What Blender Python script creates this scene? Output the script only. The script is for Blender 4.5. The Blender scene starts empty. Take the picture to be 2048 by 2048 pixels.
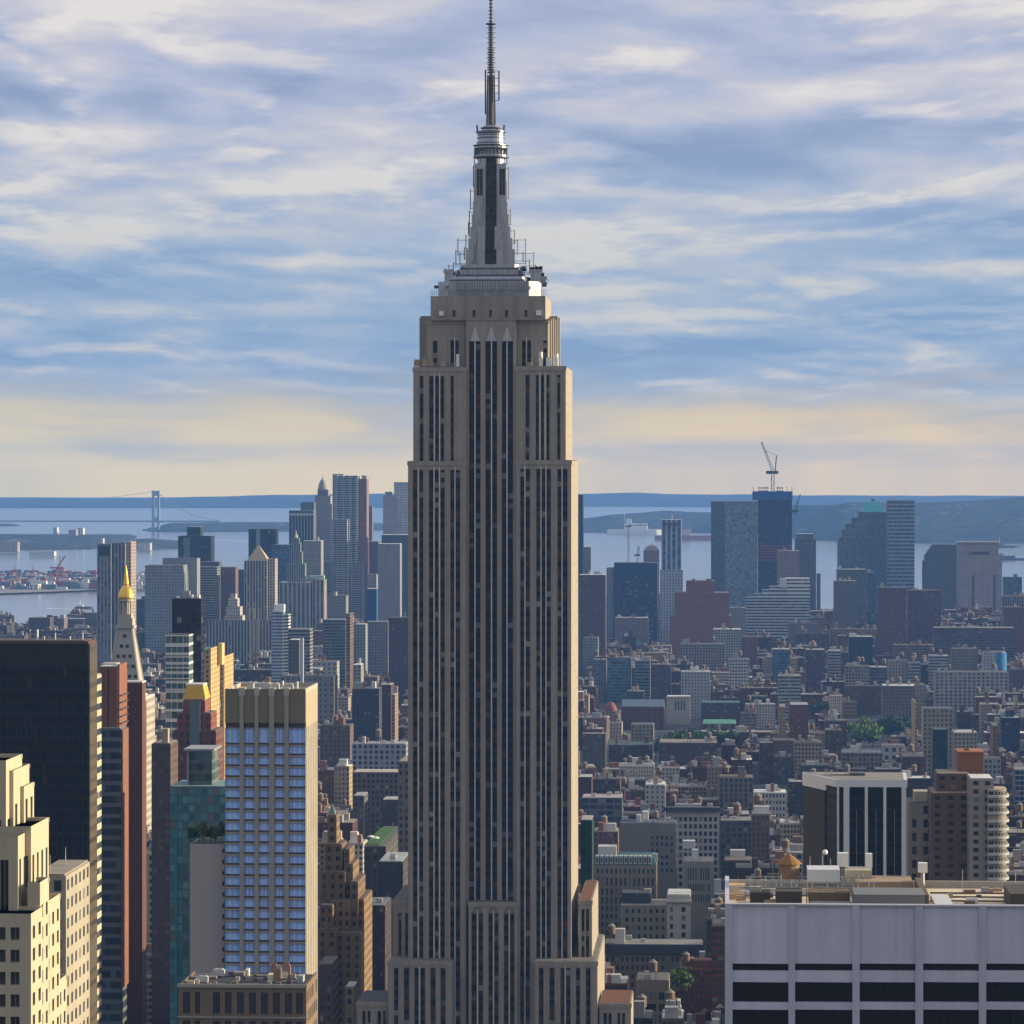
import bpy, math, random
import numpy as np
from math import radians as R, sin, cos, tan, pi
random.seed(11)
rng = random.Random(5)
sc = bpy.context.scene
COL = sc.collection
# ---------------------------------------------------------------- camera
F = 7500.0; EYE = 939.0; H = 259.0
A = math.atan(426.0 / F); ca, sa = cos(A), sin(A)
cam = bpy.data.cameras.new("camera"); camo = bpy.data.objects.new("camera", cam); COL.objects.link(camo)
camo.location = (0, 0, H); camo.rotation_euler = (pi / 2, 0, A)
cam.sensor_width = 36.0; cam.lens = F / 2048 * 36.0; cam.shift_y = -(1024 - EYE) / 2048
cam.clip_start = 1.0; cam.clip_end = 200000.0
sc.camera = camo
# ---------------------------------------------------------------- light
SUN_EL, SUN_AZ = R(11.0), R(13.0)            # azimuth measured from +X towards +Y
sd = (cos(SUN_EL) * cos(SUN_AZ), cos(SUN_EL) * sin(SUN_AZ), sin(SUN_EL))
sun = bpy.data.lights.new("sun", 'SUN'); sun.energy = 5.0; sun.angle = R(0.5); sun.color = (1.0, 0.83, 0.52)
suno = bpy.data.objects.new("sun", sun); COL.objects.link(suno)
import mathutils
suno.rotation_euler = mathutils.Vector(sd).to_track_quat('Z', 'Y').to_euler()
suno.location = (3000, 800, 900)
sc.view_settings.view_transform = 'Standard'; sc.view_settings.look = 'None'
sc.view_settings.exposure = 0.80; sc.view_settings.gamma = 1.0; sc.view_settings.use_curve_mapping = False
cy = sc.cycles
cy.max_bounces = 5; cy.diffuse_bounces = 3; cy.glossy_bounces = 2; cy.transmission_bounces = 1
cy.volume_bounces = 0; cy.transparent_max_bounces = 4
cy.caustics_reflective = False; cy.caustics_refractive = False
cy.use_denoising = True
cy.sample_clamp_indirect = 4.0

class NT:
    """small helper for writing node trees"""
    def __init__(s, tree): s.t = tree; s.n = tree.nodes; s.l = tree.links
    def add(s, typ, **kw):
        n = s.n.new(typ)
        for k, v in kw.items():
            if k.startswith('i_'):
                key = k[2:]; key = int(key) if key.isdigit() else key.replace('_', ' ')
                s.put(n.inputs[key], v)
            else: setattr(n, k, v)
        return n
    def put(s, sock, v):
        if hasattr(v, 'is_output') or isinstance(v, bpy.types.NodeSocket): s.l.new(v, sock)
        else: sock.default_value = v
    def m(s, op, a, b=0.0, c=0.0, clamp=False):
        n = s.n.new('ShaderNodeMath'); n.operation = op; n.use_clamp = clamp
        s.put(n.inputs[0], a); s.put(n.inputs[1], b); s.put(n.inputs[2], c); return n.outputs[0]
    def mix(s, f, a, b, blend='MIX'):
        n = s.n.new('ShaderNodeMix'); n.data_type = 'RGBA'; n.blend_type = blend
        s.put(n.inputs[0], f)
        for i, v in ((6, a), (7, b)):
            if isinstance(v, tuple) and len(v) == 3: v = (*v, 1)
            s.put(n.inputs[i], v)
        return n.outputs[2]
    def ramp(s, f, stops, interp='LINEAR'):
        n = s.n.new('ShaderNodeValToRGB'); r = n.color_ramp; r.interpolation = interp
        while len(r.elements) < len(stops): r.elements.new(0.5)
        for e, (p, c) in zip(r.elements, stops):
            e.position = p; e.color = (*c, 1) if len(c) == 3 else c
        s.put(n.inputs[0], f); return n.outputs[0]
    def smooth(s, x, lo, hi):
        n = s.n.new('ShaderNodeMapRange'); n.interpolation_type = 'SMOOTHSTEP'
        s.put(n.inputs[0], x); n.inputs[1].default_value = lo; n.inputs[2].default_value = hi
        return n.outputs[0]

# ---------------------------------------------------------------- sky
world = bpy.data.worlds.new("World"); sc.world = world; world.use_nodes = True
w = NT(world.node_tree); w.n.clear()
sky = w.add('ShaderNodeTexSky', sky_type='NISHITA', sun_disc=False, sun_elevation=SUN_EL, sun_rotation=pi / 2 - SUN_AZ,
            altitude=200.0, air_density=1.0, dust_density=2.0, ozone_density=1.5)
tc = w.add('ShaderNodeTexCoord')
sp = w.add('ShaderNodeSeparateXYZ', i_0=tc.outputs['Generated'])
dx, dy, dz = sp.outputs
el = w.m('MAXIMUM', dz, 0.0)
azm = w.m('DIVIDE', dx, w.m('ADD', w.m('ABSOLUTE', dy), 0.15))
u = w.m('DIVIDE', azm, w.m('ADD', el, 0.10)); v = w.m('LOGARITHM', w.m('ADD', el, 0.035), 2.718)
pc = w.add('ShaderNodeCombineXYZ', i_0=w.m('MULTIPLY', u, 2.5), i_1=w.m('MULTIPLY', v, 5.6), i_2=w.m('MULTIPLY', dy, 0.5)).outputs[0]
def wn(vec, scale, detail, rough, dist=0.0, lac=2.0):
    return w.add('ShaderNodeTexNoise', i_Vector=vec, i_Scale=scale, i_Detail=detail, i_Roughness=rough, i_Distortion=dist, i_Lacunarity=lac).outputs[0]
def shift(vec, off):
    return w.add('ShaderNodeVectorMath', operation='ADD', i_0=vec, i_1=off).outputs[0]
big = wn(shift(pc, (1.7, 4.4, 0)), 0.42, 2.0, 0.5)
pcw = w.add('ShaderNodeVectorMath', operation='MULTIPLY_ADD', i_0=w.add('ShaderNodeTexNoise', i_Vector=pc, i_Scale=0.8, i_Detail=1.5).outputs['Color'],
            i_1=(0.5, 0.5, 0.0), i_2=pc).outputs[0]
mid = wn(pcw, 0.85, 6.0, 0.52)
midoff = wn(shift(pcw, (0.10, -0.34, 0.0)), 0.85, 5.0, 0.50)
fine = wn(shift(pcw, (9.0, 2.0, 0)), 3.6, 6.0, 0.6)
relief = w.m('SUBTRACT', mid, midoff)
dens = w.m('ADD', w.m('ADD', w.m('MULTIPLY', big, 0.62), w.m('MULTIPLY', mid, 0.78)), w.m('MULTIPLY', fine, 0.27))
dens = w.m('ADD', dens, w.m('MULTIPLY', relief, 1.0))
puff = wn(shift(pcw, (4.0, 11.0, 0)), 1.25, 7.0, 0.55)
puffup = wn(shift(pcw, (4.03, 11.16, 0)), 1.25, 4.0, 0.5)
rim = w.m('MULTIPLY', w.smooth(puff, 0.47, 0.56), w.m('SUBTRACT', 1.0, w.smooth(puffup, 0.49, 0.60)))
under = w.m('MULTIPLY', w.smooth(puffup, 0.47, 0.58), w.m('SUBTRACT', 1.0, w.smooth(puff, 0.45, 0.58)))
dens = w.m('ADD', dens, w.m('SUBTRACT', w.m('MULTIPLY', rim, 0.20), w.m('MULTIPLY', under, 0.10)))
dens = w.m('ADD', w.m('SUBTRACT', w.m('MULTIPLY_ADD', w.m('SUBTRACT', dens, 0.85), 1.12, 0.80), 0.29), w.m('MULTIPLY', w.m('SUBTRACT', el, 0.06), 0.9))
# clouds get brighter and mauver high in view, bluer lower down
cl_hi = w.ramp(dens, [(0.20, (0.285, 0.365, 0.57)), (0.36, (0.365, 0.435, 0.62)), (0.50, (0.46, 0.515, 0.69)), (0.64, (0.605, 0.60, 0.69)), (0.84, (0.83, 0.78, 0.76))])
cl_lo = w.ramp(dens, [(0.20, (0.25, 0.385, 0.60)), (0.36, (0.315, 0.445, 0.64)), (0.52, (0.405, 0.505, 0.66)), (0.66, (0.52, 0.575, 0.66)), (0.85, (0.69, 0.68, 0.66))])
cl = w.mix(w.smooth(el, 0.045, 0.105), cl_lo, cl_hi)
# hazy warm band low over the horizon, warmer towards the sun
az = w.m('DIVIDE', dx, w.m('ADD', w.m('ABSOLUTE', dy), 0.3))
glow = w.ramp(w.m('MULTIPLY', el, 12.5), [(0.0, (2.0, 1.38, 0.22)), (0.07, (1.58, 1.14, 0.28)), (0.15, (1.04, 0.82, 0.40)), (0.25, (0.76, 0.66, 0.46)), (0.42, (0.55, 0.54, 0.53))])
warm = w.mix(w.smooth(az, -0.22, 0.10), glow, w.mix(1.0, glow, (1.16, 1.02, 0.80), 'MULTIPLY'))
warm = w.mix(w.m('MULTIPLY', w.smooth(mid, 0.42, 0.62), 0.32), warm, (0.45, 0.46, 0.50))
band = w.m('ADD', el, w.m('MULTIPLY', w.m('SUBTRACT', mid, 0.5), 0.030))
low = w.mix(w.smooth(band, 0.009, 0.029), warm, cl)
# bright veil added overhead, out of view, to lift the ambient light
low = w.mix(w.smooth(el, 0.16, 0.5), low, w.mix(w.smooth(mid, 0.35, 0.65), (0.54, 0.58, 0.70), (0.88, 0.85, 0.80)))
# behind the camera the deck opens to clear sky
cover = w.m('MULTIPLY', w.smooth(dy, -0.6, 0.3), 0.93)
cover = w.m('MAXIMUM', cover, w.m('MULTIPLY', w.smooth(dens, 0.42, 0.6), 0.75))
b1 = w.add('ShaderNodeBackground', i_0=sky.outputs[0], i_1=0.064)
b2 = w.add('ShaderNodeBackground', i_0=low, i_1=0.575)
ms = w.add('ShaderNodeMixShader', i_0=cover, i_1=b1.outputs[0], i_2=b2.outputs[0])
wo = w.add('ShaderNodeOutputWorld'); w.l.new(ms.outputs[0], wo.inputs[0])

# ---------------------------------------------------------------- photo geometry -> real places
def ray(px):
    t = (px - 1024.0) / F
    return -sa + t * ca, ca + t * sa
def XX(px, Y):
    a, b = ray(px); return Y / b * a
def ZZ(px, py, Y):
    return H - (py - EYE) / F * (Y / ray(px)[1])
def GY(px, py):                       # ground distance seen at a pixel
    return H * F / (py - EYE) * ray(px)[1]
def proj(x, y, z):
    d = -x * sa + y * ca; r = x * ca + y * sa
    return 1024 + F * r / d, EYE - F * (z - H) / d

# ---------------------------------------------------------------- mesh builder
class MB:
    def __init__(s): s.v = []; s.f = []; s.uv = []; s.mi = []
    def face(s, pts, uvs=None, mi=0):
        b = len(s.v); s.v += [tuple(p) for p in pts]; s.f.append(tuple(range(b, b + len(pts))))
        s.uv += uvs if uvs else [(0.0, 0.0)] * len(pts); s.mi.append(mi)
    def box(s, x0, x1, y0, y1, z0, z1, mi=0, bay=None, fl=None, top=True, skip=''):
        """closed box; with bay/fl the sides get facade coordinates counted in bays and floors"""
        def side(p, q, tag):
            if tag in skip: return
            L = math.dist(p, q); uv = None
            if bay:
                n = max(1, round(L / bay)); hh = max(1, round((z1 - z0) / fl)) if (z1 - z0) < 30 * fl else (z1 - z0) / fl
                uv = [(0, hh), (n, hh), (n, 0), (0, 0)]
            s.face([(p[0], p[1], z0), (q[0], q[1], z0), (q[0], q[1], z1), (p[0], p[1], z1)], uv, mi)
        side((x0, y0), (x1, y0), 'f'); side((x1, y0), (x1, y1), 'r'); side((x1, y1), (x0, y1), 'b'); side((x0, y1), (x0, y0), 'l')
        if top and 't' not in skip: s.face([(x0, y0, z1), (x1, y0, z1), (x1, y1, z1), (x0, y1, z1)], None, mi)
        if 'd' not in skip: s.face([(x0, y1, z0), (x1, y1, z0), (x1, y0, z0), (x0, y0, z0)], None, mi)
        return s
    def prism(s, poly, z0, z1, mi=0, top=None, bay=None, fl=None, cap=True):
        """poly counter-clockwise; top = second outline for tapering"""
        tp = top or poly; n = len(poly)
        for i in range(n):
            p, q, p2, q2 = poly[i], poly[(i + 1) % n], tp[i], tp[(i + 1) % n]
            uv = None
            if bay:
                k = max(1, round(math.dist(p, q) / bay)); h = (z1 - z0) / fl
                uv = [(0, h), (k, h), (k, 0), (0, 0)]
            if math.dist(p2, q2) < 1e-6: s.face([(*p, z0), (*q, z0), (*p2, z1)], uv[:3] if uv else None, mi)
            else: s.face([(*p, z0), (*q, z0), (*q2, z1), (*p2, z1)], uv, mi)
        if cap and math.dist(tp[0], tp[n // 2]) > 1e-6: s.face([(*p, z1) for p in tp], None, mi)
        s.face([(*p, z0) for p in reversed(poly)], None, mi)
        return s
    def ring(s, cx, cy, r0, r1, z0, z1, n=16, mi=0, cap=True):
        a = [(cx + r0 * cos(2 * pi * i / n), cy + r0 * sin(2 * pi * i / n)) for i in range(n)]
        b = [(cx + r1 * cos(2 * pi * i / n), cy + r1 * sin(2 * pi * i / n)) for i in range(n)]
        return s.prism(a, z0, z1, mi, b, cap=cap)
    def lathe(s, cx, cy, prof, n=16, mi=0):
        for (r0, z0), (r1, z1) in zip(prof, prof[1:]):
            for i in range(n):
                t0, t1 = 2 * pi * i / n, 2 * pi * (i + 1) / n
                p = [(cx + r * cos(t), cy + r * sin(t), z) for r, t, z in ((r0, t0, z0), (r0, t1, z0), (r1, t1, z1), (r1, t0, z1))]
                if r1 < 1e-5: p = p[:3]
                if r0 < 1e-5: p = [p[0], p[2], p[3]]
                s.face(p, None, mi)
        return s
    def tube(s, p, q, r, n=6, mi=0, r2=None):
        p = mathutils.Vector(p); q = mathutils.Vector(q); d = (q - p)
        if d.length < 1e-6: return s
        d.normalize(); a = d.orthogonal().normalized(); b = d.cross(a); r2 = r if r2 is None else r2
        P = [p + r * (a * cos(2 * pi * i / n) + b * sin(2 * pi * i / n)) for i in range(n)]
        Q = [q + r2 * (a * cos(2 * pi * i / n) + b * sin(2 * pi * i / n)) for i in range(n)]
        for i in range(n):
            j = (i + 1) % n; s.face([P[i], P[j], Q[j], Q[i]], None, mi)
        s.face(list(reversed(P)), None, mi); s.face(Q, None, mi)
        return s
    def mesh(s, name, mats, off=(0, 0, 0)):
        me = bpy.data.meshes.new(name)
        v = np.array(s.v, dtype=np.float64).reshape(-1, 3) - np.array(off)
        me.from_pydata([tuple(x) for x in v], [], s.f)
        l = me.uv_layers.new(name="UVMap"); l.data.foreach_set('uv', np.array(s.uv, dtype=np.float32).ravel())
        for m_ in (mats if isinstance(mats, (list, tuple)) else [mats]): me.materials.append(m_)
        if any(s.mi): me.polygons.foreach_set('material_index', s.mi)
        return me

def tag(o, label=None, cat=None, group=None, kind=None):
    if label: o['label'] = label
    if cat: o['category'] = cat
    if group: o['group'] = group
    if kind: o['kind'] = kind
    return o
LANDMARKS = []                         # (px centre, py top, short phrase) for telling plain houses apart
FOOT = []                              # footprints taken: x0,x1,y0,y1
BOXES = []                             # boxes for the visibility count
def thing(name, label, cat, loc, group=None):
    o = bpy.data.objects.new(name, None); COL.objects.link(o); o.location = loc; o.empty_display_size = 2
    return tag(o, label, cat, group)
def part(mb, name, mats, parent=None, color=None, root=None):
    off = (0, 0, 0)
    if parent is not None:
        q = parent
        while q is not None: off = tuple(a + b for a, b in zip(off, q.location)); q = q.parent
    me = mb.mesh(name, mats, off)
    o = bpy.data.objects.new(name, me); COL.objects.link(o)
    if parent is not None: o.parent = parent
    if color: o.color = (*color, 1)
    return o
def link(name, me, parent, loc, color=None):
    """another copy of a shared mesh as a part; loc is local to the parent"""
    o = bpy.data.objects.new(name, me); COL.objects.link(o); o.parent = parent; o.location = loc
    if color: o.color = (*color, 1)
    return o

# ---------------------------------------------------------------- materials
MATS = {}
def mat(key, base, rough=0.85, spec=0.3, metallic=0.0, var=0.25, scale=0.12, streak=0.0, objcol=False, emit=None):
    k = (key,)
    if k in MATS: return MATS[k]
    m_ = bpy.data.materials.new(key); m_.use_nodes = True; t = NT(m_.node_tree)
    b = t.n['Principled BSDF']; tcx = t.add('ShaderNodeTexCoord')
    n = t.add('ShaderNodeTexNoise', i_Vector=tcx.outputs['Object'], i_Scale=scale, i_Detail=6.0, i_Roughness=0.6).outputs[0]
    c = t.add('ShaderNodeObjectInfo').outputs['Color'] if objcol else (*base, 1)
    f = t.m('MULTIPLY_ADD', n, 2 * var, 1 - var)
    if streak:
        mp = t.add('ShaderNodeMapping', i_Vector=tcx.outputs['Object']); mp.inputs['Scale'].default_value = (1.1, 1.1, 0.03)
        s_ = t.add('ShaderNodeTexNoise', i_Vector=mp.outputs[0], i_Scale=0.8, i_Detail=4.0).outputs[0]
        f = t.m('MULTIPLY', f, t.m('MULTIPLY_ADD', s_, 2 * streak, 1 - streak))
    g = t.add('ShaderNodeCombineXYZ', i_0=f, i_1=f, i_2=f).outputs[0]
    cc = t.mix(1.0, c, g, 'MULTIPLY')
    t.l.new(cc, b.inputs['Base Color'])
    b.inputs['Roughness'].default_value = rough; b.inputs['Specular IOR Level'].default_value = spec; b.inputs['Metallic'].default_value = metallic
    MATS[k] = m_; return m_
def facade(wf, hf, glass=(0.035, 0.04, 0.05), blind=0.10, span=None, gr=0.3, spec=0.25, var=0.28, blindc=(0.21, 0.20, 0.185), warmp=0.0):
    """wall in the object's own colour with a grid of windows counted in the mesh's bay / floor coordinates"""
    k = ('fac', wf, hf, glass, blind, span, gr, spec, blindc, warmp)
    if k in MATS: return MATS[k]
    m_ = bpy.data.materials.new("facade"); m_.use_nodes = True; t = NT(m_.node_tree); b = t.n['Principled BSDF']
    uv = t.add('ShaderNodeUVMap'); s_ = t.add('ShaderNodeSeparateXYZ', i_0=uv.outputs[0])
    fu, fv = (t.m('ABSOLUTE', t.m('SUBTRACT', t.m('FRACT', s_.outputs[i]), 0.5)) for i in (0, 1))
    mu = t.m('LESS_THAN', fu, min(wf, 0.999) / 2); mv = t.m('LESS_THAN', fv, min(hf, 0.999) / 2)
    msk = t.m('MULTIPLY', mu, mv)
    oi = t.add('ShaderNodeObjectInfo')
    cell = t.add('ShaderNodeCombineXYZ', i_0=t.m('FLOOR', s_.outputs[0]), i_1=t.m('FLOOR', s_.outputs[1]), i_2=t.m('MULTIPLY', oi.outputs['Random'], 97.0))
    wn_ = t.add('ShaderNodeTexWhiteNoise', noise_dimensions='3D', i_0=cell.outputs[0])
    rnd = wn_.outputs['Value']; rc = t.add('ShaderNodeSeparateColor', i_0=wn_.outputs['Color'])
    g = t.m('MULTIPLY_ADD', rc.outputs[0], 1.1, 0.45)
    gl = t.mix(1.0, (*glass, 1), t.add('ShaderNodeCombineXYZ', i_0=g, i_1=g, i_2=g).outputs[0], 'MULTIPLY')
    gl = t.mix(t.m('MULTIPLY', t.m('LESS_THAN', rnd, blind), t.m('MULTIPLY_ADD', rc.outputs[1], 0.7, 0.3)), gl, (*blindc, 1))
    if warmp: gl = t.mix(t.m('GREATER_THAN', rnd, 1 - warmp), gl, (0.10, 0.045, 0.035, 1))
    tcx = t.add('ShaderNodeTexCoord')
    n = t.add('ShaderNodeTexNoise', i_Vector=tcx.outputs['Object'], i_Scale=0.07, i_Detail=7.0, i_Roughness=0.62).outputs[0]
    mp = t.add('ShaderNodeMapping', i_Vector=tcx.outputs['Object']); mp.inputs['Scale'].default_value = (0.5, 0.5, 0.02)
    n2 = t.add('ShaderNodeTexNoise', i_Vector=mp.outputs[0], i_Scale=1.0, i_Detail=3.0).outputs[0]
    f = t.m('MULTIPLY', t.m('MULTIPLY_ADD', n, 2 * var, 1 - var), t.m('MULTIPLY_ADD', n2, 0.3, 0.85))
    wc = t.mix(1.0, oi.outputs['Color'], t.add('ShaderNodeCombineXYZ', i_0=f, i_1=f, i_2=f).outputs[0], 'MULTIPLY')
    if span: wc = t.mix(mu, wc, (*span, 1))
    t.l.new(t.mix(msk, wc, gl), b.inputs['Base Color'])
    t.l.new(t.m('MULTIPLY_ADD', msk, gr - 0.88, 0.88), b.inputs['Roughness'])
    t.l.new(t.m('MULTIPLY_ADD', msk, spec - 0.25, 0.25), b.inputs['Specular IOR Level'])
    MATS[k] = m_; return m_
def pane(key, col, var=0.5, rough=0.18, spec=0.5, blind=0.0, blindc=(0.4, 0.38, 0.34), metallic=0.0):
    """window glass: each copy a little different"""
    k = ('pane', key)
    if k in MATS: return MATS[k]
    m_ = bpy.data.materials.new(key); m_.use_nodes = True; t = NT(m_.node_tree); b = t.n['Principled BSDF']
    oi = t.add('ShaderNodeObjectInfo'); wn_ = t.add('ShaderNodeTexWhiteNoise', noise_dimensions='1D'); t.l.new(oi.outputs['Random'], wn_.inputs['W'])
    rc = t.add('ShaderNodeSeparateColor', i_0=wn_.outputs['Color'])
    tcx = t.add('ShaderNodeTexCoord'); no = t.add('ShaderNodeTexNoise', i_Vector=tcx.outputs['Object'], i_Scale=0.5, i_Detail=3.0).outputs[0]
    f = t.m('MULTIPLY', t.m('MULTIPLY_ADD', rc.outputs[0], var * 2, 1 - var), t.m('MULTIPLY_ADD', no, 0.6, 0.7))
    c = t.mix(1.0, (*col, 1), t.add('ShaderNodeCombineXYZ', i_0=f, i_1=f, i_2=f).outputs[0], 'MULTIPLY')
    if blind: c = t.mix(t.m('LESS_THAN', rc.outputs[1], blind), c, (*blindc, 1))
    t.l.new(c, b.inputs['Base Color']); b.inputs['Roughness'].default_value = rough; b.inputs['Specular IOR Level'].default_value = spec
    b.inputs['Metallic'].default_value = metallic
    MATS[k] = m_; return m_

# colours (real-world base colours)
C = dict(cream=(.42, .372, .28), lime=(.30, .264, .228), tan=(.26, .20, .14), brick=(.20, .085, .06), brown=(.15, .09, .065), umber=(.09, .06, .05),
         dark=(.028, .027, .03), white=(.66, .66, .66), pale=(.46, .46, .46), grey=(.27, .27, .28), slate=(.13, .14, .16), rose=(.26, .15, .14),
         blue=(.07, .12, .22), teal=(.10, .26, .28), sand=(.46, .38, .27), orange=(.42, .17, .06), plum=(.13, .085, .10), olive=(.2, .19, .14))
WALL = mat('painted_wall', (1, 1, 1), objcol=True, var=0.22, streak=0.12)
ROOF = mat('tar_roof', (1, 1, 1), objcol=True, var=0.45, scale=0.18, rough=0.95)
METAL = mat('weathered_steel', (.30, .31, .33), rough=0.5, metallic=0.3)
DARKM = mat('dark_metal', (.06, .06, .065), rough=0.6)
WHITEM = mat('white_enamel', (.75, .75, .74), rough=0.5, var=0.08)
WOOD = mat('tank_cedar', (.16, .105, .07), var=0.4, scale=0.6)
FS = facade(.45, .55); FSW = facade(.6, .6); FR = facade(.999, .5); FV = facade(.55, .999, span=None); FB = facade(.35, .48, blind=.06)
FG = facade(.9, .8, glass=(.06, .10, .16), blind=.04, gr=.15); FD = facade(.86, .7, glass=(.012, .012, .015), blind=.02)
FBLANK = WALL
ROOFC = [(.07, .07, .075), (.12, .115, .11), (.2, .195, .19), (.16, .12, .10), (.36, .36, .36), (.09, .10, .12), (.6, .6, .6), (.25, .22, .19), (.3, .3, .32)]

# shared roof furniture
def _tank():
    m_ = MB()
    for sx in (-1, 1):
        for sy in (-1, 1): m_.tube((sx * 1.3, sy * 1.3, 0), (sx * 1.3, sy * 1.3, 3.2), .16, 4, 1)
    m_.box(-1.7, 1.7, -1.7, 1.7, 3.2, 3.45, 1)
    m_.lathe(0, 0, [(1.85, 3.45), (1.95, 5.5), (1.85, 7.4)], 12, 0); m_.lathe(0, 0, [(2.15, 7.35), (0, 8.9)], 12, 2)
    return m_.mesh('water_tank', [WOOD, DARKM, mat('tank_roof', (.22, .2, .18))])
TANK = _tank()
def _box(n, w_, d_, h_, m_): return MB().box(-w_ / 2, w_ / 2, -d_ / 2, d_ / 2, 0, h_).mesh(n, m_)
BULK = [_box('bulkhead', 2.4, 4, 5.5, WALL), _box('bulkhead', 3, 7, 4.5, WALL), _box('bulkhead', 5, 6, 4, WALL), _box('bulkhead', 7.5, 5, 3.4, WALL), _box('bulkhead', 4, 4, 6, WALL)]
def _ac():
    m_ = MB().box(-1.5, 1.5, -1, 1, .35, 1.9); m_.ring(-.7, 0, .55, .55, 1.9, 2.2, 8); m_.ring(.7, 0, .55, .55, 1.9, 2.2, 8)
    for sx in (-1.3, 1.3): m_.box(sx - .1, sx + .1, -.9, .9, 0, .35)
    return m_.mesh('air_conditioner', mat('galvanised', (.42, .42, .42), rough=.5, spec=.3))
ACU = _ac()
def _chim(): return MB().box(-.9, .9, -.6, .6, 0, 3.2).box(-.6, -.1, -.3, .3, 3.2, 3.9).box(.1, .6, -.3, .3, 3.2, 3.9).mesh('chimney', mat('chimney_brick', (.26, .16, .12)))
CHIM = _chim()

def roof_bits(root, x0, x1, y0, y1, z, r, tanks=0, bulks=1, acs=0, chims=0, col=(.3, .28, .26)):
    """local furniture of one roof; coordinates in the world"""
    L = root.location
    host = ([q for q in root.children if q.name.split('.')[0] == 'roof'] or [root])[-1]
    def put(n, me, c=None, mg=3.0):
        if x1 - x0 < 2 * mg + .5 or y1 - y0 < 2 * mg + .5: mg = min(x1 - x0, y1 - y0) * .3
        o = link(n, me, host, (r.uniform(x0 + mg, x1 - mg) - L[0], r.uniform(y0 + mg, y1 - mg) - L[1], z - L[2]), c)
        s_ = r.uniform(.8, 1.2); o.scale = (s_, s_, s_); return o
    for _ in range(bulks): put('bulkhead', r.choice(BULK), r.choice([(lambda f_: tuple(c * f_ for c in col))(r.uniform(.7, 1.6)), (.5, .5, .49), (.36, .30, .22), (.3, .3, .32), (.22, .12, .09)]), 4.0)
    for _ in range(tanks): put('water_tank', TANK)
    for _ in range(acs): put('air_conditioner', ACU, None, 2.2)
    for _ in range(chims): put('chimney', CHIM, None, 1.2)

def note(x0, x1, y0, y1, z, key): FOOT.append((x0, x1, y0, y1)); BOXES.append((x0, x1, y0, y1, z, key))
def tier(root, pl, pr, pt, Y, depth, col, fm=FS, bay=3.2, fl=3.4, z0=0.0, roof=None, name='wall', pb=None, top=True, front=True, foot=True):
    """one box-shaped storey group of a building, given by its front face in the photograph and its distance"""
    x0, x1 = XX(pl, Y), XX(pr, Y); pm = (pl + pr) / 2
    z1 = ZZ(pm, pt, Y); zb = ZZ(pm, pb, Y) if pb else z0
    m_ = MB().box(x0, x1, Y, Y + depth, zb, z1, bay=bay, fl=fl, skip='' if front else 'f')
    o = part(m_, name, fm, root, col)
    if top:
        rc = roof or rng.choice(ROOFC)
        q = min(.5, (x1 - x0) * .05)
        part(MB().box(x0 + q, x1 - q, Y + q, Y + depth - q, z1 + .01, z1 + .35), 'roof', ROOF, root, rc)
    if foot: note(x0, x1, Y, Y + depth, z1, 'n')
    return o, (x0, x1, Y, Y + depth, zb, z1)
DULL = .78                             # even factor darkening the listed wall colours
def bld(name, label, cat, pl, pr, pt, Y, depth, col, fm=FS, bay=3.2, fl=3.4, roof=None, group=None, tanks=0, bulks=0, acs=0, chims=0, short=None):
    xm = XX((pl + pr) / 2, Y)
    root = thing(name, label, cat, (xm, Y, 0), group)
    c = C[col] if isinstance(col, str) else tuple(q * DULL for q in col)
    _, d = tier(root, pl, pr, pt, Y, depth, c, fm, bay, fl, roof=roof)
    roof_bits(root, d[0], d[1], d[2], d[3], d[5] + .35, rng, tanks, bulks, acs, chims, c)
    if short: LANDMARKS.append(((pl + pr) / 2, pt, short))
    return root, d
def pxbox(root, name, pl, pr, pt, pb, Y, depth, m_, col=None, mb=None):
    """small box part between two photo heights"""
    x0, x1 = XX(pl, Y), XX(pr, Y); pm = (pl + pr) / 2
    q = MB().box(x0, x1, Y, Y + depth, ZZ(pm, pb, Y), ZZ(pm, pt, Y))
    return part(q, name, m_, root, col)
def LY(pt, h):
    """distance at which a roof of height h shows at photo height pt"""
    return (H - h) * F / (pt - EYE)
def mast(root, px, pt, pb, Y, r=.25, name='mast', m_=None):
    return part(MB().tube((XX(px, Y), Y, ZZ(px, pb, Y)), (XX(px, Y), Y, ZZ(px, pt, Y)), r, 6, r2=r * .5), name, m_ or METAL, root)
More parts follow.
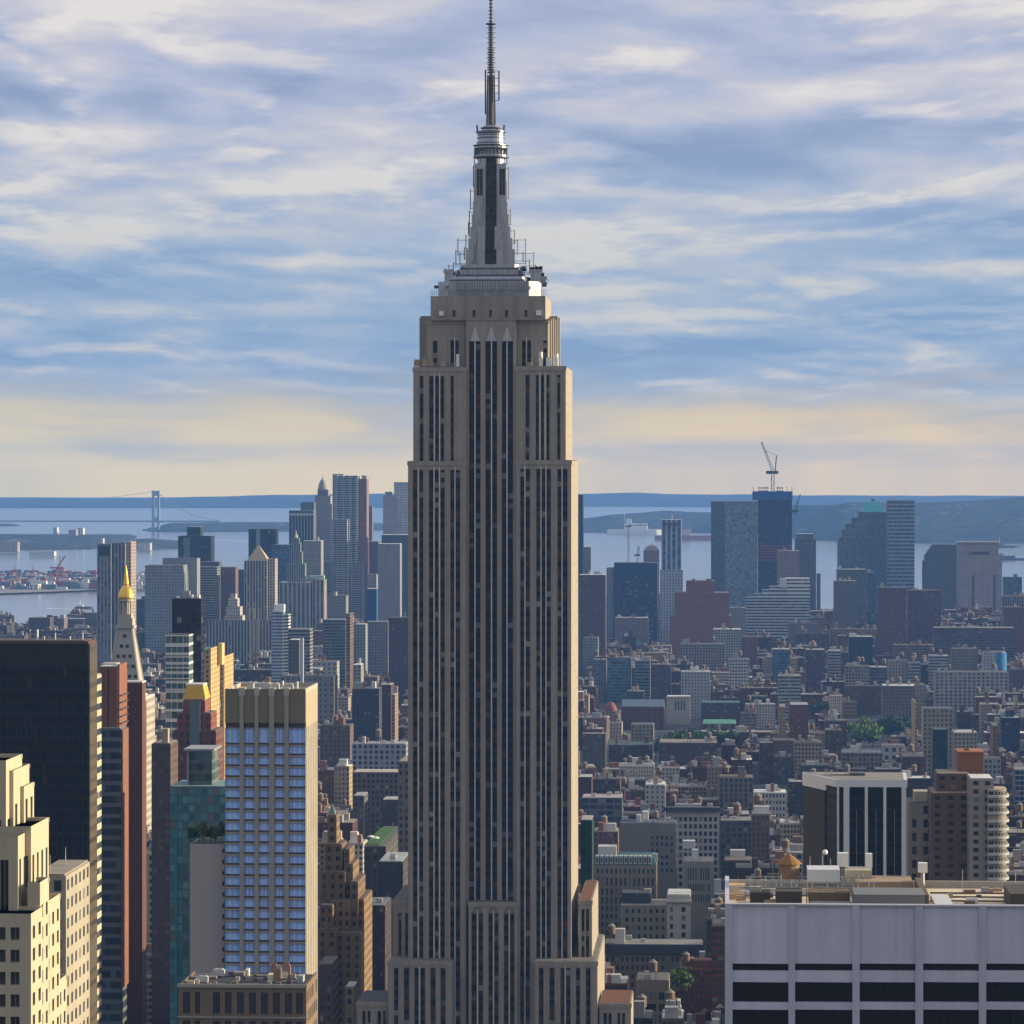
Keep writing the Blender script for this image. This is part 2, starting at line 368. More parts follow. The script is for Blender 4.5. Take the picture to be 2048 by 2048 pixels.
def holes(root, x0, x1, z0, z1, y, cols, rows, m_, col, glassm, rec=.5, name='wall', wname='window', nm=0, frame=None, sill=None, skip=None, stuff_after=100):
    """front wall with real openings (cols/rows in metres) and one window part in each"""
    us = sorted({x0, x1, *[c for p in cols for c in p]}); vs = sorted({z0, z1, *[c for p in rows for c in p]})
    mb = MB(); n = 0; rest = MB(); cache = {}
    frame = frame or DARKM
    L = root.location
    for i in range(len(us) - 1):
        for j in range(len(vs) - 1):
            a, b, c, d = us[i], us[i + 1], vs[j], vs[j + 1]
            um, vm = (a + b) / 2, (c + d) / 2
            op = any(p < um < q for p, q in cols) and any(p < vm < q for p, q in rows) and not (skip and skip(um, vm))
            if not op: mb.face([(a, y, c), (b, y, c), (b, y, d), (a, y, d)]); continue
            for p in ([(a, y, c), (a, y + rec, c), (b, y + rec, c), (b, y, c)], [(a, y, d), (b, y, d), (b, y + rec, d), (a, y + rec, d)],
                      [(a, y, c), (a, y, d), (a, y + rec, d), (a, y + rec, c)], [(b, y, c), (b, y + rec, c), (b, y + rec, d), (b, y, d)]): mb.face(p)
            W_, H_ = b - a, d - c; key = (round(W_, 2), round(H_, 2))
            if key not in cache:
                k = MB(); k.face([(0, 0, 0), (W_, 0, 0), (W_, 0, H_), (0, 0, H_)])
                t_ = min(.12, W_ * .045)
                for q in range(1, nm + 1): k.box(W_ * q / (nm + 1) - t_, W_ * q / (nm + 1) + t_, -.12, -.01, 0, H_, 1)
                if nm >= 0 and not sill: k.box(0, W_, -.12, -.01, 0, .15, 1)
                if sill: k.box(0, W_, -.16, -.02, 0, sill, 2)
                cache[key] = k
            if n < stuff_after:
                if not isinstance(cache[key], tuple): cache[key] = (cache[key], cache[key].mesh(wname, [glassm, frame, DARKM]))
                link(wname, cache[key][1], root, (a - L[0], y + rec - L[1], c - L[2]))
            else:
                k = cache[key][0] if isinstance(cache[key], tuple) else cache[key]
                for f_, mi_ in zip(k.f, k.mi): rest.face([(k.v[t][0] + a, k.v[t][1] + y + rec, k.v[t][2] + c) for t in f_], None, mi_)
            n += 1
    part(mb, name, m_, root, col)
    if rest.f: tag(part(rest, wname, [glassm, frame, DARKM], root), kind='stuff')
# ================================================================ setting
def hnoise(x, y, s):
    return sum(mathutils.noise.noise(mathutils.Vector((x / s * k, y / s * k, 3.3 * k))) / k for k in (1, 2, 4, 8))
import mathutils.noise
mw = bpy.data.materials.new('harbour_water'); mw.use_nodes = True; t = NT(mw.node_tree); b = t.n['Principled BSDF']
tcx = t.add('ShaderNodeTexCoord')
mp = t.add('ShaderNodeMapping', i_Vector=tcx.outputs['Object']); mp.inputs['Scale'].default_value = (.0006, .0016, 1)
n1 = t.add('ShaderNodeTexNoise', i_Vector=mp.outputs[0], i_Scale=1.0, i_Detail=6.0, i_Distortion=.6).outputs[0]
n2 = t.add('ShaderNodeTexNoise', i_Vector=tcx.outputs['Object'], i_Scale=.05, i_Detail=3.0).outputs[0]
t.l.new(t.mix(t.smooth(n1, .35, .7), (.17, .165, .145, 1), (.25, .24, .20, 1)), b.inputs['Base Color'])
b.inputs['Roughness'].default_value = .14; b.inputs['Specular IOR Level'].default_value = .5; b.inputs['IOR'].default_value = 1.33
bm_ = t.add('ShaderNodeBump', i_Height=n2, i_Strength=.12, i_Distance=1.0); t.l.new(bm_.outputs[0], b.inputs['Normal'])
def sheet(name, poly, z, m_):
    q = MB(); q.face([(x, y, z) for x, y in poly]); return tag(part(q, name, m_), kind='structure')
sheet('water', [(-14500, -2500), (11500, -2500), (11500, 35000), (-14500, 35000)], -2.0, mw)
GR = mat('city_ground', (.065, .065, .07), var=.5, scale=.02, rough=.95)
ASPH = mat('asphalt', (.045, .045, .05), var=.3, scale=.05, rough=.95)
PAVE = mat('pavement_concrete', (.22, .21, .2), var=.25, scale=.1)
LINE = mat('road_paint', (.7, .68, .6), var=.1)
# the island: front straight behind the camera, far shore curving round its tip
shore = [(-9000, -2400), (9000, -2400)]
for px, Yc in ((2300, 5600), (2048, 6300), (1900, 6700), (1640, 7000), (1300, 7200), (1100, 7300), (800, 7200), (620, 6900), (480, 6750), (300, 6500), (200, 6400), (100, 6350), (0, 6200), (-200, 6000)):
    shore.append((XX(px, Yc), Yc))
shore = [(-9000, -2400), (1500, -2400), (1500, 4000)] + shore[2:] + [(-2600, 4800), (-9000, 4200)]
q = MB(); q.prism([p for p in shore], -4.0, 0.0); tag(part(q, 'ground', GR), kind='structure')
# avenue beside the tall tower, and one more to the right
def avenue(xc, w_, y0, y1):
    sheet('road', [(xc - w_ / 2, y0), (xc + w_ / 2, y0), (xc + w_ / 2, y1), (xc - w_ / 2, y1)], .004, ASPH)
    for sx in (-1, 1):
        a, b_ = sorted((xc + sx * w_ / 2, xc + sx * (w_ / 2 + 5)))
        tag(part(MB().box(a, b_, y0, y1, 0, .14), 'pavement', PAVE), kind='structure')
    k = MB()
    for lx in (-5, 0, 5):
        y = y0
        while y < y1: k.face([(xc + lx - .1, y, .008), (xc + lx + .1, y, .008), (xc + lx + .1, y + 4, .008), (xc + lx - .1, y + 4, .008)]); y += 12
    tag(part(k, 'road_marking', LINE), kind='structure')
AV5 = XX(762, 1900)
avenue(AV5, 17, 1300, 4200); AVM = AV5 - 260; avenue(AVM, 17, 1200, 4000)

# hills and shores, back to front
def land(name, pts, m_, depth, segs=90, rough=12.0, seed=0.0, base=-3.0, rows=14, back=1.0, front=.45):
    """terrain whose shore follows pts (px, py of shore, py of crest)"""
    px = np.array([p[0] for p in pts], float); sh = np.array([p[1] for p in pts], float); cr = np.array([p[2] for p in pts], float)
    q = MB(); g = []
    for i in range(segs + 1):
        p = px[0] + (px[-1] - px[0]) * i / segs
        Y0 = GY(p, np.interp(p, px, sh)); row = []
        Yc = Y0 + depth * front
        hz = ZZ(p, np.interp(p, px, cr), Yc)
        for j in range(rows + 1):
            y = Y0 + depth * j / rows; f_ = j / rows
            prof = min(1.0, f_ / front) ** .75 if f_ <= front else 1 - (f_ - front) / (1 - front) * back
            e = min(1.0, (i / segs) * 9 , (1 - i / segs) * 9 + (1 if px[-1] > 1990 or px[-1] == 801 else 0))
            if px[0] < 60: e = min(1.0, max(e, 1 if i < segs / 2 else e))
            x = XX(p, y)
            z = base + (max(hz, 4) - base) * prof * e + (hnoise(x + seed, y, 900) * rough * prof if 0 < j < rows else 0)
            row.append((x, y, max(z, base)))
        g.append(row)
    for i in range(segs):
        for j in range(rows): q.face([g[i][j], g[i + 1][j], g[i + 1][j + 1], g[i][j + 1]])
    o = part(q, name, m_); o.data.polygons.foreach_set('use_smooth', [True] * len(o.data.polygons)); return tag(o, kind='structure')
def landmat(key, a, b_, town, s=.012):
    m_ = bpy.data.materials.new(key); m_.use_nodes = True; t = NT(m_.node_tree); p = t.n['Principled BSDF']; tc_ = t.add('ShaderNodeTexCoord')
    n_ = t.add('ShaderNodeTexNoise', i_Vector=tc_.outputs['Object'], i_Scale=s * .35, i_Detail=8.0, i_Roughness=.7).outputs[0]
    c = t.mix(t.smooth(n_, .4, .62), a, b_)
    vo = t.add('ShaderNodeTexVoronoi', i_Vector=tc_.outputs['Object'], i_Scale=s * 1.6)
    rc = t.add('ShaderNodeSeparateColor', i_0=vo.outputs['Color'])
    n3 = t.add('ShaderNodeTexNoise', i_Vector=tc_.outputs['Object'], i_Scale=s * .1, i_Detail=2.0).outputs[0]
    k = t.m('MULTIPLY', t.m('GREATER_THAN', rc.outputs[0], 1 - town), t.smooth(n3, .52, .7))
    c = t.mix(k, c, t.ramp(rc.outputs[1], [(0, (.26, .25, .24)), (.5, (.14, .12, .11)), (1, (.45, .45, .44))]))
    t.l.new(c, p.inputs['Base Color']); p.inputs['Roughness'].default_value = .95; p.inputs['Specular IOR Level'].default_value = .1
    return m_
HM = landmat('far_hill', (.02, .026, .024, 1), (.035, .042, .035, 1), .01, .004)
HN = landmat('wooded_town', (.02, .027, .022, 1), (.05, .055, .05, 1), .10, .03)
HB = landmat('low_shore', (.022, .03, .025, 1), (.05, .055, .05, 1), .12, .03)
land('hill', [(-260, 1016, 996), (120, 1016, 996), (330, 1016, 995), (560, 1016, 990), (800, 1015, 987), (1000, 1014, 988), (1170, 1013, 987), (1270, 1013, 985), (1340, 1014, 988), (1500, 1014, 989), (1750, 1013, 991), (2300, 1013, 990)], HM, 8000, 160, 9.0, 50, rows=10, front=.5)
land('terrain', [(285, 1063, 1056), (330, 1064, 1046), (500, 1063, 1045), (640, 1062, 1045), (801, 1060, 1044)], HB, 1500, 60, 6.0, 9)
land('hill', [(1080, 1064, 1050), (1160, 1065, 1030), (1240, 1066, 1026), (1330, 1064, 1019), (1430, 1066, 1020), (1530, 1072, 1014), (1640, 1080, 1006), (1690, 1083, 1002), (1780, 1085, 999), (1860, 1086, 996), (1930, 1086, 993), (2060, 1086, 990), (2350, 1080, 986)], HN, 4200, 120, 16.0, 70)
land('terrain', [(-160, 1102, 1069), (60, 1100, 1067), (180, 1098, 1066), (250, 1092, 1069), (275, 1088, 1076)], HB, 2500, 60, 7.0, 21, rows=12)
land('terrain', [(250, 1100, 1079), (300, 1099, 1076), (350, 1097, 1080), (410, 1093, 1086)], HB, 900, 40, 4.0, 33)
land('terrain', [(-160, 1052, 1046), (20, 1052, 1047), (44, 1052, 1049)], HB, 700, 20, 3.0, 4)
sheet('pier', [(XX(-120, GY(0, 1192)), GY(0, 1192)), (XX(110, GY(110, 1184)), GY(110, 1184)), (XX(296, GY(290, 1176)), GY(290, 1176)), (XX(296, GY(290, 1146)), GY(290, 1146)), (XX(-120, GY(0, 1146)), GY(0, 1146))], 1.0, mat('pier_concrete', (.24, .22, .22), var=.4, scale=.01))

# ---------------------------------------------------------------- haze
hm = bpy.data.materials.new('air'); hm.use_nodes = True; t = NT(hm.node_tree); t.n.clear()
pv = t.add('ShaderNodeVolumePrincipled'); pv.inputs['Color'].default_value = (.165, .40, 1.0, 1); pv.inputs['Density'].default_value = 3.5e-5
pv.inputs['Anisotropy'].default_value = 0.0
t.l.new(pv.outputs[0], t.add('ShaderNodeOutputMaterial').inputs['Volume'])
tag(part(MB().box(-15000, 12000, -3500, 35500, -7, 470), 'haze', hm), kind='stuff')

# ---------------------------------------------------------------- suspension bridge in the far distance
Yb = 15750.0; br = thing('suspension_bridge', 'pale blue suspension bridge far across the bay, one tall tower showing', 'bridge', (XX(311, Yb), Yb, 0))
STEEL = mat('bridge_steel', (.30, .34, .36), rough=.6)
k = MB(); xa, xb = XX(303.5, Yb), XX(319, Yb); lw = (xb - xa) * .3
for x in (xa, xb - lw): k.box(x, x + lw, Yb, Yb + 14, -3, ZZ(311, 981, Yb))
k.box(xa + lw, xb - lw, Yb + 1, Yb + 13, ZZ(311, 992, Yb), ZZ(311, 982, Yb)); k.box(xa + lw, xb - lw, Yb + 1, Yb + 13, ZZ(311, 1045, Yb), ZZ(311, 1034, Yb))
part(k, 'tower', STEEL, br)
zd = ZZ(311, 1042, Yb)
part(MB().box(XX(-420, Yb), XX(440, Yb), Yb + 2, Yb + 12, zd - 5, zd + 2), 'deck', STEEL, br)
zt_ = ZZ(311, 982, Yb)
for dy_ in (1.0, 13.0):
    k = MB()
    for a_, s_ in ((-420, 1), (440, 0)):
        P = []
        for i in range(17):
            f_ = i / 16; px = 311 + (a_ - 311) * f_; z = zd + 4 + (zt_ - zd - 4) * (1 - f_) ** 2
            P.append((XX(px, Yb), Yb + dy_, z))
        for p, q2 in zip(P, P[1:]): k.tube(p, q2, .9, 4)
    part(k, 'cable', STEEL, br)
xm = XX(311, Yb); part(MB().box(xa - 12, xb + 12, Yb - 8, Yb + 24, -4, 5), 'pier_base', mat('bridge_pier', (.2, .2, .2)), br)

# ---------------------------------------------------------------- boats
def boat(name, label, cat, px, py, L, hull, up, deckh=4.0, house=(.55, .9), wake=None):
    Y = GY(px, py); X = XX(px, Y); r = thing(name, label, cat, (X, Y, -2))
    w_ = L * .09
    poly = [(X - L / 2, Y - w_), (X + L * .36, Y - w_), (X + L / 2, Y), (X + L * .36, Y + w_), (X - L / 2, Y + w_)]
    part(MB().prism(poly, -2.2, -2 + deckh), 'hull', mat('hull_%d' % px, hull, var=.1), r)
    k = MB().box(X - L / 2 + L * (1 - house[1]), X - L / 2 + L * (1 - house[0]) , Y - w_ * .8, Y + w_ * .8, -2 + deckh, -2 + deckh * 2.2)
    k.box(X - L / 2 + L * (1 - house[1]) + L * .03, X - L / 2 + L * (1 - house[1]) + L * .12, Y - w_ * .5, Y + w_ * .5, -2 + deckh * 2.2, -2 + deckh * 3.2)
    part(k, 'superstructure', mat('boat_%d' % px, up, var=.1), r)
    part(MB().tube((X - L * .2, Y, -2 + deckh), (X - L * .2, Y, -2 + deckh * 4.4), .6, 5), 'mast', WHITEM, r)
    if wake:
        k = MB(); k.face([(X - L * .4, Y - w_, -1.99), (X - L * .4, Y + w_, -1.99), (X - wake, Y + w_ * 3, -1.99), (X - wake, Y - w_ * 4, -1.99)])
        tag(part(k, 'wake', WHITEM), kind='structure')
boat('ferry', 'small white ferry with foamy wake on the water near the left shore', 'ferry', 168, 1215, 34, (.1, .1, .12), (.8, .8, .78), 3.5, wake=70)
boat('cargo_ship', 'red hulled cargo ship on the grey bay beside the glass tower', 'ship', 1388, 1079, 290, (.36, .10, .09), (.55, .4, .4), 17)
boat('cruise_ship', 'gleaming white cruise ship at the shore below the wooded hill', 'ship', 1272, 1068, 230, (.8, .8, .8), (.85, .83, .8), 20, (.3, .7))
boat('barge', 'low dark barge on the bay past the stone grid tower at right', 'barge', 2035, 1119, 150, (.07, .07, .09), (.12, .12, .14), 6)
boat('tugboat', 'tiny dark tugboat on the bay at the right edge', 'boat', 2010, 1094, 90, (.07, .07, .09), (.2, .2, .22), 7)
k = MB(); Yw = GY(460, 1081)
k.face([(XX(424, Yw + 200), Yw + 200, -1.98), (XX(540, Yw - 220), Yw - 220, -1.98), (XX(540, Yw - 170), Yw - 170, -1.98), (XX(424, Yw + 240), Yw + 240, -1.98)])
tag(part(k, 'wake', WHITEM), kind='structure')

# ---------------------------------------------------------------- container port at left
Yp = 9000.0
RED = mat('crane_red', (.36, .10, .08), rough=.6)
def gantry(px, py, s, label, boom=1):
    Y = GY(px, py); X = XX(px, Y); r = thing('gantry_crane', label, 'crane', (X, Y, 1), 'red gantry cranes of the container port')
    k = MB()
    for dx_ in (-9, 9):
        for dy_ in (0, 16): k.box(X + (dx_ - 1) * s, X + (dx_ + 1) * s, Y + dy_, Y + dy_ + 2, 1, 1 + 40 * s)
    for z in (14, 38): k.box(X - 10 * s, X + 10 * s, Y, Y + 2, 1 + z * s, 1 + (z + 2.5) * s)
    part(k, 'portal_leg', RED, r)
    k = MB().tube((X - 8 * s, Y + 8, 1 + 42 * s), (X + 26 * s * boom, Y + 8, 1 + (42 + 58 * abs(boom)) * s), 2.2 * s, 5); part(k, 'boom', RED, r)
    part(MB().box(X - 26 * s, X + 9 * s, Y + 6, Y + 11, 1 + 40 * s, 1 + 44 * s), 'rear_girder', RED, r)
    part(MB().tube((X + 2 * s, Y + 8, 1 + 42 * s), (X - 2 * s, Y + 8, 1 + 72 * s), 1.2 * s, 4).tube((X - 2 * s, Y + 8, 1 + 72 * s), (X + 22 * s * boom, Y + 8, 1 + (42 + 50 * abs(boom)) * s), .6 * s, 4), 'mast', RED, r)
gantry(119, 1168, .85, 'tall red gantry crane with raised boom, rightmost on the container pier', .55)
gantry(28, 1166, .62, 'red gantry crane with lowered boom on the container pier, nearest the left edge', .12)
gantry(64, 1163, .5, 'small red gantry crane in the middle of the container pier', .2)
k = MB(); r_ = random.Random(3); cm = [mat('cont_%d' % i, c_) for i, c_ in enumerate([(.30, .09, .08), (.12, .14, .25), (.5, .5, .5), (.28, .16, .12), (.12, .2, .2), (.62, .62, .62)])]
for _ in range(420):
    px = r_.uniform(-60, 288); Y = GY(px, r_.uniform(1150, 1180)); X = XX(px, Y); h = 2.6 * r_.randint(1, 5)
    k.box(X, X + 12.2 * r_.randint(1, 3), Y, Y + 2.5 * r_.randint(1, 6), 1, 1 + h, r_.randrange(6))
tag(part(k, 'shipping_containers', cm), kind='stuff')
for i, (a_, b_, t_, bt, c_, lb) in enumerate([(58, 76, 1169, 1180, (.62, .6, .58), 'pale shed with flat roof on the container pier'), (150, 196, 1170, 1178, (.75, .75, .75), 'long white pier shed at the waterfront end'),
                                   (268, 290, 1160, 1172, (.5, .5, .5), 'grey pier shed between slab tower and wide blue block'), (0, 35, 1084, 1104, (.42, .32, .22), 'tan warehouse on the far shore at the left edge'),
                                   (58, 108, 1103, 1112, (.7, .7, .7), 'long low white ferry terminal on the far left shore'), (106, 114, 1055, 1067, (.7, .7, .68), 'white apartment block far left, left one of a pair in the trees'),
                                   (156, 166, 1056, 1067, (.7, .7, .68), 'white apartment block far left, right one of a pair in the trees'), (137, 152, 1060, 1070, (.4, .32, .3), 'brownish apartment block between two white blocks on far shore'),
                                   (275, 300, 1086, 1094, (.6, .56, .5), 'pale low hall on the small wooded island')]):
    Y = GY((a_ + b_) / 2, bt) if i > 2 else GY((a_ + b_) / 2, bt); Y = Y if i < 5 else {5: 13200, 6: 13200, 7: 13000, 8: 11900}[i]
    r = thing('warehouse' if i < 5 or i == 8 else 'apartment_block', lb, 'warehouse' if i < 5 or i == 8 else 'apartment block', (XX((a_ + b_) / 2, Y), Y, 0))
    tier(r, a_, b_, t_, Y, 40, c_, FS, 8, 5, foot=False)
# ================================================================ the tall stone skyscraper in the middle
def build_tall_tower():
    Y = 1330.0; c = C['lime']
    root = thing('skyscraper', 'tall grey stone skyscraper with silver crown and antenna, in the centre of the view', 'skyscraper', (XX(980, Y), Y, 0))
    LANDMARKS.append((980, 600, 'the tall stone skyscraper'))
    LI = facade(.26, .36, glass=(.24, .21, .175), blind=.0, var=.16, gr=.5)            # side walls, sun glare put into the pale window colour
    WL = mat('limestone', (1, 1, 1), objcol=True, var=.28, scale=.09, streak=.24)
    STRIP = facade(.999, .52, glass=(.010, .009, .010), blind=.15, span=(.055, .050, .045), gr=.3, warmp=.25, blindc=(.33, .32, .30))
    STRIPL = facade(.999, .54, glass=(.010, .010, .014), blind=.12, span=(.045, .040, .042), gr=.3, warmp=.12, blindc=(.22, .25, .30))
    MUL = mat('steel_mullion', (.60, .59, .60), rough=.45, metallic=.2)
    FL = 3.55
    def wing(name, pl, pr, pt, pb, Yf, depth, strips, ptop, mull=(), st=STRIP, rec=.8, col=c, side=True, cap=1.3, roof=(.12, .115, .11)):
        """stone mass whose front is piers with tall recessed window strips between them"""
        x0, x1 = XX(pl, Yf), XX(pr, Yf); pm = (pl + pr) / 2; z1, z0 = ZZ(pm, pt, Yf), ZZ(pm, pb, Yf) if pb else 0.0
        zs = ZZ(pm, ptop, Yf)
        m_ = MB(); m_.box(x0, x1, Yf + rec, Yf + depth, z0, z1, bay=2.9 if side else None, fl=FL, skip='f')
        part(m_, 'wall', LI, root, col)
        ed = [x0] + [e for a, b in strips for e in (XX(a, Yf), XX(b, Yf))] + [x1]
        m_ = MB()
        for i in range(0, len(ed), 2):
            m_.box(ed[i], ed[i + 1], Yf, Yf + rec + .02, z0, zs)
            if ed[i + 1] - ed[i] > 1.3: g_ = (ed[i + 1] - ed[i]) * .22; m_.box(ed[i] + g_, ed[i + 1] - g_, Yf - .22, Yf - .001, z0, zs + .8)
        m_.box(x0, x1, Yf, Yf + rec + .02, zs, z1 + .3); m_.box(x0 - .25, x1 + .25, Yf - .25, Yf + .5, z1 - cap, z1 + .32)
        part(m_, 'pier', WL, root, col)
        n = (zs - z0) / FL
        for a, b in strips:
            m_ = MB(); xa, xb = XX(a, Yf), XX(b, Yf); k = rng.randint(0, 400) * 7
            m_.face([(xa, Yf + rec, z0), (xb, Yf + rec, z0), (xb, Yf + rec, zs), (xa, Yf + rec, zs)], [(k + .01, n), (k + .99, n), (k + .99, 0), (k + .01, 0)])
            part(m_, 'window_strip', st, root, c)
        for a, b in mull:
            xa, xb = XX(a, Yf), XX(b, Yf); m_ = MB().box((xa + xb) / 2 - .16, (xa + xb) / 2 + .16, Yf - .12, Yf - .001, z0, zs + 1.2); part(m_, 'mullion', MUL, root)
        if roof: part(MB().box(x0 + .5, x1 - .5, Yf + 1, Yf + depth - .5, z1 + .01, z1 + .4), 'roof', ROOF, root, roof)
        note(x0, x1, Yf, Yf + depth, z1, 'n')
        return x0, x1, z0, z1
    D = 62.0
    # core: rises from street to the crown; slightly behind the wings
    Yc = Y + 3.2
    cs = [(938, 948.4), (951.5, 960.8), (971, 981.5), (984.6, 994), (1004, 1012.5), (1015.7, 1026)]
    cm_ = [(948.4, 951.5), (981.5, 984.6), (1012.5, 1015.7)]
    wing('core', 932.5, 1031.5, 640, 1806, Yc, D - 6, cs, 683, cm_, STRIPL, 1.3, side=False, cap=.1)
    # lower wings
    wl = [(826, 834.5), (838.7, 846.3), (858, 866.6), (869.7, 877), (881, 889.4), (900.8, 909), (911, 920.4)]
    wm = [(834.5, 838.7), (866.6, 869.7), (877, 881), (909, 911)]
    wr = [(1040.5, 1048.8), (1051, 1060), (1072.6, 1081), (1083, 1091), (1093, 1101.6), (1115, 1123), (1125.4, 1134.7)]
    wmr = [(1048.8, 1050.9), (1081, 1083), (1091, 1093), (1123, 1125.4)]
    wing('wing', 816, 932.5, 924, None, Y, D, wl, 940, wm)
    wing('wing', 1031.5, 1142.5, 922, None, Y, D, wr, 938, wmr)
    # upper wings, set back
    Yu = Y + 2.0
    wing('upper', 826.5, 932.4, 736, 924, Yu, D - 5, [(839.5, 846.7), (858.6, 867), (870.5, 877.6), (881, 888), (901.4, 907.4)], 752, [(867, 870.5), (877.6, 881)])
    wing('upper', 1031.6, 1131.5, 734, 922, Yu, D - 5, [(1051, 1058.6), (1071.7, 1077.6), (1082, 1088), (1093, 1099), (1114.5, 1120.5)], 750, [(1077.6, 1082), (1088, 1093)])
    # crown block on both sides of the core
    Yk = Y + 6.5
    wing('shoulder', 853, 932.4, 641, 736, Yk, D - 14, [(866, 874.5), (901, 917.5)], 681, [(908.5, 910.5)], side=False)
    wing('shoulder', 1031.6, 1096, 640, 734, Yk, D - 14, [(1044, 1062), (1086.5, 1094)], 681, [(1052, 1054)], side=False)
    # fluted side bays: fins that step outwards, their west sides in the sun
    for s_ in (1, -1):
        m_ = MB(); z0 = ZZ(1110, 736, Yk)
        for i in range(6):
            px = (1098.5 + 4.2 * i) if s_ > 0 else (851 - 2.4 * i); yy = Yk + 5 + 6.5 * i; z1 = ZZ(px, 636 + (i % 2) * 3 + (8 if i == 0 else 0) - (4 if i > 3 else 0), yy); xe = XX(px, yy)
            a_, b_ = sorted((XX(1085 if s_ > 0 else 865, yy), xe)); m_.box(a_, b_, yy, yy + 4.2, z0, z1)
            a_, b_ = sorted((XX(1085 if s_ > 0 else 865, yy), xe - s_ * 1.1)); m_.box(a_, b_, yy + 4.2, yy + 6.49, z0, z1 - 2)
        part(m_, 'side_bay', WL, root, c)
    # top block with its row of small windows
    x0, x1 = XX(862, Yk), XX(1091, Yk); z0, z1 = ZZ(975, 641, Yk), ZZ(975, 598, Yk); Yt = Y + 5
    m_ = MB()
    wins = [(905, 911), (945, 951), (978, 984), (1010, 1016), (1049, 1055)]
    zz0, zz1 = ZZ(975, 634, Yt), ZZ(975, 620, Yt)
    cols = [(XX(a, Yt), XX(b, Yt)) for a, b in wins]
    holes(root, x0, x1, z0, z1 + 1.0, Yt, cols, [(zz0, zz1)], WL, c, pane('dark_pane', (.03, .028, .03)), rec=.7, nm=0)
    part(MB().box(x0, x1, Yt + .7, Yt + 44, z0, z1, skip='f').box(x0, x1, Yt + .7, Yt + 1.1, z1, z1 + 1).box(x1 - .4, x1, Yt + 1.1, Yt + 44, z1, z1 + 1).box(x0, x0 + .4, Yt + 1.1, Yt + 44, z1, z1 + 1), 'wall', WL, root, c)
    part(MB().box(x0 + .5, x1 - .5, Yt + 1.2, Yt + 43.8, z1 - .3, z1 + .1), 'roof', ROOF, root, (.16, .16, .17))
    k = MB()
    for px in (897, 927, 934, 962, 966, 998, 1002, 1030, 1036, 1066): xx = XX(px, Yt); k.box(xx - .28, xx + .28, Yt - .3, Yt - .01, z0 + .5, z1 + 1)
    part(k, 'pilaster', WL, root, c)
    k = MB()
    for i in range(60): xx = x0 + (x1 - x0) * i / 59; k.tube((xx, Yt + .9, z1 + 1), (xx, Yt + .9, z1 + 3.2), .05, 4)
    for q in (1.7, 2.5, 3.2): k.tube((x0, Yt + .9, z1 + q), (x1, Yt + .9, z1 + q), .05, 4)
    part(k, 'deck_railing', DARKM, root)
    # cast metal sunbursts above the three core bays
    AL = mat('cast_aluminium', (.43, .42, .41), rough=.45, metallic=.2, var=.15)
    for px in (945 + 5, 982.6, 1014):
        xc = XX(px, Yc); za, zb = ZZ(px, 682, Yc), ZZ(px, 655, Yc); k = MB()
        for i, (hw, hh) in enumerate(((1.75, .45), (1.2, .72), (.6, 1.0))):
            k.prism([(xc - hw, Yc - .12 - .16 * i), (xc + hw, Yc - .12 - .16 * i), (xc + hw, Yc + .1), (xc - hw, Yc + .1)], za, za + (zb - za) * hh,
                    top=[(xc - hw * .62, Yc - .1), (xc + hw * .62, Yc - .1), (xc + hw * .62, Yc + .1), (xc - hw * .62, Yc + .1)])
        part(k, 'sunburst_ornament', AL, root)
    for px, py, ww in ((883, 627, 9), (1077, 626, 10), (1082, 708, 8), (1098, 722, 12), (1113, 712, 9), (916, 712, 7)):
        k = MB(); xc = XX(px, Yt); zc = ZZ(px, py, Yt); h_ = ww * .0885
        yy = Yt - 1.0 if py < 640 else Yu + 1.5
        if py < 640: k.box(xc - h_, xc + h_, yy, yy + .99, zc - h_, zc + h_)
        else: k.ring(xc, yy, h_, h_ * .9, ZZ(px, 735, Yu) + .4, zc + h_, 10)
        part(k, 'equipment_box', WHITEM, root)
    # stuff on the upper setback roofs
    for i in range(16):
        px = rng.choice([rng.uniform(832, 850), rng.uniform(856, 925), rng.uniform(1036, 1126)]); xx = XX(px, Yu); z = ZZ(px, 735, Yu) + .4
        yy = Yu + rng.uniform(1.2, 3.6)
        if i % 3: part(MB().tube((xx, yy, z), (xx, yy, z + rng.uniform(2, 5)), .12, 5), 'whip_antenna', METAL, root)
        else: part(MB().box(xx - 1, xx + 1, yy - .6, yy + .6, z, z + rng.uniform(1.2, 2.6)), 'roof_unit', mat('roof_unit', (.35, .27, .2)), root)
    # ---------------------------------------------------- silver crown
    Ym = Y + 22.0; xc = XX(982, Ym)
    SIL = mat('crown_aluminium', (.34, .35, .40), rough=.28, metallic=.7, var=.3, scale=.5, streak=.3)
    SILD = mat('crown_shadow_metal', (.10, .11, .13), rough=.4, metallic=.3)  # dark tone puts the crown's shadow lines into the metal colour
    GLS = facade(.8, .62, glass=(.035, .03, .03), blind=.0, span=(.05, .042, .04), gr=.2)
    def zz(py): return ZZ(982, py, Ym)
    s = Ym / ray(982)[1] / F                                    # metres per photo pixel here
    def oct_(hw, hd, ch): return [(xc - hw + ch, Ym - hd), (xc + hw - ch, Ym - hd), (xc + hw, Ym - hd + ch), (xc + hw, Ym + hd - ch), (xc + hw - ch, Ym + hd), (xc - hw + ch, Ym + hd), (xc - hw, Ym + hd - ch), (xc - hw, Ym - hd + ch)]
    k = MB(); zb = ZZ(982, 600, Yt) - .5
    k.prism(oct_(102 * s, 13, 4), zb, zz(566))
    part(k, 'crown_base', SIL, root)
    k = MB()
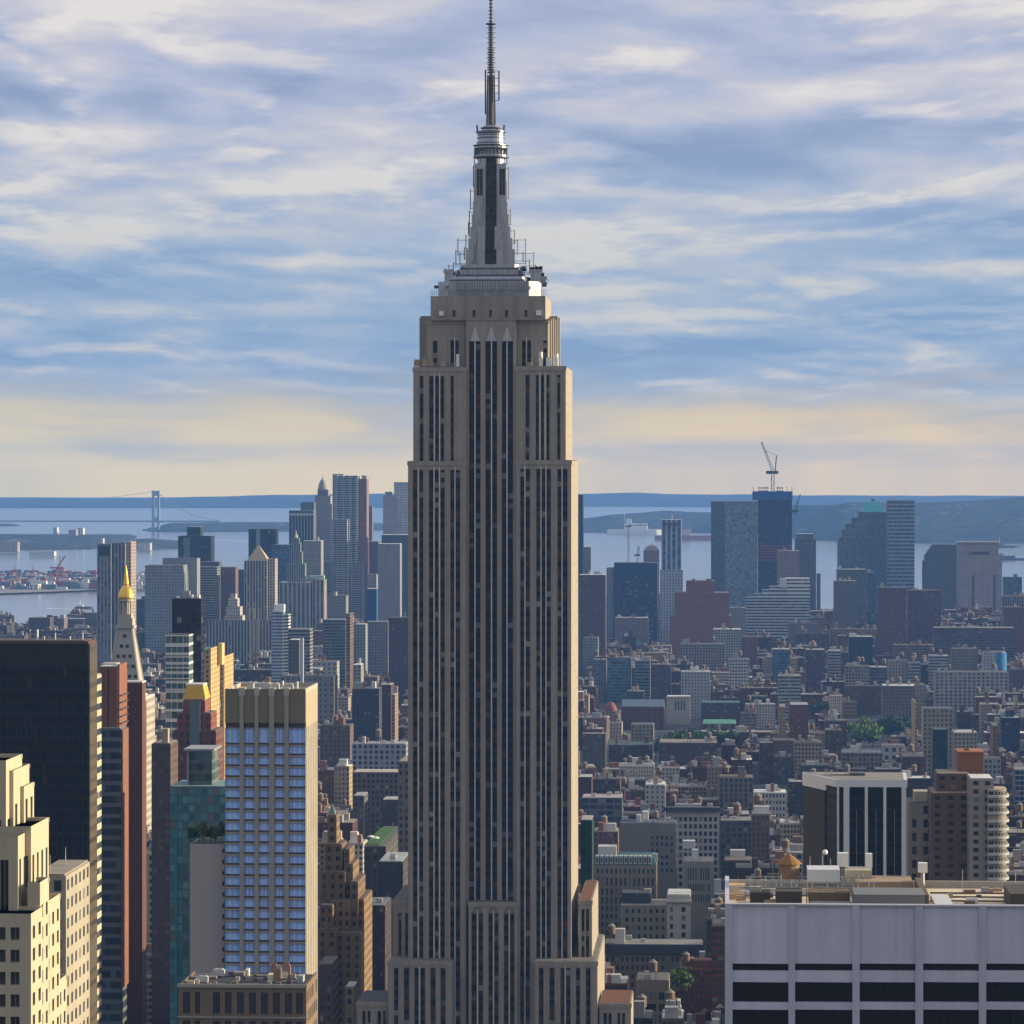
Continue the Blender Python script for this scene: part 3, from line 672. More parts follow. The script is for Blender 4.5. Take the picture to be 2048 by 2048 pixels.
    for i in range(26):
        px = 916 + i * 5.1
        if 963 < px < 985 or px > 1030: continue
        k.box(XX(px, Ym - 13), XX(px + 2.6, Ym - 13), Ym - 13.2, Ym - 13.01, zz(596), zz(589))
    part(k, 'deck_window', mat('deck_glass', (.25, .34, .42), rough=.2), root)
    part(MB().prism(oct_(75 * s, 11.4, 1.5), zz(566.01), zz(556), top=oct_(74 * s, 11, 1.5)), 'crown_drum', SIL, root)
    k = MB(); z_ = zz(596)
    for px0, px1, pt, pb in ((908, 1057, 586, 566),):
        a, b = XX(px0, Ym - 13.4), XX(px1, Ym - 13.4)
        for q in range(7): k.box(a, b, Ym - 13.9 + q * .09, Ym - 13.001, zz(pb) - (zz(pb) - zz(pt)) * (q + .92) / 7, zz(pb) - (zz(pb) - zz(pt)) * q / 7)
    part(k, 'crown_panel', SIL, root)
    k = MB()
    for px0, px1, pt in ((889, 906, 548), (1061, 1082, 546), (1083, 1092, 560)):
        k.box(XX(px0, Ym - 9), XX(px1, Ym - 9), Ym - 9, Ym + 8, zz(566) + .01, zz(pt))
        k.box(XX(px0 - 2, Ym - 9), XX(px1 + 2, Ym - 9), Ym - 9.5, Ym + 8.5, zz(pt) + .01, zz(pt) + .8)
    part(k, 'corner_buttress', SIL, root)
    for px0, px1, pt, pb in ((922, 1053, 542, 556), (930, 1046, 531, 542)):
        part(MB().prism(oct_((px1 - px0) / 2 * s, 9.5 - (556 - pb) * .09, 1.5), zz(pb) + .01, zz(pt)), 'crown_step', SIL, root)
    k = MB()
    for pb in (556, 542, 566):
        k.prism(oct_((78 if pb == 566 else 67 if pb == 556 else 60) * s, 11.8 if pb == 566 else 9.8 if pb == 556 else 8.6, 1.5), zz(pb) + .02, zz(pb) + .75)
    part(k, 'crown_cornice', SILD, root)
    # mooring shaft: cylinder core with four stepped wings
    rc = 29 * s
    k = MB().ring(xc, Ym, rc, rc * .93, zz(531), zz(316), 20); part(k, 'mooring_shaft', SIL, root)
    prof = [(531, 49), (500, 44), (478, 40), (455, 37), (430, 34.5), (405, 33), (365, 32), (330, 31.5)]
    for axis in range(4):
        k = MB()
        for (p0, r0), (p1, r1) in zip(prof, prof[1:]):
            w0 = 3.0
            for q in (-1, 1):
                o_ = q * 3.1
                if axis == 0: k.box(xc + o_ - 1.4, xc + o_ + 1.4, Ym - r0 * s * .82, Ym, zz(p0) + .01, zz(p1))
                if axis == 1: k.box(xc, xc + r0 * s, Ym + q * .05 + min(0, q) * 5.5, Ym + q * .05 + max(0, q) * 5.5, zz(p0) + .01, zz(p1))
                if axis == 2: k.box(xc + o_ - 1.4, xc + o_ + 1.4, Ym, Ym + r0 * s * .82, zz(p0) + .01, zz(p1))
                if axis == 3: k.box(xc - r0 * s, xc, Ym + o_ - 1.4, Ym + o_ + 1.4, zz(p0) + .01, zz(p1))
        part(k, 'shaft_wing', SIL, root)
    k = MB(); a, b = XX(972, Ym - 6), XX(993, Ym - 6); yf = Ym - 49 * s * .84
    n = (zz(318) - zz(536)) / 2.6
    k.box(a, b, yf, Ym, zz(536), zz(500), bay=1.2, fl=2.6); k.box(a, b, Ym - rc * 1.10, Ym, zz(500), zz(316), bay=1.2, fl=2.6)
    part(k, 'stair_window', GLS, root, (.06, .055, .055))
    for px0, px1 in ((954, 966), (999, 1011)):
        k = MB(); a, b = XX(px0, Ym - 4), XX(px1, Ym - 4); k.box(a, b, Ym - 5.75, Ym - 1, zz(392), zz(340), bay=1, fl=2.2); part(k, 'shaft_window', GLS, root, (.2, .2, .22))
    k = MB().lathe(xc, Ym, [(rc * 1.02, zz(318)), (rc * 1.2, zz(314)), (rc * 1.2, zz(311)), (rc * 1.08, zz(310)), (rc * 1.08, zz(304)), (rc * .98, zz(304)), (rc * 1.0, zz(298)), (rc * 1.18, zz(297)), (rc * 1.18, zz(294)),
                        (rc * .98, zz(292)), (rc * .93, zz(282)), (rc * .9, zz(268)), (rc * 1.0, zz(266)), (rc * 1.0, zz(263)), (rc * .72, zz(262)), (rc * .55, zz(252)), (rc * .3, zz(249)), (0, zz(249))], 24)
    part(k, 'lantern_cap', SIL, root)
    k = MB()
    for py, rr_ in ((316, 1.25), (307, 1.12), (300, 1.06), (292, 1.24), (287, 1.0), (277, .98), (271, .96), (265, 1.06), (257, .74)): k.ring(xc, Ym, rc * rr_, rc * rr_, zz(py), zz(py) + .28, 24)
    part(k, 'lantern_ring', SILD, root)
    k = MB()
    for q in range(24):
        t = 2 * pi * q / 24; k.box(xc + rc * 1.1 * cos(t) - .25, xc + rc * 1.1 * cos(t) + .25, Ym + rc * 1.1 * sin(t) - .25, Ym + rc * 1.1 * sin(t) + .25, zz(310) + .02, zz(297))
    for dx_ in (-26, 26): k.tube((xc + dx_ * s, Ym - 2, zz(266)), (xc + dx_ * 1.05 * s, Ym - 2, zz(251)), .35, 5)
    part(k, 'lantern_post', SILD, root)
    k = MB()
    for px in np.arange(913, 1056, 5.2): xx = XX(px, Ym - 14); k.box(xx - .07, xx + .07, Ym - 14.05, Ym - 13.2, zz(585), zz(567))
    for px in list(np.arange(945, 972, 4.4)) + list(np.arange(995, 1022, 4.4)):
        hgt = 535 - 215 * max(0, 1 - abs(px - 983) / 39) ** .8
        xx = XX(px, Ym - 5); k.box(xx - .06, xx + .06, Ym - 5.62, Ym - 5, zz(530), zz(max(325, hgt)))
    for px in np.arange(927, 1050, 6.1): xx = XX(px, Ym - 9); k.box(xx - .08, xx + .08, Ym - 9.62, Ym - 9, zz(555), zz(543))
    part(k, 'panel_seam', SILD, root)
    # antenna mast: braced lattice, then ringed pole
    ant = part(MB().tube((xc, Ym, zz(252)), (xc, Ym, zz(150)), .85, 8).tube((xc, Ym, zz(150)), (xc, Ym, zz(40)), .62, 8, r2=.5).tube((xc, Ym, zz(40)), (xc, Ym, zz(-98)), .45, 8, r2=.18), 'antenna', mat('antenna_steel', (.20, .19, .18), rough=.6), root)
    k = MB(); hw = 8.2 * s
    for sx in (-1, 1):
        for sy in (-1, 1): k.tube((xc + sx * hw, Ym + sy * hw, zz(252)), (xc + sx * hw * .8, Ym + sy * hw * .8, zz(150)), .2, 5)
    N = 26
    for i in range(N):
        za, zb_ = zz(252 - 102 * i / N), zz(252 - 102 * (i + 1) / N); h0 = hw * (1 - .2 * i / N)
        P = [(xc - h0, Ym - h0), (xc + h0, Ym - h0), (xc + h0, Ym + h0), (xc - h0, Ym + h0)]
        for a, b in zip(P, P[1:] + P[:1]):
            k.tube((*a, za), (*b, zb_), .09, 4); k.tube((*a, za), (*b, za), .09, 4)
    part(k, 'lattice', DARKM, ant)
    k = MB()
    for py in list(range(146, 50, -5)) + list(range(44, -90, -7)):
        r_ = 1.25 if py > 100 else 1.0 if py > 50 else .75
        k.ring(xc, Ym, r_, r_, zz(py), zz(py) + .45, 8)
        if py % 2 == 0 and py > 52: k.tube((xc - 1.75, Ym, zz(py)), (xc + 1.75, Ym, zz(py)), .13, 4)
    k.ring(xc, Ym, 1.9, 1.9, zz(49), zz(47), 10)
    part(k, 'dipole_ring', DARKM, ant)
    for px0, px1, pt, pb in ((987, 998, 142, 201), (971, 976, 140, 228)):
        xa, xb = XX(px0, Ym), XX(px1, Ym); xo = xb if px0 > 982 else xa; k = MB()
        k.tube((xo, Ym, zz(pb)), (xo, Ym, zz(pt)), .28, 5)
        for py in np.linspace(pt, pb, 5): k.tube((xc, Ym, zz(py)), (xo, Ym, zz(py)), .14, 4)
        part(k, 'side_antenna', DARKM, ant)
    for px, pt, pb in ((948, 332, 375), (940, 422, 475), (917, 478, 512), (921, 505, 530), (1052, 478, 530), (904, 540, 556), (1018, 335, 400), (1072, 530, 552), (894, 540, 565), (1080, 545, 570), (1047, 505, 525), (930, 495, 520), (942, 380, 420), (938, 445, 470), (933, 470, 500), (1022, 420, 452), (1030, 460, 490), (1036, 480, 510), (908, 525, 548), (1060, 520, 548), (899, 530, 552), (1068, 505, 545), (913, 500, 532), (950, 300, 330), (1015, 298, 330)):
        xo = XX(px, Ym); k = MB().tube((xo, Ym - 3, zz(pb)), (xo, Ym - 3, zz(pt)), .2, 5)
        for py in (pt + 3, pb - 2): k.tube((xo, Ym - 3, zz(py)), (xo + (xc - xo) * .3, Ym - 2, zz(py)), .12, 4)
        part(k, 'bracket_aerial', METAL, root)
    for px, py in ((878, 577), (1092, 574)):
        xo = XX(px, Ym); part(MB().box(xo - .8, xo + .8, Ym - 13, Ym - 11.5, zz(py + 3), zz(py - 3)), 'floodlight', DARKM, root)
    for i in range(44):
        px = rng.choice([rng.uniform(886, 930), rng.uniform(1040, 1088)]); pz = 548 if 889 < px < 906 else 545 if 1061 < px < 1082 else 556
        if 906 < px < 1060: pz = 566 if px < 922 or px > 1053 else 545
        xo = XX(px, Ym - 8); part(MB().box(xo - .6, xo + .6, Ym - 8, Ym - 6.8, zz(pz), zz(pz - rng.uniform(4, 10))), 'transmitter_box', rng.choice([WHITEM, METAL, DARKM]), root)
    # ---------------------------------------------------- lower setbacks
    arch = [(943, 953), (957, 966), (977, 985.5), (988.5, 997), (1008, 1017), (1020, 1028.5)]
    x0, x1, z0, z1 = wing('lower_core', 937, 1036, 1806, None, Y - 1.6, D - 8, arch, 1827, [(953, 957), (985.5, 988.5), (1017, 1020)], side=False)
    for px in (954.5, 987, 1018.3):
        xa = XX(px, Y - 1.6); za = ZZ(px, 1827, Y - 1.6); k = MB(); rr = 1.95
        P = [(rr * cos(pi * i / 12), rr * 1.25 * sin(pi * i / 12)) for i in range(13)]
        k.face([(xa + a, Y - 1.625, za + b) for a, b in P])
        part(k, 'arch_head', mat('arch_shade_stone', (.19, .165, .145)), root)  # darker stone colour stands in for shadow in the arch heads
    Y2 = Y - 1.0
    tl = [(797, 803), (811, 817)]
    wing('setback', 785, 816, 1802, None, Y + 6, D - 12, tl, 1826, [], side=False)
    wing('setback', 1157, 1184, 1802, None, Y + 4, D + 4, [(1163, 1169), (1172, 1178)], 1818, [], roof=(.13, .055, .03))
    Y3 = Y - 7
    wing('base_wing', 776, 905, 1924, None, Y3, D + 10, [(788, 796.5), (808, 818), (829, 837), (841, 850), (861, 871), (881, 891)], 1936, [(837, 841)], roof=(.16, .15, .15))
    wing('base_wing', 1069, 1195, 1924, None, Y3, D + 16, [(1078, 1087), (1099, 1109), (1121, 1129), (1132, 1141), (1152, 1160), (1172, 1181)], 1936, [(1129, 1132)], roof=(.16, .15, .15))
    wing('annex_wing', 713, 775, 2006, None, Y3 + 2, 30, [(725, 731), (735, 741), (755, 762), (766, 772)], 2022, roof=(.10, .10, .11))
    wing('annex_wing', 1198, 1262, 2008, None, Y3 + 2, 34, [(1207, 1214), (1217, 1223), (1235, 1241), (1244, 1250)], 2026, roof=(.13, .055, .03))
build_tall_tower()
# ================================================================ near buildings
def rows_px(px, Y, lst): return [tuple(sorted((ZZ(px, a, Y), ZZ(px, b, Y)))) for a, b in lst]
def cols_px(Y, lst): return [(XX(a, Y), XX(b, Y)) for a, b in lst]
PD = pane('dark_pane', (.03, .028, .03)); PN = pane('office_pane', (.035, .04, .05), blind=.12, blindc=(.22, .21, .19))

# ---- white office block, bottom right: bays between broad mullions
def white_office():
    Y = 520.0; pl, pr = 1450, 2142
    root = thing('office_block', 'pale grey office block with cluttered flat roof and blank panels, bottom right corner', 'office building', (XX(1780, Y), Y, 0))
    LANDMARKS.append((1750, 1812, 'the pale grey office block'))
    x0, x1 = XX(pl, Y), XX(pr, Y); zt = ZZ(1780, 1812, Y); D = 37.0
    col = (.49, .50, .61)
    PAN = mat('pale_panel', (1, 1, 1), objcol=True, var=.10, scale=.35, streak=.16, rough=.7)
    part(MB().box(x0, x1, Y + 1.0, Y + D, 0, zt - 1.6, bay=8.75, fl=3.9, skip='f').box(x0, x0 + .6, Y + .8, Y + D, zt - 1.6, zt), 'wall', facade(.88, .6, glass=(.01, .01, .012)), root, col)
    # spandrels and columns
    bx = [(1465, 1577), (1590, 1705), (1719, 1831), (1846, 1958), (1972, 2084), (2098, 2142)]
    sp_ = [(1818, 1927), (1941, 1964), (2004, 2019), (2064, 2079), (2124, 2139), (2184, 2199), (2244, 2259), (2304, 2319), (2364, 2379), (2424, 2439)]
    k = MB()
    e = [pl] + [q for a in bx for q in a]
    for i in range(0, len(e) - 1, 2):
        a, b = XX(e[i], Y), XX(e[i + 1], Y); k.box(a, b, Y - .35, Y + 1, 0, zt - .02)
        k.box((a + b) / 2 - .12, (a + b) / 2 + .12, Y - .5, Y - .351, 0, zt - .05)
    part(k, 'pier', PAN, root, col)
    GB = mat('black_glass', (.010, .010, .012), rough=.12, spec=.5, var=.3)
    n = 0
    for i, (a, b) in enumerate(bx):
        xa, xb = XX(a, Y), XX(b, Y)
        for j, (pt, pb) in enumerate(sp_):
            part(MB().box(xa, xb, Y, Y + .9, ZZ(a, pb, Y), ZZ(a, pt, Y) if j else zt - .03), 'panel', PAN, root, (lambda f_: tuple(c * f_ for c in col))(rng.uniform(.94, 1.05)))
            zlo = ZZ(a, sp_[j + 1][0], Y) if j + 1 < len(sp_) else 0
            k = MB(); k.face([(xa, Y + .6, zlo), (xb, Y + .6, zlo), (xb, Y + .6, ZZ(a, pb, Y)), (xa, Y + .6, ZZ(a, pb, Y))])
            for q in range(1, 4): k.box(xa + (xb - xa) * q / 4 - .05, xa + (xb - xa) * q / 4 + .05, Y + .5, Y + .599, zlo, ZZ(a, pb, Y), 1)
            part(k, 'window', [GB, mat('bronze_mullion', (.022, .022, .025), rough=.4)], root)
    part(MB().box(x0 - .02, x1, Y - .38, Y + .8, zt - .02 + .01, zt + .22), 'parapet', PAN, root, (.44, .44, .50))
    zr = zt - 1.5
    part(MB().box(x0 + .6, x1, Y + .8, Y + D - .6, zr - .15, zr), 'roof', mat('gravel_roof', (.60, .51, .39), var=.4, scale=.35, rough=.95), root)
    k = MB().box(x0, x1, Y + D - .6, Y + D, zr, zt - .5)
    part(k, 'parapet', PAN, root, (.36, .33, .29))
    # roof plant, left to right
    def at(px, dy): return XX(px, Y + dy)
    def rbox(name, a, b, dy, d, h0, h1, m_, col_=None): part(MB().box(at(a, dy), at(b, dy), Y + dy, Y + dy + d, zr + h0, zr + h1), name, m_, root, col_)
    # water tank with copper cone
    tx, ty = at(1578, 29), Y + 29
    tk = part(MB().lathe(tx, ty, [(1.55, zr + 2.1), (1.55, zr + 4.3)], 14), 'water_tank', mat('tank_board', (.22, .15, .10), var=.3, scale=.7), root)
    part(MB().lathe(tx, ty, [(1.95, zr + 4.25), (0, zr + 5.8)], 14), 'tank_roof', mat('copper_orange', (.25, .13, .055), var=.2, scale=.6), tk)
    k = MB()
    for i in range(8): t = 2 * pi * i / 8; k.tube((tx + 1.5 * cos(t), ty + 1.5 * sin(t), zr), (tx + 1.5 * cos(t), ty + 1.5 * sin(t), zr + 2.1), .1, 5)
    part(k, 'tank_leg', METAL, tk)
    # steel dunnage with pipes
    k = MB()
    for i in range(26):
        px = 1490 + i * 10.3; x = at(px, 14 + (i % 3) * 7); y = Y + 14 + (i % 3) * 7
        k.tube((x, y, zr), (x, y, zr + 2.6 + (i * 7 % 5) * .22), .08, 5)
    for dy in (14, 21, 28):
        for z in (1.3, 2.4): k.tube((at(1490, dy), Y + dy, zr + z), (at(1752, dy), Y + dy, zr + z), .1, 5)
    part(k, 'pipe_rack', METAL, root)
    rbox('cooling_unit', 1615, 1680, 24, 6, 2.1, 3.9, mat('pale_metal', (.56, .57, .60), rough=.5, var=.1))
    rbox('cooling_unit', 1500, 1540, 12, 5, .3, 1.9, mat('dark_unit', (.055, .05, .045), rough=.7))
    rbox('cooling_unit', 1552, 1604, 10, 6, .2, 2.3, mat('dark_unit', (.055, .05, .045)))
    rbox('cooling_unit', 1618, 1700, 11, 5, .4, 2.1, mat('brown_unit', (.16, .12, .08)))
    rbox('duct', 1708, 1850, 4, 9, 1.0, 2.6, mat('duct_grey', (.15, .155, .17), rough=.6))
    rbox('duct', 1620, 1712, 5, 3, .5, 1.2, mat('duct_grey', (.15, .155, .17)))
    rbox('bulkhead', 1712, 1826, 26, 8, 0, 2.0, mat('bulkhead_tan', (.34, .25, .17)))
    rbox('bulkhead', 1690, 1744, 30, 5, 0, 3.2, mat('bulkhead_pale', (.42, .38, .30)))
    rbox('bulkhead', 1845, 1858, 6, 22, 0, 2.4, mat('bulkhead_brown', (.12, .085, .06)))
    rbox('roof_curb', 1870, 1906, 8, 12, 0, .9, mat('pale_metal', (.56, .57, .60)))
    rbox('roof_curb', 1458, 1492, 20, 14, 0, .8, mat('curb_tan', (.46, .33, .18)))
    for px, dy, w_, h0, h1, nm in ((1686, 33, 22, 3.4, 5.4, 'dish_shelter'), (1738, 33, 14, 3.2, 5.3, 'dish_shelter'), (1846, 33, 19, 2.6, 4.0, 'dish_shelter')):
        o = part(MB().box(at(px, dy) - w_ * .035, at(px, dy) + w_ * .035, Y + dy, Y + dy + 1.4, zr + h0, zr + h1), nm, WHITEM, root)
        part(MB().tube((at(px, dy), Y + dy + .7, zr), (at(px, dy), Y + dy + .7, zr + h0), .3, 6), 'stand', METAL, o)
    o = part(MB().lathe(at(1650, 34), Y + 34, [(0, zr + 5.0), (.32, zr + 5.15), (.42, zr + 5.42), (.32, zr + 5.7), (0, zr + 5.85)], 12), 'dome_lamp', WHITEM, root)
    part(MB().tube((at(1645, 34), Y + 34, zr), (at(1645, 34), Y + 34, zr + 5.05), .1, 5), 'pole', METAL, o)
    for px, h in ((1620, 5.2), (1661, 4.9), (1546, 4.4), (2031, 3.2), (1925, 3.4)): part(MB().tube((at(px, 30), Y + 30, zr), (at(px, 30), Y + 30, zr + h), .06, 5), 'mast', METAL, root)
    for i in range(46):
        px = rng.uniform(1470, 2060); dy = rng.uniform(2, 32); s_ = rng.uniform(.3, .9)
        part(MB().box(at(px, dy) - s_, at(px, dy) + s_, Y + dy, Y + dy + s_ * 1.5, zr, zr + s_ * rng.uniform(.6, 1.6)), 'roof_unit', rng.choice([METAL, DARKM, mat('brown_unit', (.16, .12, .08)), mat('bulkhead_tan', (.34, .25, .17)), WHITEM]), root)
    k = MB()
    for i in range(5): a_, b_ = at(1860, 9 + i * 5), at(2140, 9 + i * 5); k.tube((a_, Y + 9 + i * 5, zr + .12), (b_, Y + 9 + i * 5, zr + .12), .12, 5)
    part(k, 'roof_pipe', DARKM, root)
    rbox('planter', 2020, 2062, 8, 12, 0, 2.4, mat('dark_unit', (.055, .05, .045)))
    note(x0, x1, Y, Y + D, zt, 'n')
white_office()

# ---- cream setback tower, bottom left corner
def cream_tower():
    Y = 590.0; c = C['cream']
    root = thing('setback_tower', 'cream stone tower stepping back in tiers, sunlit along its side, bottom left corner', 'tower', (XX(20, Y), Y, 0))
    LANDMARKS.append((40, 1660, 'the cream stepped tower'))
    WL = mat('cream_stone', (1, 1, 1), objcol=True, var=.14, scale=.25, streak=.12); S = facade(.42, .6, glass=(.03, .03, .035), blind=.05)
    GL = pane('dark_pane', (.03, .028, .03))
    fr = c
    def block(pl, pr, pt, pb, Yf, dep, win, rows, bayr=4.2):
        x0, x1 = XX(pl, Yf), XX(pr, Yf); zt = ZZ(pr, pt, Yf); zb = ZZ(pr, pb, Yf) if pb else 0
        part(MB().box(x0, x1, Yf + .6, Yf + dep, zb, zt, skip='fr').box(x0, x1 - .4, Yf + .62, Yf + .7, zb, zt, skip='fr'), 'wall', S, root, fr)
        holes(root, x0, x1, zb, zt + .6, Yf, cols_px(Yf, win), rows_px(pr, Yf, rows), WL, fr, GL, rec=.6, nm=1, frame=mat('steel_frame', (.16, .17, .18)))
        # sunlit side with real windows: built along Y
        mb = MB(); ys = [Yf]; n = max(1, round(dep / bayr)); b_ = dep / n; rz = rows_px(pr, Yf, rows)
        cy_ = [(Yf + b_ * (i + .30), Yf + b_ * (i + .72)) for i in range(n)]
        us = sorted({Yf, Yf + dep, *[q for p in cy_ for q in p]}); vs = sorted({zb, zt + .6, *[q for p in rz for q in p]})
        for i in range(len(us) - 1):
            for j in range(len(vs) - 1):
                a, b, c0, d = us[i], us[i + 1], vs[j], vs[j + 1]
                if any(p < (a + b) / 2 < q for p, q in cy_) and any(p < (c0 + d) / 2 < q for p, q in rz):
                    mb.face([(x1, a, c0), (x1 - .5, a, c0), (x1 - .5, a, d), (x1, a, d)]); mb.face([(x1, b, c0), (x1, b, d), (x1 - .5, b, d), (x1 - .5, b, c0)])
                    mb.face([(x1, a, c0), (x1, b, c0), (x1 - .5, b, c0), (x1 - .5, a, c0)]); mb.face([(x1, a, d), (x1 - .5, a, d), (x1 - .5, b, d), (x1, b, d)])
                    k = MB(); k.face([(x1 - .5, a, c0), (x1 - .5, b, c0), (x1 - .5, b, d), (x1 - .5, a, d)]); part(k, 'window', GL, root)
                else: mb.face([(x1, a, c0), (x1, b, c0), (x1, b, d), (x1, a, d)])
        part(mb, 'side_wall', WL, root, c)
        part(MB().box(x0 + .4, x1 - .4, Yf + .62, Yf + dep - .4, zt - .1, zt), 'roof', ROOF, root, (.14, .13, .12))
        part(MB().box(x0, x1 + .1, Yf + dep - .4, Yf + dep, zt - .2, zt + .6), 'parapet', WL, root, c)
        note(x0, x1, Yf, Yf + dep, zt, 'n')
    # lowest, with paired windows on each floor
    fl = [(1855 + 44.7 * i, 1881 + 44.7 * i) for i in range(14)]
    block(-90, 62, 1835, None, Y, 10, [(-76, -58), (-50, -34), (-22, -4), (-4 + 3, 11), (21, 39)], fl)
    block(55, 80, 1772, None, Y + 10, 8, [(62, 70)], [(1812 + 44 * i, 1838 + 44 * i) for i in range(14)])
    block(72, 92, 1812, None, Y + 17, 13, [(78, 84)], [(1833 + 44 * i, 1858 + 44 * i) for i in range(14)])
    block(-70, 36, 1680, 1850, Y + 9, 11, [(-30, -8), (0, 17)], [(1720, 1830)])
    block(-40, 62, 1660, 1840, Y + 15, 16, [(20, 26), (48, 56)], [(1712, 1775)])
    block(-40, 12, 1528, 1700, Y + 18, 14, [(-6, 2)], [(1640, 1672)], 5)
    block(-30, 27, 1548, 1680, Y + 21, 14, [(15, 20)], [(1610, 1668)], 5)
    block(20, 48, 1580, 1672, Y + 27, 9, [(37, 42)], [(1600, 1660)], 4)
    mast(root, 42, 1520, 1582, Y + 33, .18)
    block(88, 108, 1975, None, Y + 30, 12, [(94, 100)], [(1995 + 44 * i, 2020 + 44 * i) for i in range(8)])
cream_tower()
r_, d_ = bld('stone_building', 'cream stone building with two thin masts in front of the dark slab', 'building', 66, 132, 1752, 690, 26, (.40, .36, .30), FS, 4, 3.6, short='the cream building with masts')
mast(r_, 100, 1710, 1754, 700, .12); mast(r_, 131, 1695, 1754, 705, .14)
pxbox(r_, 'penthouse', 84, 112, 1745, 1752, 700, 10, WALL, (.30, .28, .25))

# ---- hotel tower with blue windows
def blue_hotel():
    Y = 1100.0; c = (.32, .285, .25)
    root = thing('hotel_tower', 'beige concrete hotel tower with five columns of bright blue windows and ribbed crown', 'tower', (XX(530, Y), Y, 0))
    LANDMARKS.append((530, 1375, 'the blue windowed hotel tower'))
    x0, x1 = XX(450, Y), XX(611, Y); zt = ZZ(530, 1378, Y); D = 33.0
    WL = mat('hotel_concrete', (1, 1, 1), objcol=True, var=.1, scale=.2, streak=.1)
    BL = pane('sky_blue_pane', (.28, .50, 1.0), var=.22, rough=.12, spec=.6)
    rows = []
    for i in range(23):
        t_ = 1491 + 22.0 * i; rows.append((t_, t_ + 19.5))
    rows[0] = (1457, 1489.5)
    for i in range(1, 23): rows[i] = (1490 + 21.95 * (i - 1) + 2.0, 1490 + 21.95 * i - 1.2)
    holes(root, x0, x1, 0, ZZ(530, 1455.5, Y), Y, cols_px(Y, [(450.6, 479), (488, 509), (517.5, 538), (549, 568.5), (578, 610.4)]), rows_px(530, Y, rows), WL, c, BL, rec=.45, nm=2,
          frame=mat('white_mullion', (.74, .76, .80)), sill=.55, stuff_after=100)
    # ribs between columns, running up to the crown
    k = MB()
    for a, b in ((479.5, 487.5), (509.5, 517), (538.5, 548.5), (569, 577.5)):
        k.box(XX(a, Y), XX(b, Y), Y - .5, Y - .01, 0, ZZ(530, 1391, Y))
    part(k, 'rib', WL, root, c)
    # crown: recessed louvred panels
    zc0, zc1 = ZZ(530, 1455.4, Y), zt
    part(MB().box(x0, x1, Y + 1.2, Y + D, zc0, zt - 1.2, skip='f'), 'crown', WL, root, (.33, .28, .21))
    for a, b in ((450, 479.5), (487.5, 509.5), (517, 538.5), (548.5, 569), (577.5, 611)):
        part(MB().box(XX(a, Y), XX(b, Y), Y, Y + 1.0, ZZ(530, 1446, Y), zt), 'crown_panel', mat('crown_louvre', (.20, .168, .112), var=.15, streak=.2), root)
        part(MB().box(XX(a, Y) + .3, XX(b, Y) - .3, Y + .5, Y + 1.1, zc0 + .01, ZZ(530, 1446, Y) - .01), 'louvre', DARKM, root)
    part(MB().box(x0, x0 + .6, Y + 1.0, Y + D, zt - 1.2, zt).box(x1 - .6, x1, Y + 1.0, Y + D, zt - 1.2, zt).box(x0 + .6, x1 - .6, Y + D - .6, Y + D, zt - 1.2, zt), 'parapet', WL, root, (.38, .345, .30))
    for a, b in ((479.5, 489), (509.5, 518), (538.5, 548.5), (569, 577.5)):
        part(MB().box(XX(a, Y) - .2, XX(b, Y) + .2, Y - .55, Y + 2.2, ZZ(530, 1391, Y) + .01, ZZ(530, 1376, Y)), 'rib_cap', WL, root, (.40, .37, .33))
    part(MB().box(x0 + .6, x1 - .6, Y + 1.2, Y + D - .6, zt - 1.3, zt - 1.1), 'roof', ROOF, root, (.33, .27, .2))
    LIT = facade(.36, .999, glass=(.30, .29, .26), blind=0, span=None)
    part(MB().box(x0, x1, Y + .5, Y + D, 0, zc0 - .01, bay=4.6, fl=3.2, skip='f'), 'side_wall', facade(.30, .999, glass=(.05, .048, .04), blind=.0, gr=.5), root, c)
    roof_bits(root, x0 + 3, x1 - 3, Y + 6, Y + D - 3, zt - 1.1, rng, 0, 0, 5, 1, (.45, .42, .38))
    for px in (507, 540, 566, 595): part(MB().tube((XX(px, Y + 15), Y + 15, zt - 1.2), (XX(px, Y + 15), Y + 15, zt + rng.uniform(.5, 1.6)), .3, 6), 'vent_pipe', WHITEM, root)
    note(x0, x1, Y, Y + D, zt, 'n')
    # plain annex wall at left with roof garden
    an = thing('annex_building', 'plain grey blank wall annex with shrubs on its roof beside the hotel tower', 'building', (XX(412, Y), Y + 3, 0))
    LANDMARKS.append((412, 1690, 'the blank grey annex wall'))
    xa, xb = XX(380, Y + 3), XX(449.3, Y + 3); za = ZZ(412, 1688, Y + 3)
    cw = cols_px(Y + 3, [(444.6, 448.9)])
    holes(an, xa, xb, 0, za, Y + 3, cw, rows_px(412, Y + 3, [(1697 + 21.9 * i, 1706 + 21.9 * i) for i in range(12)]), mat('smooth_render', (1, 1, 1), objcol=True, var=.05, scale=.06, streak=.03), (.34, .31, .30), pane('rust_pane', (.07, .03, .025)), rec=.4)
    part(MB().box(xa, xb, Y + 3.4, Y + 24, 0, za - .02, skip='f'), 'wall', WALL, an, (.34, .31, .3))
    part(MB().box(xa + .4, xb - .1, Y + 3.6, Y + 23, za - .1, za - .05 + .06), 'roof', ROOF, an, (.10, .11, .09))
    note(xa, xb, Y + 3, Y + 24, za, 'n')
    return za
ZA = blue_hotel()

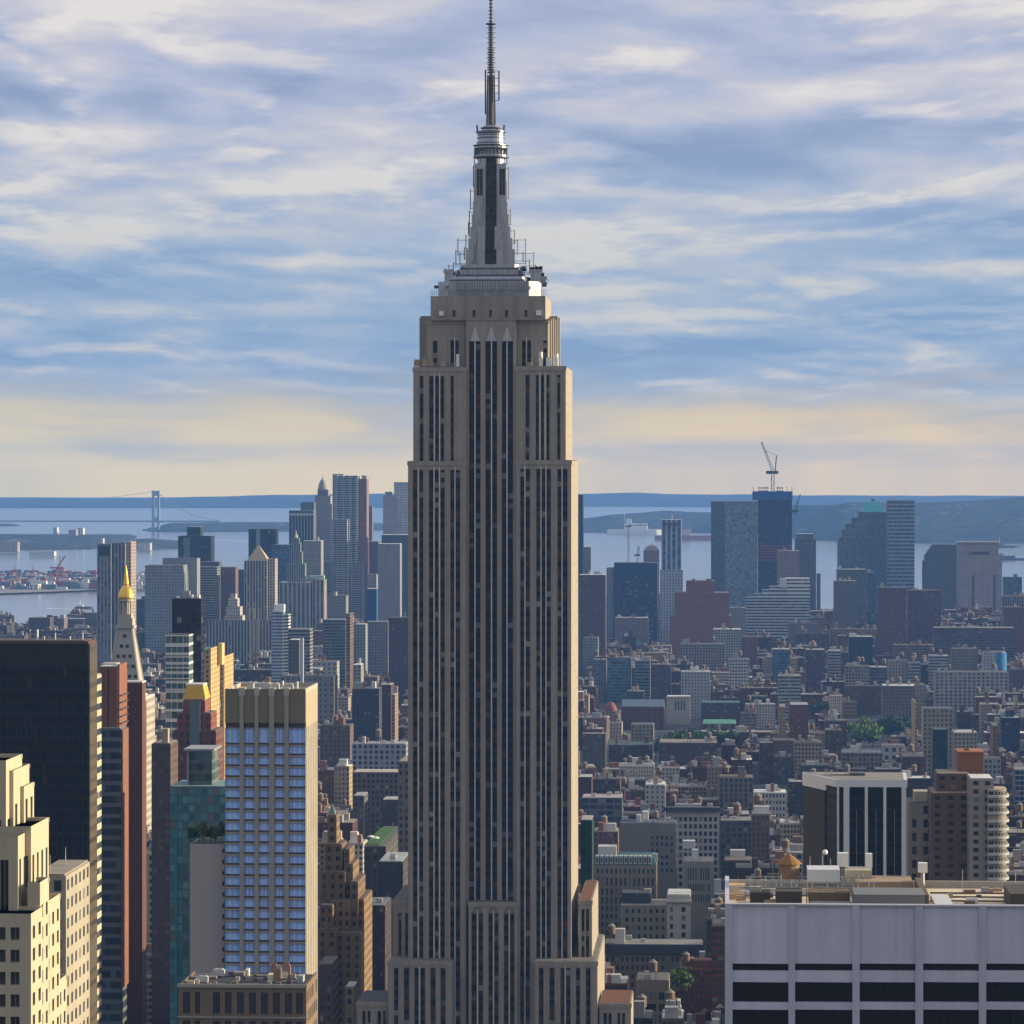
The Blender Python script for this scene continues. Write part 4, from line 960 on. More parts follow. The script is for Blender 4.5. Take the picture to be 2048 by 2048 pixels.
# ---- brown low building in front of the hotel
def brown_block():
    Y = 930.0
    root = thing('brown_building', 'brown low building with dark window bays and cluttered roof in front of hotel tower', 'building', (XX(480, Y), Y, 0))
    LANDMARKS.append((480, 1970, 'the brown low building'))
    x0, x1 = XX(357, Y), XX(612, Y); zt = ZZ(480, 1971, Y); c = (.175, .122, .082)
    WL = mat('brown_brick', (1, 1, 1), objcol=True, var=.25, scale=.4, streak=.1)
    rows = [(1985, 2028)] + [(2042 + 30 * i, 2066 + 30 * i) for i in range(20)]
    holes(root, x0, x1, 0, zt, Y, cols_px(Y, [(366, 380), (390, 400), (426, 440), (450, 463), (474, 488), (498, 512), (522, 536), (546, 560), (570, 584), (592, 606)]), rows_px(480, Y, rows), WL, c, PD, rec=.5, nm=2)
    part(MB().box(x0, x1, Y + .5, Y + 26, 0, zt - .6, bay=4.4, fl=5, skip='f').box(x1 - .5, x1, Y + .01, Y + 26, zt - .6, zt).box(x0, x0 + .5, Y + .01, Y + 26, zt - .6, zt), 'wall', facade(.5, .62, glass=(.03, .03, .03)), root, c)
    part(MB().box(x0 + .5, x1 - .5, Y + .02, Y + 25.6, zt - .7, zt - .5), 'roof', ROOF, root, (.11, .105, .11))
    part(MB().box(x0 - .3, x1 + .3, Y - .5, Y - .01, zt - .5, zt + .35).box(x0 - .3, x1 + .3, Y - .45, Y - .01, ZZ(480, 2036, Y), ZZ(480, 2033, Y)), 'cornice', WALL, root, (.30, .27, .24))
    for a, b, t_, dy, cc in ((456, 486, 1946, 20, (.22, .19, .18)), (384, 432, 1954, 14, (.16, .15, .15)), (535, 552, 1950, 10, (.62, .56, .42)), (595, 606, 1952, 8, (.30, .33, .34)), (388, 398, 1960, 6, (.5, .48, .45)), (490, 496, 1940, 18, (.5, .47, .42))):
        pxbox(root, 'roof_unit', a, b, t_, t_ + 22, Y + dy, 4, WALL, cc)
    roof_bits(root, x0 + 2, x1 - 2, Y + 3, Y + 24, zt - .5, rng, 0, 0, 3, 3)
    for i in range(26):
        xx, yy, q = rng.uniform(x0 + 1.5, x1 - 2), Y + rng.uniform(2, 23), rng.uniform(.25, .8)
        part(MB().box(xx - q, xx + q, yy, yy + q * 1.6, zt - .5, zt - .5 + q * rng.uniform(.8, 2.2)), 'roof_unit', WALL, root, rng.choice([(.30, .28, .25), (.10, .09, .09), (.42, .38, .30), (.16, .13, .11)]))
    for i in range(4): yy = Y + 4 + 5 * i; part(MB().tube((x0 + 2, yy, zt - .3), (x1 - 3, yy, zt - .3), .12, 5), 'roof_pipe', DARKM, root)
    note(x0, x1, Y, Y + 26, zt, 'n')
brown_block()

# ---- black glass slab at far left
def black_slab():
    Y = 1150.0
    root = thing('office_slab', 'huge black glass office slab with reddish roof edge at the left edge of the view', 'office building', (XX(60, Y), Y, 0))
    LANDMARKS.append((88, 1286, 'the black office slab'))
    x0, x1 = XX(-130, Y), XX(176, Y); zt = ZZ(90, 1288, Y); D = 14.0
    FBK = facade(.8, .62, glass=(.009, .009, .012), blind=.012, gr=.35, spec=.10, blindc=(.08, .065, .05), var=.15)
    z1 = ZZ(90, 1331, Y)
    part(MB().box(x0, x1, Y, Y + D, 0, z1, bay=1.6, fl=3.7), 'wall', FBK, root, (.030, .023, .020))
    part(MB().box(x0, x1, Y, Y + D, z1, zt), 'plant_screen', mat('bronze_louvre', (.022, .02, .021), streak=.2), root)
    part(MB().box(x0 - .2, x1 + .2, Y - .3, Y + D, zt + .01, zt + .9), 'parapet', mat('red_coping', (.10, .05, .042)), root)
    part(MB().box(x0 + 1, x1 - 1, Y + 1, Y + D - 1, zt + .91, zt + 1.1), 'roof', ROOF, root, (.1, .09, .09))
    for i, px in enumerate((51, 54, 75, 88, 110, 60, 140, 165)): part(MB().tube((XX(px, Y + 6), Y + 6, zt), (XX(px, Y + 6), Y + 6, zt + 2.2 + (i % 3)), .35, 6), 'roof_light', WHITEM if i < 3 else METAL, root)
    k = MB()
    for i in range(45):
        xx = x0 + (x1 - x0) * i / 44
        k.box(xx - .09, xx + .09, Y - .22, Y - .06, 0, z1)
    part(k, 'mullion', mat('bronze_mullion', (.022, .022, .025)), root)
    part(MB().box(x1 + .002, x1 + .5, Y + .5, Y + D, 0, zt, bay=14, fl=3.7), 'striped_flank', facade(.999, .42, glass=(.07, .06, .05), blind=0, gr=.4), root, (.075, .06, .045))
    note(x0, x1, Y, Y + D, zt, 'n')
black_slab()
r_, d_ = bld('tan_tower', 'narrow tan striped tower peeking out behind the black office slab', 'tower', 150, 191, 1352, 1230, 12, 'sand', FR, 4, 4.2, short='the tan striped tower')

# ---- brick towers left of centre
def brick_slabs():
    Y = 1500.0
    a = thing('brick_tower', 'dark brick tower with glassy striped lower part and orange sunlit side', 'tower', (XX(218, Y), Y, 0))
    LANDMARKS.append((215, 1335, 'the orange sided brick tower'))
    bd = (.20, .085, .052)
    tier(a, 198, 235, 1334, Y + 3, 20, bd, facade(.06, .999, glass=(.01, .01, .01), blind=0), 8, 4, roof=(.5, .5, .5))
    tier(a, 190, 242, 1457, Y, 15, (.12, .115, .125), facade(.999, .62, glass=(.022, .024, .034), blind=.16, gr=.2, blindc=(.10, .13, .16)), 2.2, 4.4, roof=(.2, .19, .19), front=True)
    x1 = XX(242, Y); part(MB().box(x1 + .002, x1 + .7, Y + .5, Y + 15, ZZ(242, 1976, Y), ZZ(242, 1457, Y) - .5), 'brick_flank', mat('orange_brick', (.20, .085, .052), streak=.1), a)
    x1 = XX(235, Y + 3); part(MB().box(x1 + .002, x1 + .7, Y + 3.5, Y + 23, ZZ(235, 1457, Y), ZZ(235, 1330, Y)), 'brick_flank', mat('orange_brick', (.20, .085, .052)), a)
    for i in range(5): z = ZZ(243, 1392 + 14 * i, Y + 6); part(MB().box(x1 + .7, x1 + 1.5, Y + 4, Y + 22, z, z + .5), 'balcony', mat('dark_unit', (.055, .05, .045)), a)
    pxbox(a, 'penthouse', 203, 232, 1327, 1334, Y + 14, 10, WALL, (.42, .40, .38))
    Y2 = 1545.0
    b_ = thing('brick_slab', 'dark maroon windowless brick slab with pale cap beside the orange sided tower', 'tower', (XX(268, Y2), Y2, 0))
    LANDMARKS.append((268, 1365, 'the maroon brick slab'))
    tier(b_, 251, 284.5, 1366, Y2, 9, (.105, .046, .036), mat('maroon_brick', (1, 1, 1), objcol=True, var=.2, scale=.3, streak=.1), roof=(.5, .5, .5))
    pxbox(b_, 'cap', 250.6, 285, 1363, 1366, Y2 - .2, 9.4, WALL, (.55, .54, .52))
    for i in range(26): z = ZZ(270, 1400 + 22 * i, Y2); part(MB().box(XX(270, Y2), XX(271.6, Y2), Y2 - .05, Y2 - .002, z, z + .7), 'small_window', mat('grey_glass', (.16, .16, .19), rough=.3), b_)
    tier(b_, 278, 287, 1405, Y2 + 9.5, 8, (.105, .046, .036), WALL)
brick_slabs()

# ---- pyramid topped clock tower with gilded lantern
def gold_tower():
    Y = 2150.0; c = (.37, .345, .31)
    root = thing('pyramid_tower', 'pale marble tower with steep pyramid roof and gleaming gold lantern dome', 'tower', (XX(258, Y), Y, 0))
    LANDMARKS.append((255, 1200, 'the gold topped pyramid tower'))
    MAR = mat('marble', (1, 1, 1), objcol=True, var=.10, scale=.12, streak=.08)
    GOLD = mat('gilding', (.80, .48, .08), rough=.32, metallic=.75, var=.1)
    x0, x1 = XX(214, Y), XX(287, Y); D = x1 - x0; xc = (x0 + x1) / 2; yc = Y + D / 2; hw = D / 2
    def z(py): return ZZ(253, py, Y + D / 2)
    xs = XX(252, yc); xc = xs
    def sq(h): return [(xc - h, yc - h), (xc + h, yc - h), (xc + h, yc + h), (xc - h, yc + h)]
    part(MB().box(xc - hw, xc + hw, yc - hw, yc + hw, 0, z(1438), bay=3.4, fl=4.6), 'shaft', facade(.45, .5, glass=(.05, .045, .04), blind=.05), root, c)
    part(MB().prism(sq(hw * 1.06), z(1438) + .01, z(1420)), 'cornice', MAR, root, c)
    part(MB().prism(sq(hw * .96), z(1420) + .01, z(1392)), 'loggia', MAR, root, c)
    part(MB().prism(sq(hw * 1.03), z(1392) + .01, z(1388)), 'cornice', MAR, root, (.5, .47, .44))
    part(MB().prism(sq(hw * .93), z(1388) + .01, z(1256), top=sq(hw * .38)), 'pyramid_roof', MAR, root, c)
    k = MB()
    for t in range(4):
        sx, sy = ((-1, -1), (1, -1), (1, 1), (-1, 1))[t]
        k.tube((xc + sx * hw * .93, yc + sy * hw * .93, z(1388)), (xc + sx * hw * .38, yc + sy * hw * .38, z(1256)), .75, 5)
    part(k, 'hip', MAR, root, c)
    zt, zb, = z(1256), z(1388); PH = pane('port_pane', (.012, .012, .016))
    for j, n in enumerate((1, 2, 3, 4, 5)):
        py = 1271 + 20 * j; f_ = (1388 - py) / 132; hh = hw * (.93 + (.38 - .93) * f_)
        for i in range(n):
            xx = xc + (i - (n - 1) / 2) * 3.5; yy = yc - hh
            part(MB().box(xx - .85, xx + .85, yy - .45, yy + .9, z(py) - .9, z(py) + .9), 'dormer_window', PH, root)
    part(MB().prism(sq(hw * .50), z(1256) + .01, z(1250)).prism(sq(hw * .42), z(1250) + .01, z(1236)).prism(sq(hw * .34), z(1236) + .01, z(1228)), 'lantern_base', MAR, root, c)
    k = MB()
    for i in range(8): t = 2 * pi * (i + .5) / 8; k.tube((xc + 3.3 * cos(t), yc + 3.3 * sin(t), z(1228)), (xc + 3.3 * cos(t), yc + 3.3 * sin(t), z(1200)), .55, 6)
    k.ring(xc, yc, 2.2, 2.2, z(1228), z(1202), 12); k.ring(xc, yc, 4.3, 4.3, z(1202), z(1198), 16)
    part(k, 'lantern', MAR, root, (.42, .38, .30))
    zd = lambda p: z(p)
    part(MB().lathe(xc, yc, [(4.4, zd(1197.9)), (4.6, zd(1194)), (4.3, zd(1187)), (3.3, zd(1178)), (2.0, zd(1172)), (1.5, zd(1170)), (1.6, zd(1168)), (1.3, zd(1160)), (1.1, zd(1152)), (.75, zd(1145)), (.5, zd(1138)), (0, zd(1129))], 20), 'gold_dome', GOLD, root)
    # sunlit side pavilions stepping out
    tier(root, 280, 291, 1396, Y + 2, 36, c, facade(.4, .5, glass=(.07, .06, .05)), 3.2, 4.6, pb=None)
    note(xc - hw, xc + hw, yc - hw, yc + hw, z(1256), 'n')
gold_tower()

# ---- slim glass tower with black shaft
Y = 2200.0
r_ = thing('residential_tower', 'slim tower of stacked glass boxes joined to a taller black shaft', 'tower', (XX(367, Y), Y, 0)); LANDMARKS.append((367, 1200, 'the slim glass and black tower'))
tier(r_, 331, 378, 1270, Y, 18, (.50, .52, .52), facade(.92, .72, glass=(.055, .085, .09), blind=.10, gr=.15, blindc=(.25, .27, .27)), 3.4, 5.6)
tier(r_, 344, 402, 1198, Y + 18.5, 14, (.02, .019, .02), facade(.9, .8, glass=(.014, .011, .012), blind=.03, gr=.12), 3, 3.6, roof=(.06, .06, .06))
for a, b, t_ in ((366, 379, 1182), (382, 385, 1190), (396, 399, 1190), (352, 357, 1193)): pxbox(r_, 'roof_unit', a, b, t_, 1198, Y + 24, 4, WHITEM if b - a < 6 else METAL)
mast(r_, 371, 1128, 1185, Y + 26, .3); mast(r_, 376, 1140, 1185, Y + 26, .25)
BALC = mat('balcony_slab', (.62, .62, .6), var=.1)
for i in range(18):
    py = 1270 + 21.5 * i; z = ZZ(355, py, Y); part(MB().box(XX(330.6, Y), XX(378.4, Y), Y - .7, Y - .01, z - .55, z), 'floor_slab', BALC, r_)
# ---- yellow sunlit twin blocks
Y = 2350.0
r_ = thing('apartment_tower', 'grey brick apartment tower with two bright yellow sunlit flanks', 'apartment tower', (XX(425, Y), Y, 0)); LANDMARKS.append((430, 1290, 'the yellow flanked apartment tower'))
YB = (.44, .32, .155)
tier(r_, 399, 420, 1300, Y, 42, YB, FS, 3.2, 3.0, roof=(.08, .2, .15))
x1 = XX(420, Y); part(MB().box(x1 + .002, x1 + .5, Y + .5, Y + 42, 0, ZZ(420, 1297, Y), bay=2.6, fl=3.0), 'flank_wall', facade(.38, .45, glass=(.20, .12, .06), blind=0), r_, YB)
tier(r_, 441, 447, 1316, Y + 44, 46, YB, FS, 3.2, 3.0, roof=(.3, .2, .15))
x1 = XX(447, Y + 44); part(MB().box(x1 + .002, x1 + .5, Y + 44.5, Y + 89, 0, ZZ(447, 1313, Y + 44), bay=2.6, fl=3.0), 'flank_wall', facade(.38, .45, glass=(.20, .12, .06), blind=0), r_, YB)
pxbox(r_, 'penthouse', 436, 444, 1287, 1330, Y + 30, 12, WALL, (.60, .42, .2)); pxbox(r_, 'chimney', 404, 407, 1281, 1301, Y + 20, 3, WALL, (.5, .4, .28))
# ---- red brick tower with gold mansard
Y = 1700.0
r_ = thing('brick_tower', 'red brick tower with yellow gold mansard roof and glass centre bay', 'tower', (XX(388, Y), Y, 0)); LANDMARKS.append((390, 1390, 'the gold mansard tower'))
RB = (.20, .07, .055)
tier(r_, 366, 410, 1401, Y, 16, RB, FBLANK, roof=(.3, .3, .3)); tier(r_, 354, 422, 1427, Y - 2, 20, RB, FB, 3, 3.6); tier(r_, 345, 432, 1462, Y - 4, 24, (.15, .06, .05), FS, 3, 3.6)
x0, x1 = XX(366, Y), XX(411, Y); za, zb = ZZ(388, 1400.5, Y) + .4, ZZ(388, 1371, Y)
part(MB().prism([(x0, Y), (x1, Y), (x1, Y + 16), (x0, Y + 16)], za, zb, top=[(x0 + 1.4, Y + 1.5), (x1 - 1.4, Y + 1.5), (x1 - 1.4, Y + 14.5), (x0 + 1.4, Y + 14.5)]), 'mansard_roof', mat('gold_tiles', (.62, .36, .045), rough=.5, var=.12), r_)
pxbox(r_, 'cresting', 371, 407, 1368, 1371, Y + 2, 12, WALL, (.6, .58, .55))
pxbox(r_, 'glass_bay', 379, 400, 1403, 1500, Y - 4.6, .58, facade(.9, .7, glass=(.07, .12, .14)), (.12, .16, .17))
# ---- teal glass building
Y = 1480.0
r_ = thing('glass_building', 'teal glass building with brownish panels left of the blank grey annex', 'building', (XX(392, Y), Y, 0)); LANDMARKS.append((390, 1510, 'the teal glass building'))
TG = facade(.86, .74, glass=(.08, .175, .19), blind=.18, gr=.2, blindc=(.19, .165, .13))
tier(r_, 340, 452, 1574, Y, 30, (.06, .14, .15), TG, 2.4, 3.4, roof=(.2, .3, .3)); tier(r_, 376, 424, 1502, Y + 6, 20, (.10, .13, .13), facade(.9, .7, glass=(.06, .09, .09), blind=.1), 3.2, 4.2, roof=(.4, .4, .38))
pxbox(r_, 'roof_rim', 367, 428, 1498, 1502, Y + 5.5, 22, METAL); pxbox(r_, 'corner_pier', 350, 354, 1574, 2048, Y - .6, .58, mat('teal_panel', (.06, .19, .23)))
pxbox(r_, 'glass_screen', 374, 377, 1506, 1574, Y + 5, .9, METAL)
bld('apartment_tower', 'dark brown chequered apartment tower left of the teal glass building', 'apartment tower', 303, 341, 1488, 1600, 22, (.13, .085, .075), facade(.55, .5, glass=(.05, .055, .065), blind=.25, blindc=(.16, .13, .13)), 3.2, 3.3, bulks=1, short='the chequered brown tower')
# ---- stepped tan tower right of the hotel
Y = 1430.0
r_ = thing('setback_building', 'stepped tan art deco building with sunlit golden edges right of the hotel tower', 'building', (XX(672, Y), Y, 0)); LANDMARKS.append((672, 1620, 'the stepped tan building'))
TC = (.19, .125, .07); ST = facade(.42, .5, glass=(.035, .03, .03), blind=.06)
for pl, pr, pt, dy, dd in ((655, 673, 1632, 26, 12), (650, 684, 1690, 23, 18), (641, 690, 1745, 19, 24), (688, 699, 1700, 24, 20), (640, 665, 1812, 10, 26), (689, 706, 1730, 22, 24), (662, 700, 1800, 17, 24), (700, 716, 1765, 18, 30), (636, 672, 1860, 5, 40), (672, 722, 1868, 9, 36), (634, 668, 1925, 0, 12), (684, 728, 1800, 20, 34)):
    tier(r_, pl, pr, pt, Y + dy, dd, (lambda f_: tuple(q * f_ for q in TC))(rng.uniform(.8, 1.2)), ST, 2.8, 3.5, roof=(.12, .09, .08))
k = MB(); xc, yc = XX(664, Y + 32), Y + 32; hw = 1.7
k.prism([(xc - hw, yc - hw), (xc + hw, yc - hw), (xc + hw, yc + hw), (xc - hw, yc + hw)], ZZ(664, 1632, yc), ZZ(664, 1605, yc), top=[(xc - .05, yc - .05), (xc + .05, yc - .05), (xc + .05, yc + .05), (xc - .05, yc + .05)])
part(k, 'copper_spire', mat('copper_green', (.20, .27, .25)), r_)
bld('brick_building', 'dark brown building with pale sunlit edge at the foot of the stepped tan building', 'building', 636, 665, 1930, 1330, 22, 'umber', FS, 3, 3.5)
bld('tan_building', 'small golden corner building low between the brown block and stepped tan building', 'building', 690, 708, 1975, 1370, 14, 'tan', FS, 3, 3.4)

# ---- black tower with white piers and white roof band
def pier_tower():
    Y = 1300.0
    root = thing('office_tower', 'black glass office tower with white vertical piers and white roof band', 'office building', (XX(1743, Y), Y, 0))
    LANDMARKS.append((1710, 1555, 'the black tower with white piers'))
    xA, xB = XX(1674, Y), XX(1811, Y); Yb = Y + 30; xC, xD = XX(1608, Yb), XX(1797, Yb)
    zt = ZZ(1743, 1574, Y); poly = [(xA, Y), (xB, Y), (xD + 2, Yb), (xC, Yb)]
    m_ = MB(); GLB = facade(.97, .72, glass=(.008, .008, .010), blind=.02, gr=.15, blindc=(.03, .05, .05))
    m_.prism(poly, 0, zt, bay=1.5, fl=3.8); part(m_, 'wall', GLB, root, (.016, .016, .018))
    ex = lambda o: [(xA - o, Y - o), (xB + o, Y - o), (xD + 2 + o, Yb + o), (xC - o, Yb + o)]
    part(MB().prism(ex(.6), zt + .01, zt + 2.6), 'roof_band', mat('white_band', (.62, .62, .64), rough=.6, var=.08), root)
    part(MB().prism(ex(-.6), zt + 2.6, zt + 2.75), 'roof', ROOF, root, (.22, .21, .2))
    PR = mat('white_pier', (.60, .59, .58), var=.1, streak=.1)
    for a, b in ((1674, 1678), (1687, 1698.5), (1729.5, 1735.5), (1766.5, 1772.5), (1803, 1812)):
        part(MB().box(XX(a, Y), XX(b, Y), Y - .9, Y - .02, 0, zt - .01), 'pier', PR, root)
    for px in (1713, 1752, 1789): part(MB().box(XX(px, Y) - .1, XX(px, Y) + .1, Y - .3, Y - .02, 0, zt - 8), 'fin', mat('grey_fin', (.2, .2, .21)), root)
    # blank stone side
    d = (xC - xA, Yb - Y); L = math.hypot(*d); n = (-d[1] / L, d[0] / L); n = (n[0] if n[0] < 0 else -n[0], n[1] if n[0] < 0 else -n[1])
    P = lambda f_, o: (xA + d[0] * f_ + n[0] * o, Y + d[1] * f_ + n[1] * o)
    part(MB().prism([P(.99, .4), P(.99, .01), P(.34, .01), P(.34, .4)][::-1], 0, zt - 2.2), 'stone_side', mat('side_stone', (.045, .04, .034), var=.12), root)
    part(MB().prism([P(1.0, .55), P(.99, .01), P(.30, .01), P(.30, .55)][::-1], zt - 2.0, zt - .02), 'side_band', mat('white_band', (.62, .62, .64)), root)
    for a, b, t_, c_ in ((1700, 1730, 1546, (.12, .11, .11)), (1690, 1716, 1550, (.16, .14, .12)), (1752, 1760, 1556, (.6, .6, .6)), (1664, 1690, 1548, (.30, .28, .26))): pxbox(root, 'roof_unit', a, b, t_, 1562, Y + 14, 6, WALL, c_)
    note(xC, xB, Y, Yb, zt, 'n')
pier_tower()
# ---- brick tower and round balconied tower on the right
Y = 1460.0
r_ = thing('brick_tower', 'red brown brick tower with orange penthouse right of the black tower with piers', 'tower', (XX(1900, Y), Y, 0)); LANDMARKS.append((1890, 1546, 'the red brown brick tower'))
BR = (.125, .078, .062)
tier(r_, 1862, 1940, 1587, Y, 26, BR, facade(.42, .46, glass=(.02, .02, .022), blind=.08), 4.4, 3.3, roof=(.3, .2, .16)); tier(r_, 1873, 1940, 1548, Y + 5, 20, BR, facade(.42, .46, glass=(.02, .02, .022), blind=.08), 4.4, 3.3, roof=(.3, .25, .2))
tier(r_, 1916, 1966, 1506, Y + 12, 16, (.23, .105, .055), WALL, roof=(.2, .1, .08), name='penthouse'); pxbox(r_, 'penthouse_cap', 1915, 1968, 1503, 1506, Y + 11.5, 17, WALL, (.36, .13, .06))
k = MB(); x0, x1 = XX(1924, Y + 18), XX(1944, Y + 18); z = ZZ(1934, 1503, Y + 18); k.prism([(x0, Y + 16), (x1, Y + 16), (x1, Y + 22), (x0, Y + 22)], z, z + 1.4, top=[((x0 + x1) / 2 - .1, Y + 18), ((x0 + x1) / 2 + .1, Y + 18), ((x0 + x1) / 2 + .1, Y + 20), ((x0 + x1) / 2 - .1, Y + 20)]); part(k, 'gable', WALL, r_, (.09, .045, .04))
Y = 1440.0
r_ = thing('apartment_tower', 'grey apartment tower with rounded corner and stacked white balconies, right side', 'apartment tower', (XX(1985, Y), Y, 0)); LANDMARKS.append((1990, 1560, 'the balconied grey apartment tower'))
tier(r_, 1940, 1987, 1558, Y + 3, 20, (.27, .25, .23), facade(.45, .5, glass=(.02, .02, .025)), 3.6, 3.2)
x0, x1 = XX(1975, Y), XX(2014, Y); rr = 4.6; zt = ZZ(1995, 1580, Y)
def rnd(o): return [(x0, Y - o)] + [(x1 - rr + (rr + o) * sin(t), Y + rr - (rr + o) * cos(t)) for t in np.linspace(0, pi / 2, 7)] + [(x1 + o, Y + 18), (x0, Y + 18)]
part(MB().prism(rnd(0), 0, zt, bay=2.2, fl=3.15), 'curved_wall', facade(.7, .6, glass=(.03, .04, .045), blind=.12, blindc=(.3, .25, .18)), r_, (.27, .25, .23))
nb = 26
for i in range(nb):
    z = zt - 3.15 * (i + 1) + .2; part(MB().prism(rnd(1.1), z, z + .95), 'balcony', mat('balcony_wall', (.42, .41, .39), var=.1), r_)
pxbox(r_, 'penthouse', 1992, 2014, 1578, 1596, Y + 4, 10, WALL, (.5, .38, .22)); note(x0, x1, Y, Y + 18, zt, 'n')
r_, d_ = bld('stone_building', 'slim beige stone building with tall dark windows between black tower and brick tower', 'building', 1817, 1863, 1606, 1480, 20, (.30, .27, .235), facade(.4, .6, glass=(.025, .025, .03)), 5, 5.4, bulks=0, short='the slim beige building')
pxbox(r_, 'penthouse', 1828, 1862, 1583, 1606, 1488, 10, WALL, (.36, .34, .27))
# ================================================================ buildings one can tell apart, middle distance
FW = facade(.62, .62, glass=(.03, .035, .045), blind=.10)
FTALL = facade(.5, .72, glass=(.03, .032, .04), blind=.08)
def arcade(root, d, pl, pr, pt, Y, cols, rows, col, bay_skip=None):
    holes(root, d[0], d[1], 0, d[5] + .3, Y - .5, cols_px(Y - .5, cols), rows_px((pl + pr) / 2, Y - .5, rows), WALL, col, PN, rec=.45, nm=1)
def even(pl, pr, n, f_=.6):
    w_ = (pr - pl) / n; return [(pl + w_ * (i + .5 - f_ / 2), pl + w_ * (i + .5 + f_ / 2)) for i in range(n)]
def rws(pt, n, pitch, f_=.6): return [(pt + pitch * i, pt + pitch * (i + f_)) for i in range(n)]
def windowed(name, label, cat, pl, pr, pt, Y, depth, col, cols, rows, short=None, cornice=None, **kw):
    c = C[col] if isinstance(col, str) else tuple(q * .8 for q in col)
    r, d = bld(name, label, cat, pl, pr, pt, Y, depth, tuple(q / DULL for q in c) , kw.pop('fm', FS), short=short, **kw)
    arcade(r, d, pl, pr, pt, Y, cols, rows, c)
    if cornice: pxbox(r, 'cornice', pl - 1.5, pr + 1.5, pt - 1, pt + 3.5, Y - 1.6, 1.05, WALL, cornice)
    return r, d
B_ = 'building'
# right of the tall tower, near to far
windowed('stone_building', 'tan stone building with large square windows beside the orange roofed wing', B_, 1272, 1338, 1962, 1606, 26, 'tan', [(1278, 1287), (1292, 1312), (1318, 1329)], [(1985, 2000), (2008, 2023), (2030, 2046), (2054, 2069)], 'the tan square windowed building', tanks=1, acs=2)
r_, d_ = windowed('long_building', 'long grey building with deep dark cornice and rows of small windows', B_, 1207, 1405, 1893, 1761, 26, (.20, .175, .155), even(1210, 1400, 19, .5), rws(1914, 7, 17, .55), 'the long dark corniced building', bulks=1, acs=3, tanks=1)
pxbox(r_, 'cornice', 1204, 1408, 1889, 1908, 1759.2, 1.2, WALL, (.045, .05, .06))
r_, d_ = windowed('classical_building', 'pale classical building with bright stone right wing and dark hipped roof', B_, 1241, 1334, 1812, 1924, 30, (.27, .245, .2), even(1248, 1332, 7, .45), rws(1818, 6, 17, .5), 'the pale classical building', bulks=1)
tier(r_, 1334, 1381, 1790, 1924, 26, (.46, .44, .40), FBLANK, roof=(.5, .5, .48)); d2 = (XX(1334, 1924), XX(1381, 1924), 0, 0, 0, ZZ(1357, 1790, 1924))
holes(r_, d2[0], d2[1], 0, d2[5] - .2, 1923.4, cols_px(1923.4, [(1340, 1346), (1363, 1371)]), rows_px(1357, 1923.4, rws(1814, 6, 17, .6)), WALL, (.46, .44, .40), PN, rec=.5)
pxbox(r_, 'cornice', 1332, 1384, 1801, 1805, 1922, 1.3, WALL, (.5, .48, .44)); pxbox(r_, 'hipped_roof', 1244, 1300, 1786, 1811, 1932, 16, ROOF, (.05, .052, .065))
r_, d_ = windowed('mansard_building', 'ornate stone building with green copper mansard and white dormers', B_, 1188, 1313, 1731, 2027, 30, (.28, .24, .185), even(1191, 1310, 13, .45), [(1738, 1747), (1756, 1772), (1777, 1790), (1795, 1808)] + rws(1813, 4, 16), 'the green mansard building', bulks=0)
x0, x1 = d_[0], d_[1]; za = d_[5] + .36
part(MB().prism([(x0, 2027), (x1, 2027), (x1, 2057), (x0, 2057)], za, za + 4.2, top=[(x0 + 1.2, 2029.5), (x1 - 1.2, 2029.5), (x1 - 1.2, 2055), (x0 + 1.2, 2055)]), 'mansard_roof', mat('green_copper', (.075, .16, .16), var=.3, scale=.3), r_)
for i in range(12):
    px = 1194 + i * 9.6; xx = XX(px, 2027); k = MB().box(xx - .8, xx + .8, 2026.6, 2030, za + .5, za + 5.0); k.face([(xx - .45, 2026.58, za + 1.2), (xx + .45, 2026.58, za + 1.2), (xx + .45, 2026.58, za + 4), (xx - .45, 2026.58, za + 4)], None, 1)
    part(k, 'dormer', [mat('dormer_white', (.5, .5, .48)), PD], r_)
pxbox(r_, 'penthouse', 1196, 1233, 1693, 1714, 2037, 12, facade(.4, .5), (.5, .49, .47)); pxbox(r_, 'penthouse', 1240, 1290, 2033, 1716, 2039, 12, WALL, (.46, .42, .38)); pxbox(r_, 'chimney', 1306, 1315, 1708, 1724, 2033, 4, WALL, (.45, .37, .28))
bld('glass_sliver', 'narrow dark green glass building tight against the right side of tall stone tower', B_, 1161, 1184, 1641, 1520, 20, (.03, .07, .065), facade(.95, .7, glass=(.012, .045, .042), blind=.1, blindc=(.05, .14, .12)), 3, 3.6, roof=(.3, .3, .28), short='the green glass sliver')
r_, d_ = windowed('grid_building', 'white gridded loft building with dark overhanging cornice, centre right', B_, 1334, 1438, 1622, 2317, 30, (.46, .45, .44), even(1336, 1436, 10, .62), rws(1634, 12, 14.4, .62), 'the white gridded loft building', bulks=1, tanks=2, acs=2)
pxbox(r_, 'cornice', 1326, 1440, 1615, 1623, 2314, 2.4, WALL, (.05, .05, .055)); pxbox(r_, 'penthouse', 1350, 1402, 1608, 1616, 2327, 8, WALL, (.4, .4, .4))
windowed('loft_building', 'tan loft building with white roof sheds left of the white gridded loft', B_, 1240, 1352, 1648, 2232, 26, (.22, .20, .18), even(1300, 1348, 5, .5), rws(1672, 6, 13, .55), 'the tan loft with white sheds', acs=5, bulks=2, tanks=1)
bld('brick_building', 'brown brick building with two pale sunlit edges right beside the tall tower', B_, 1186, 1236, 1664, 2162, 24, 'brown', FS, bulks=2, tanks=1, short='the brown brick building by the tower')
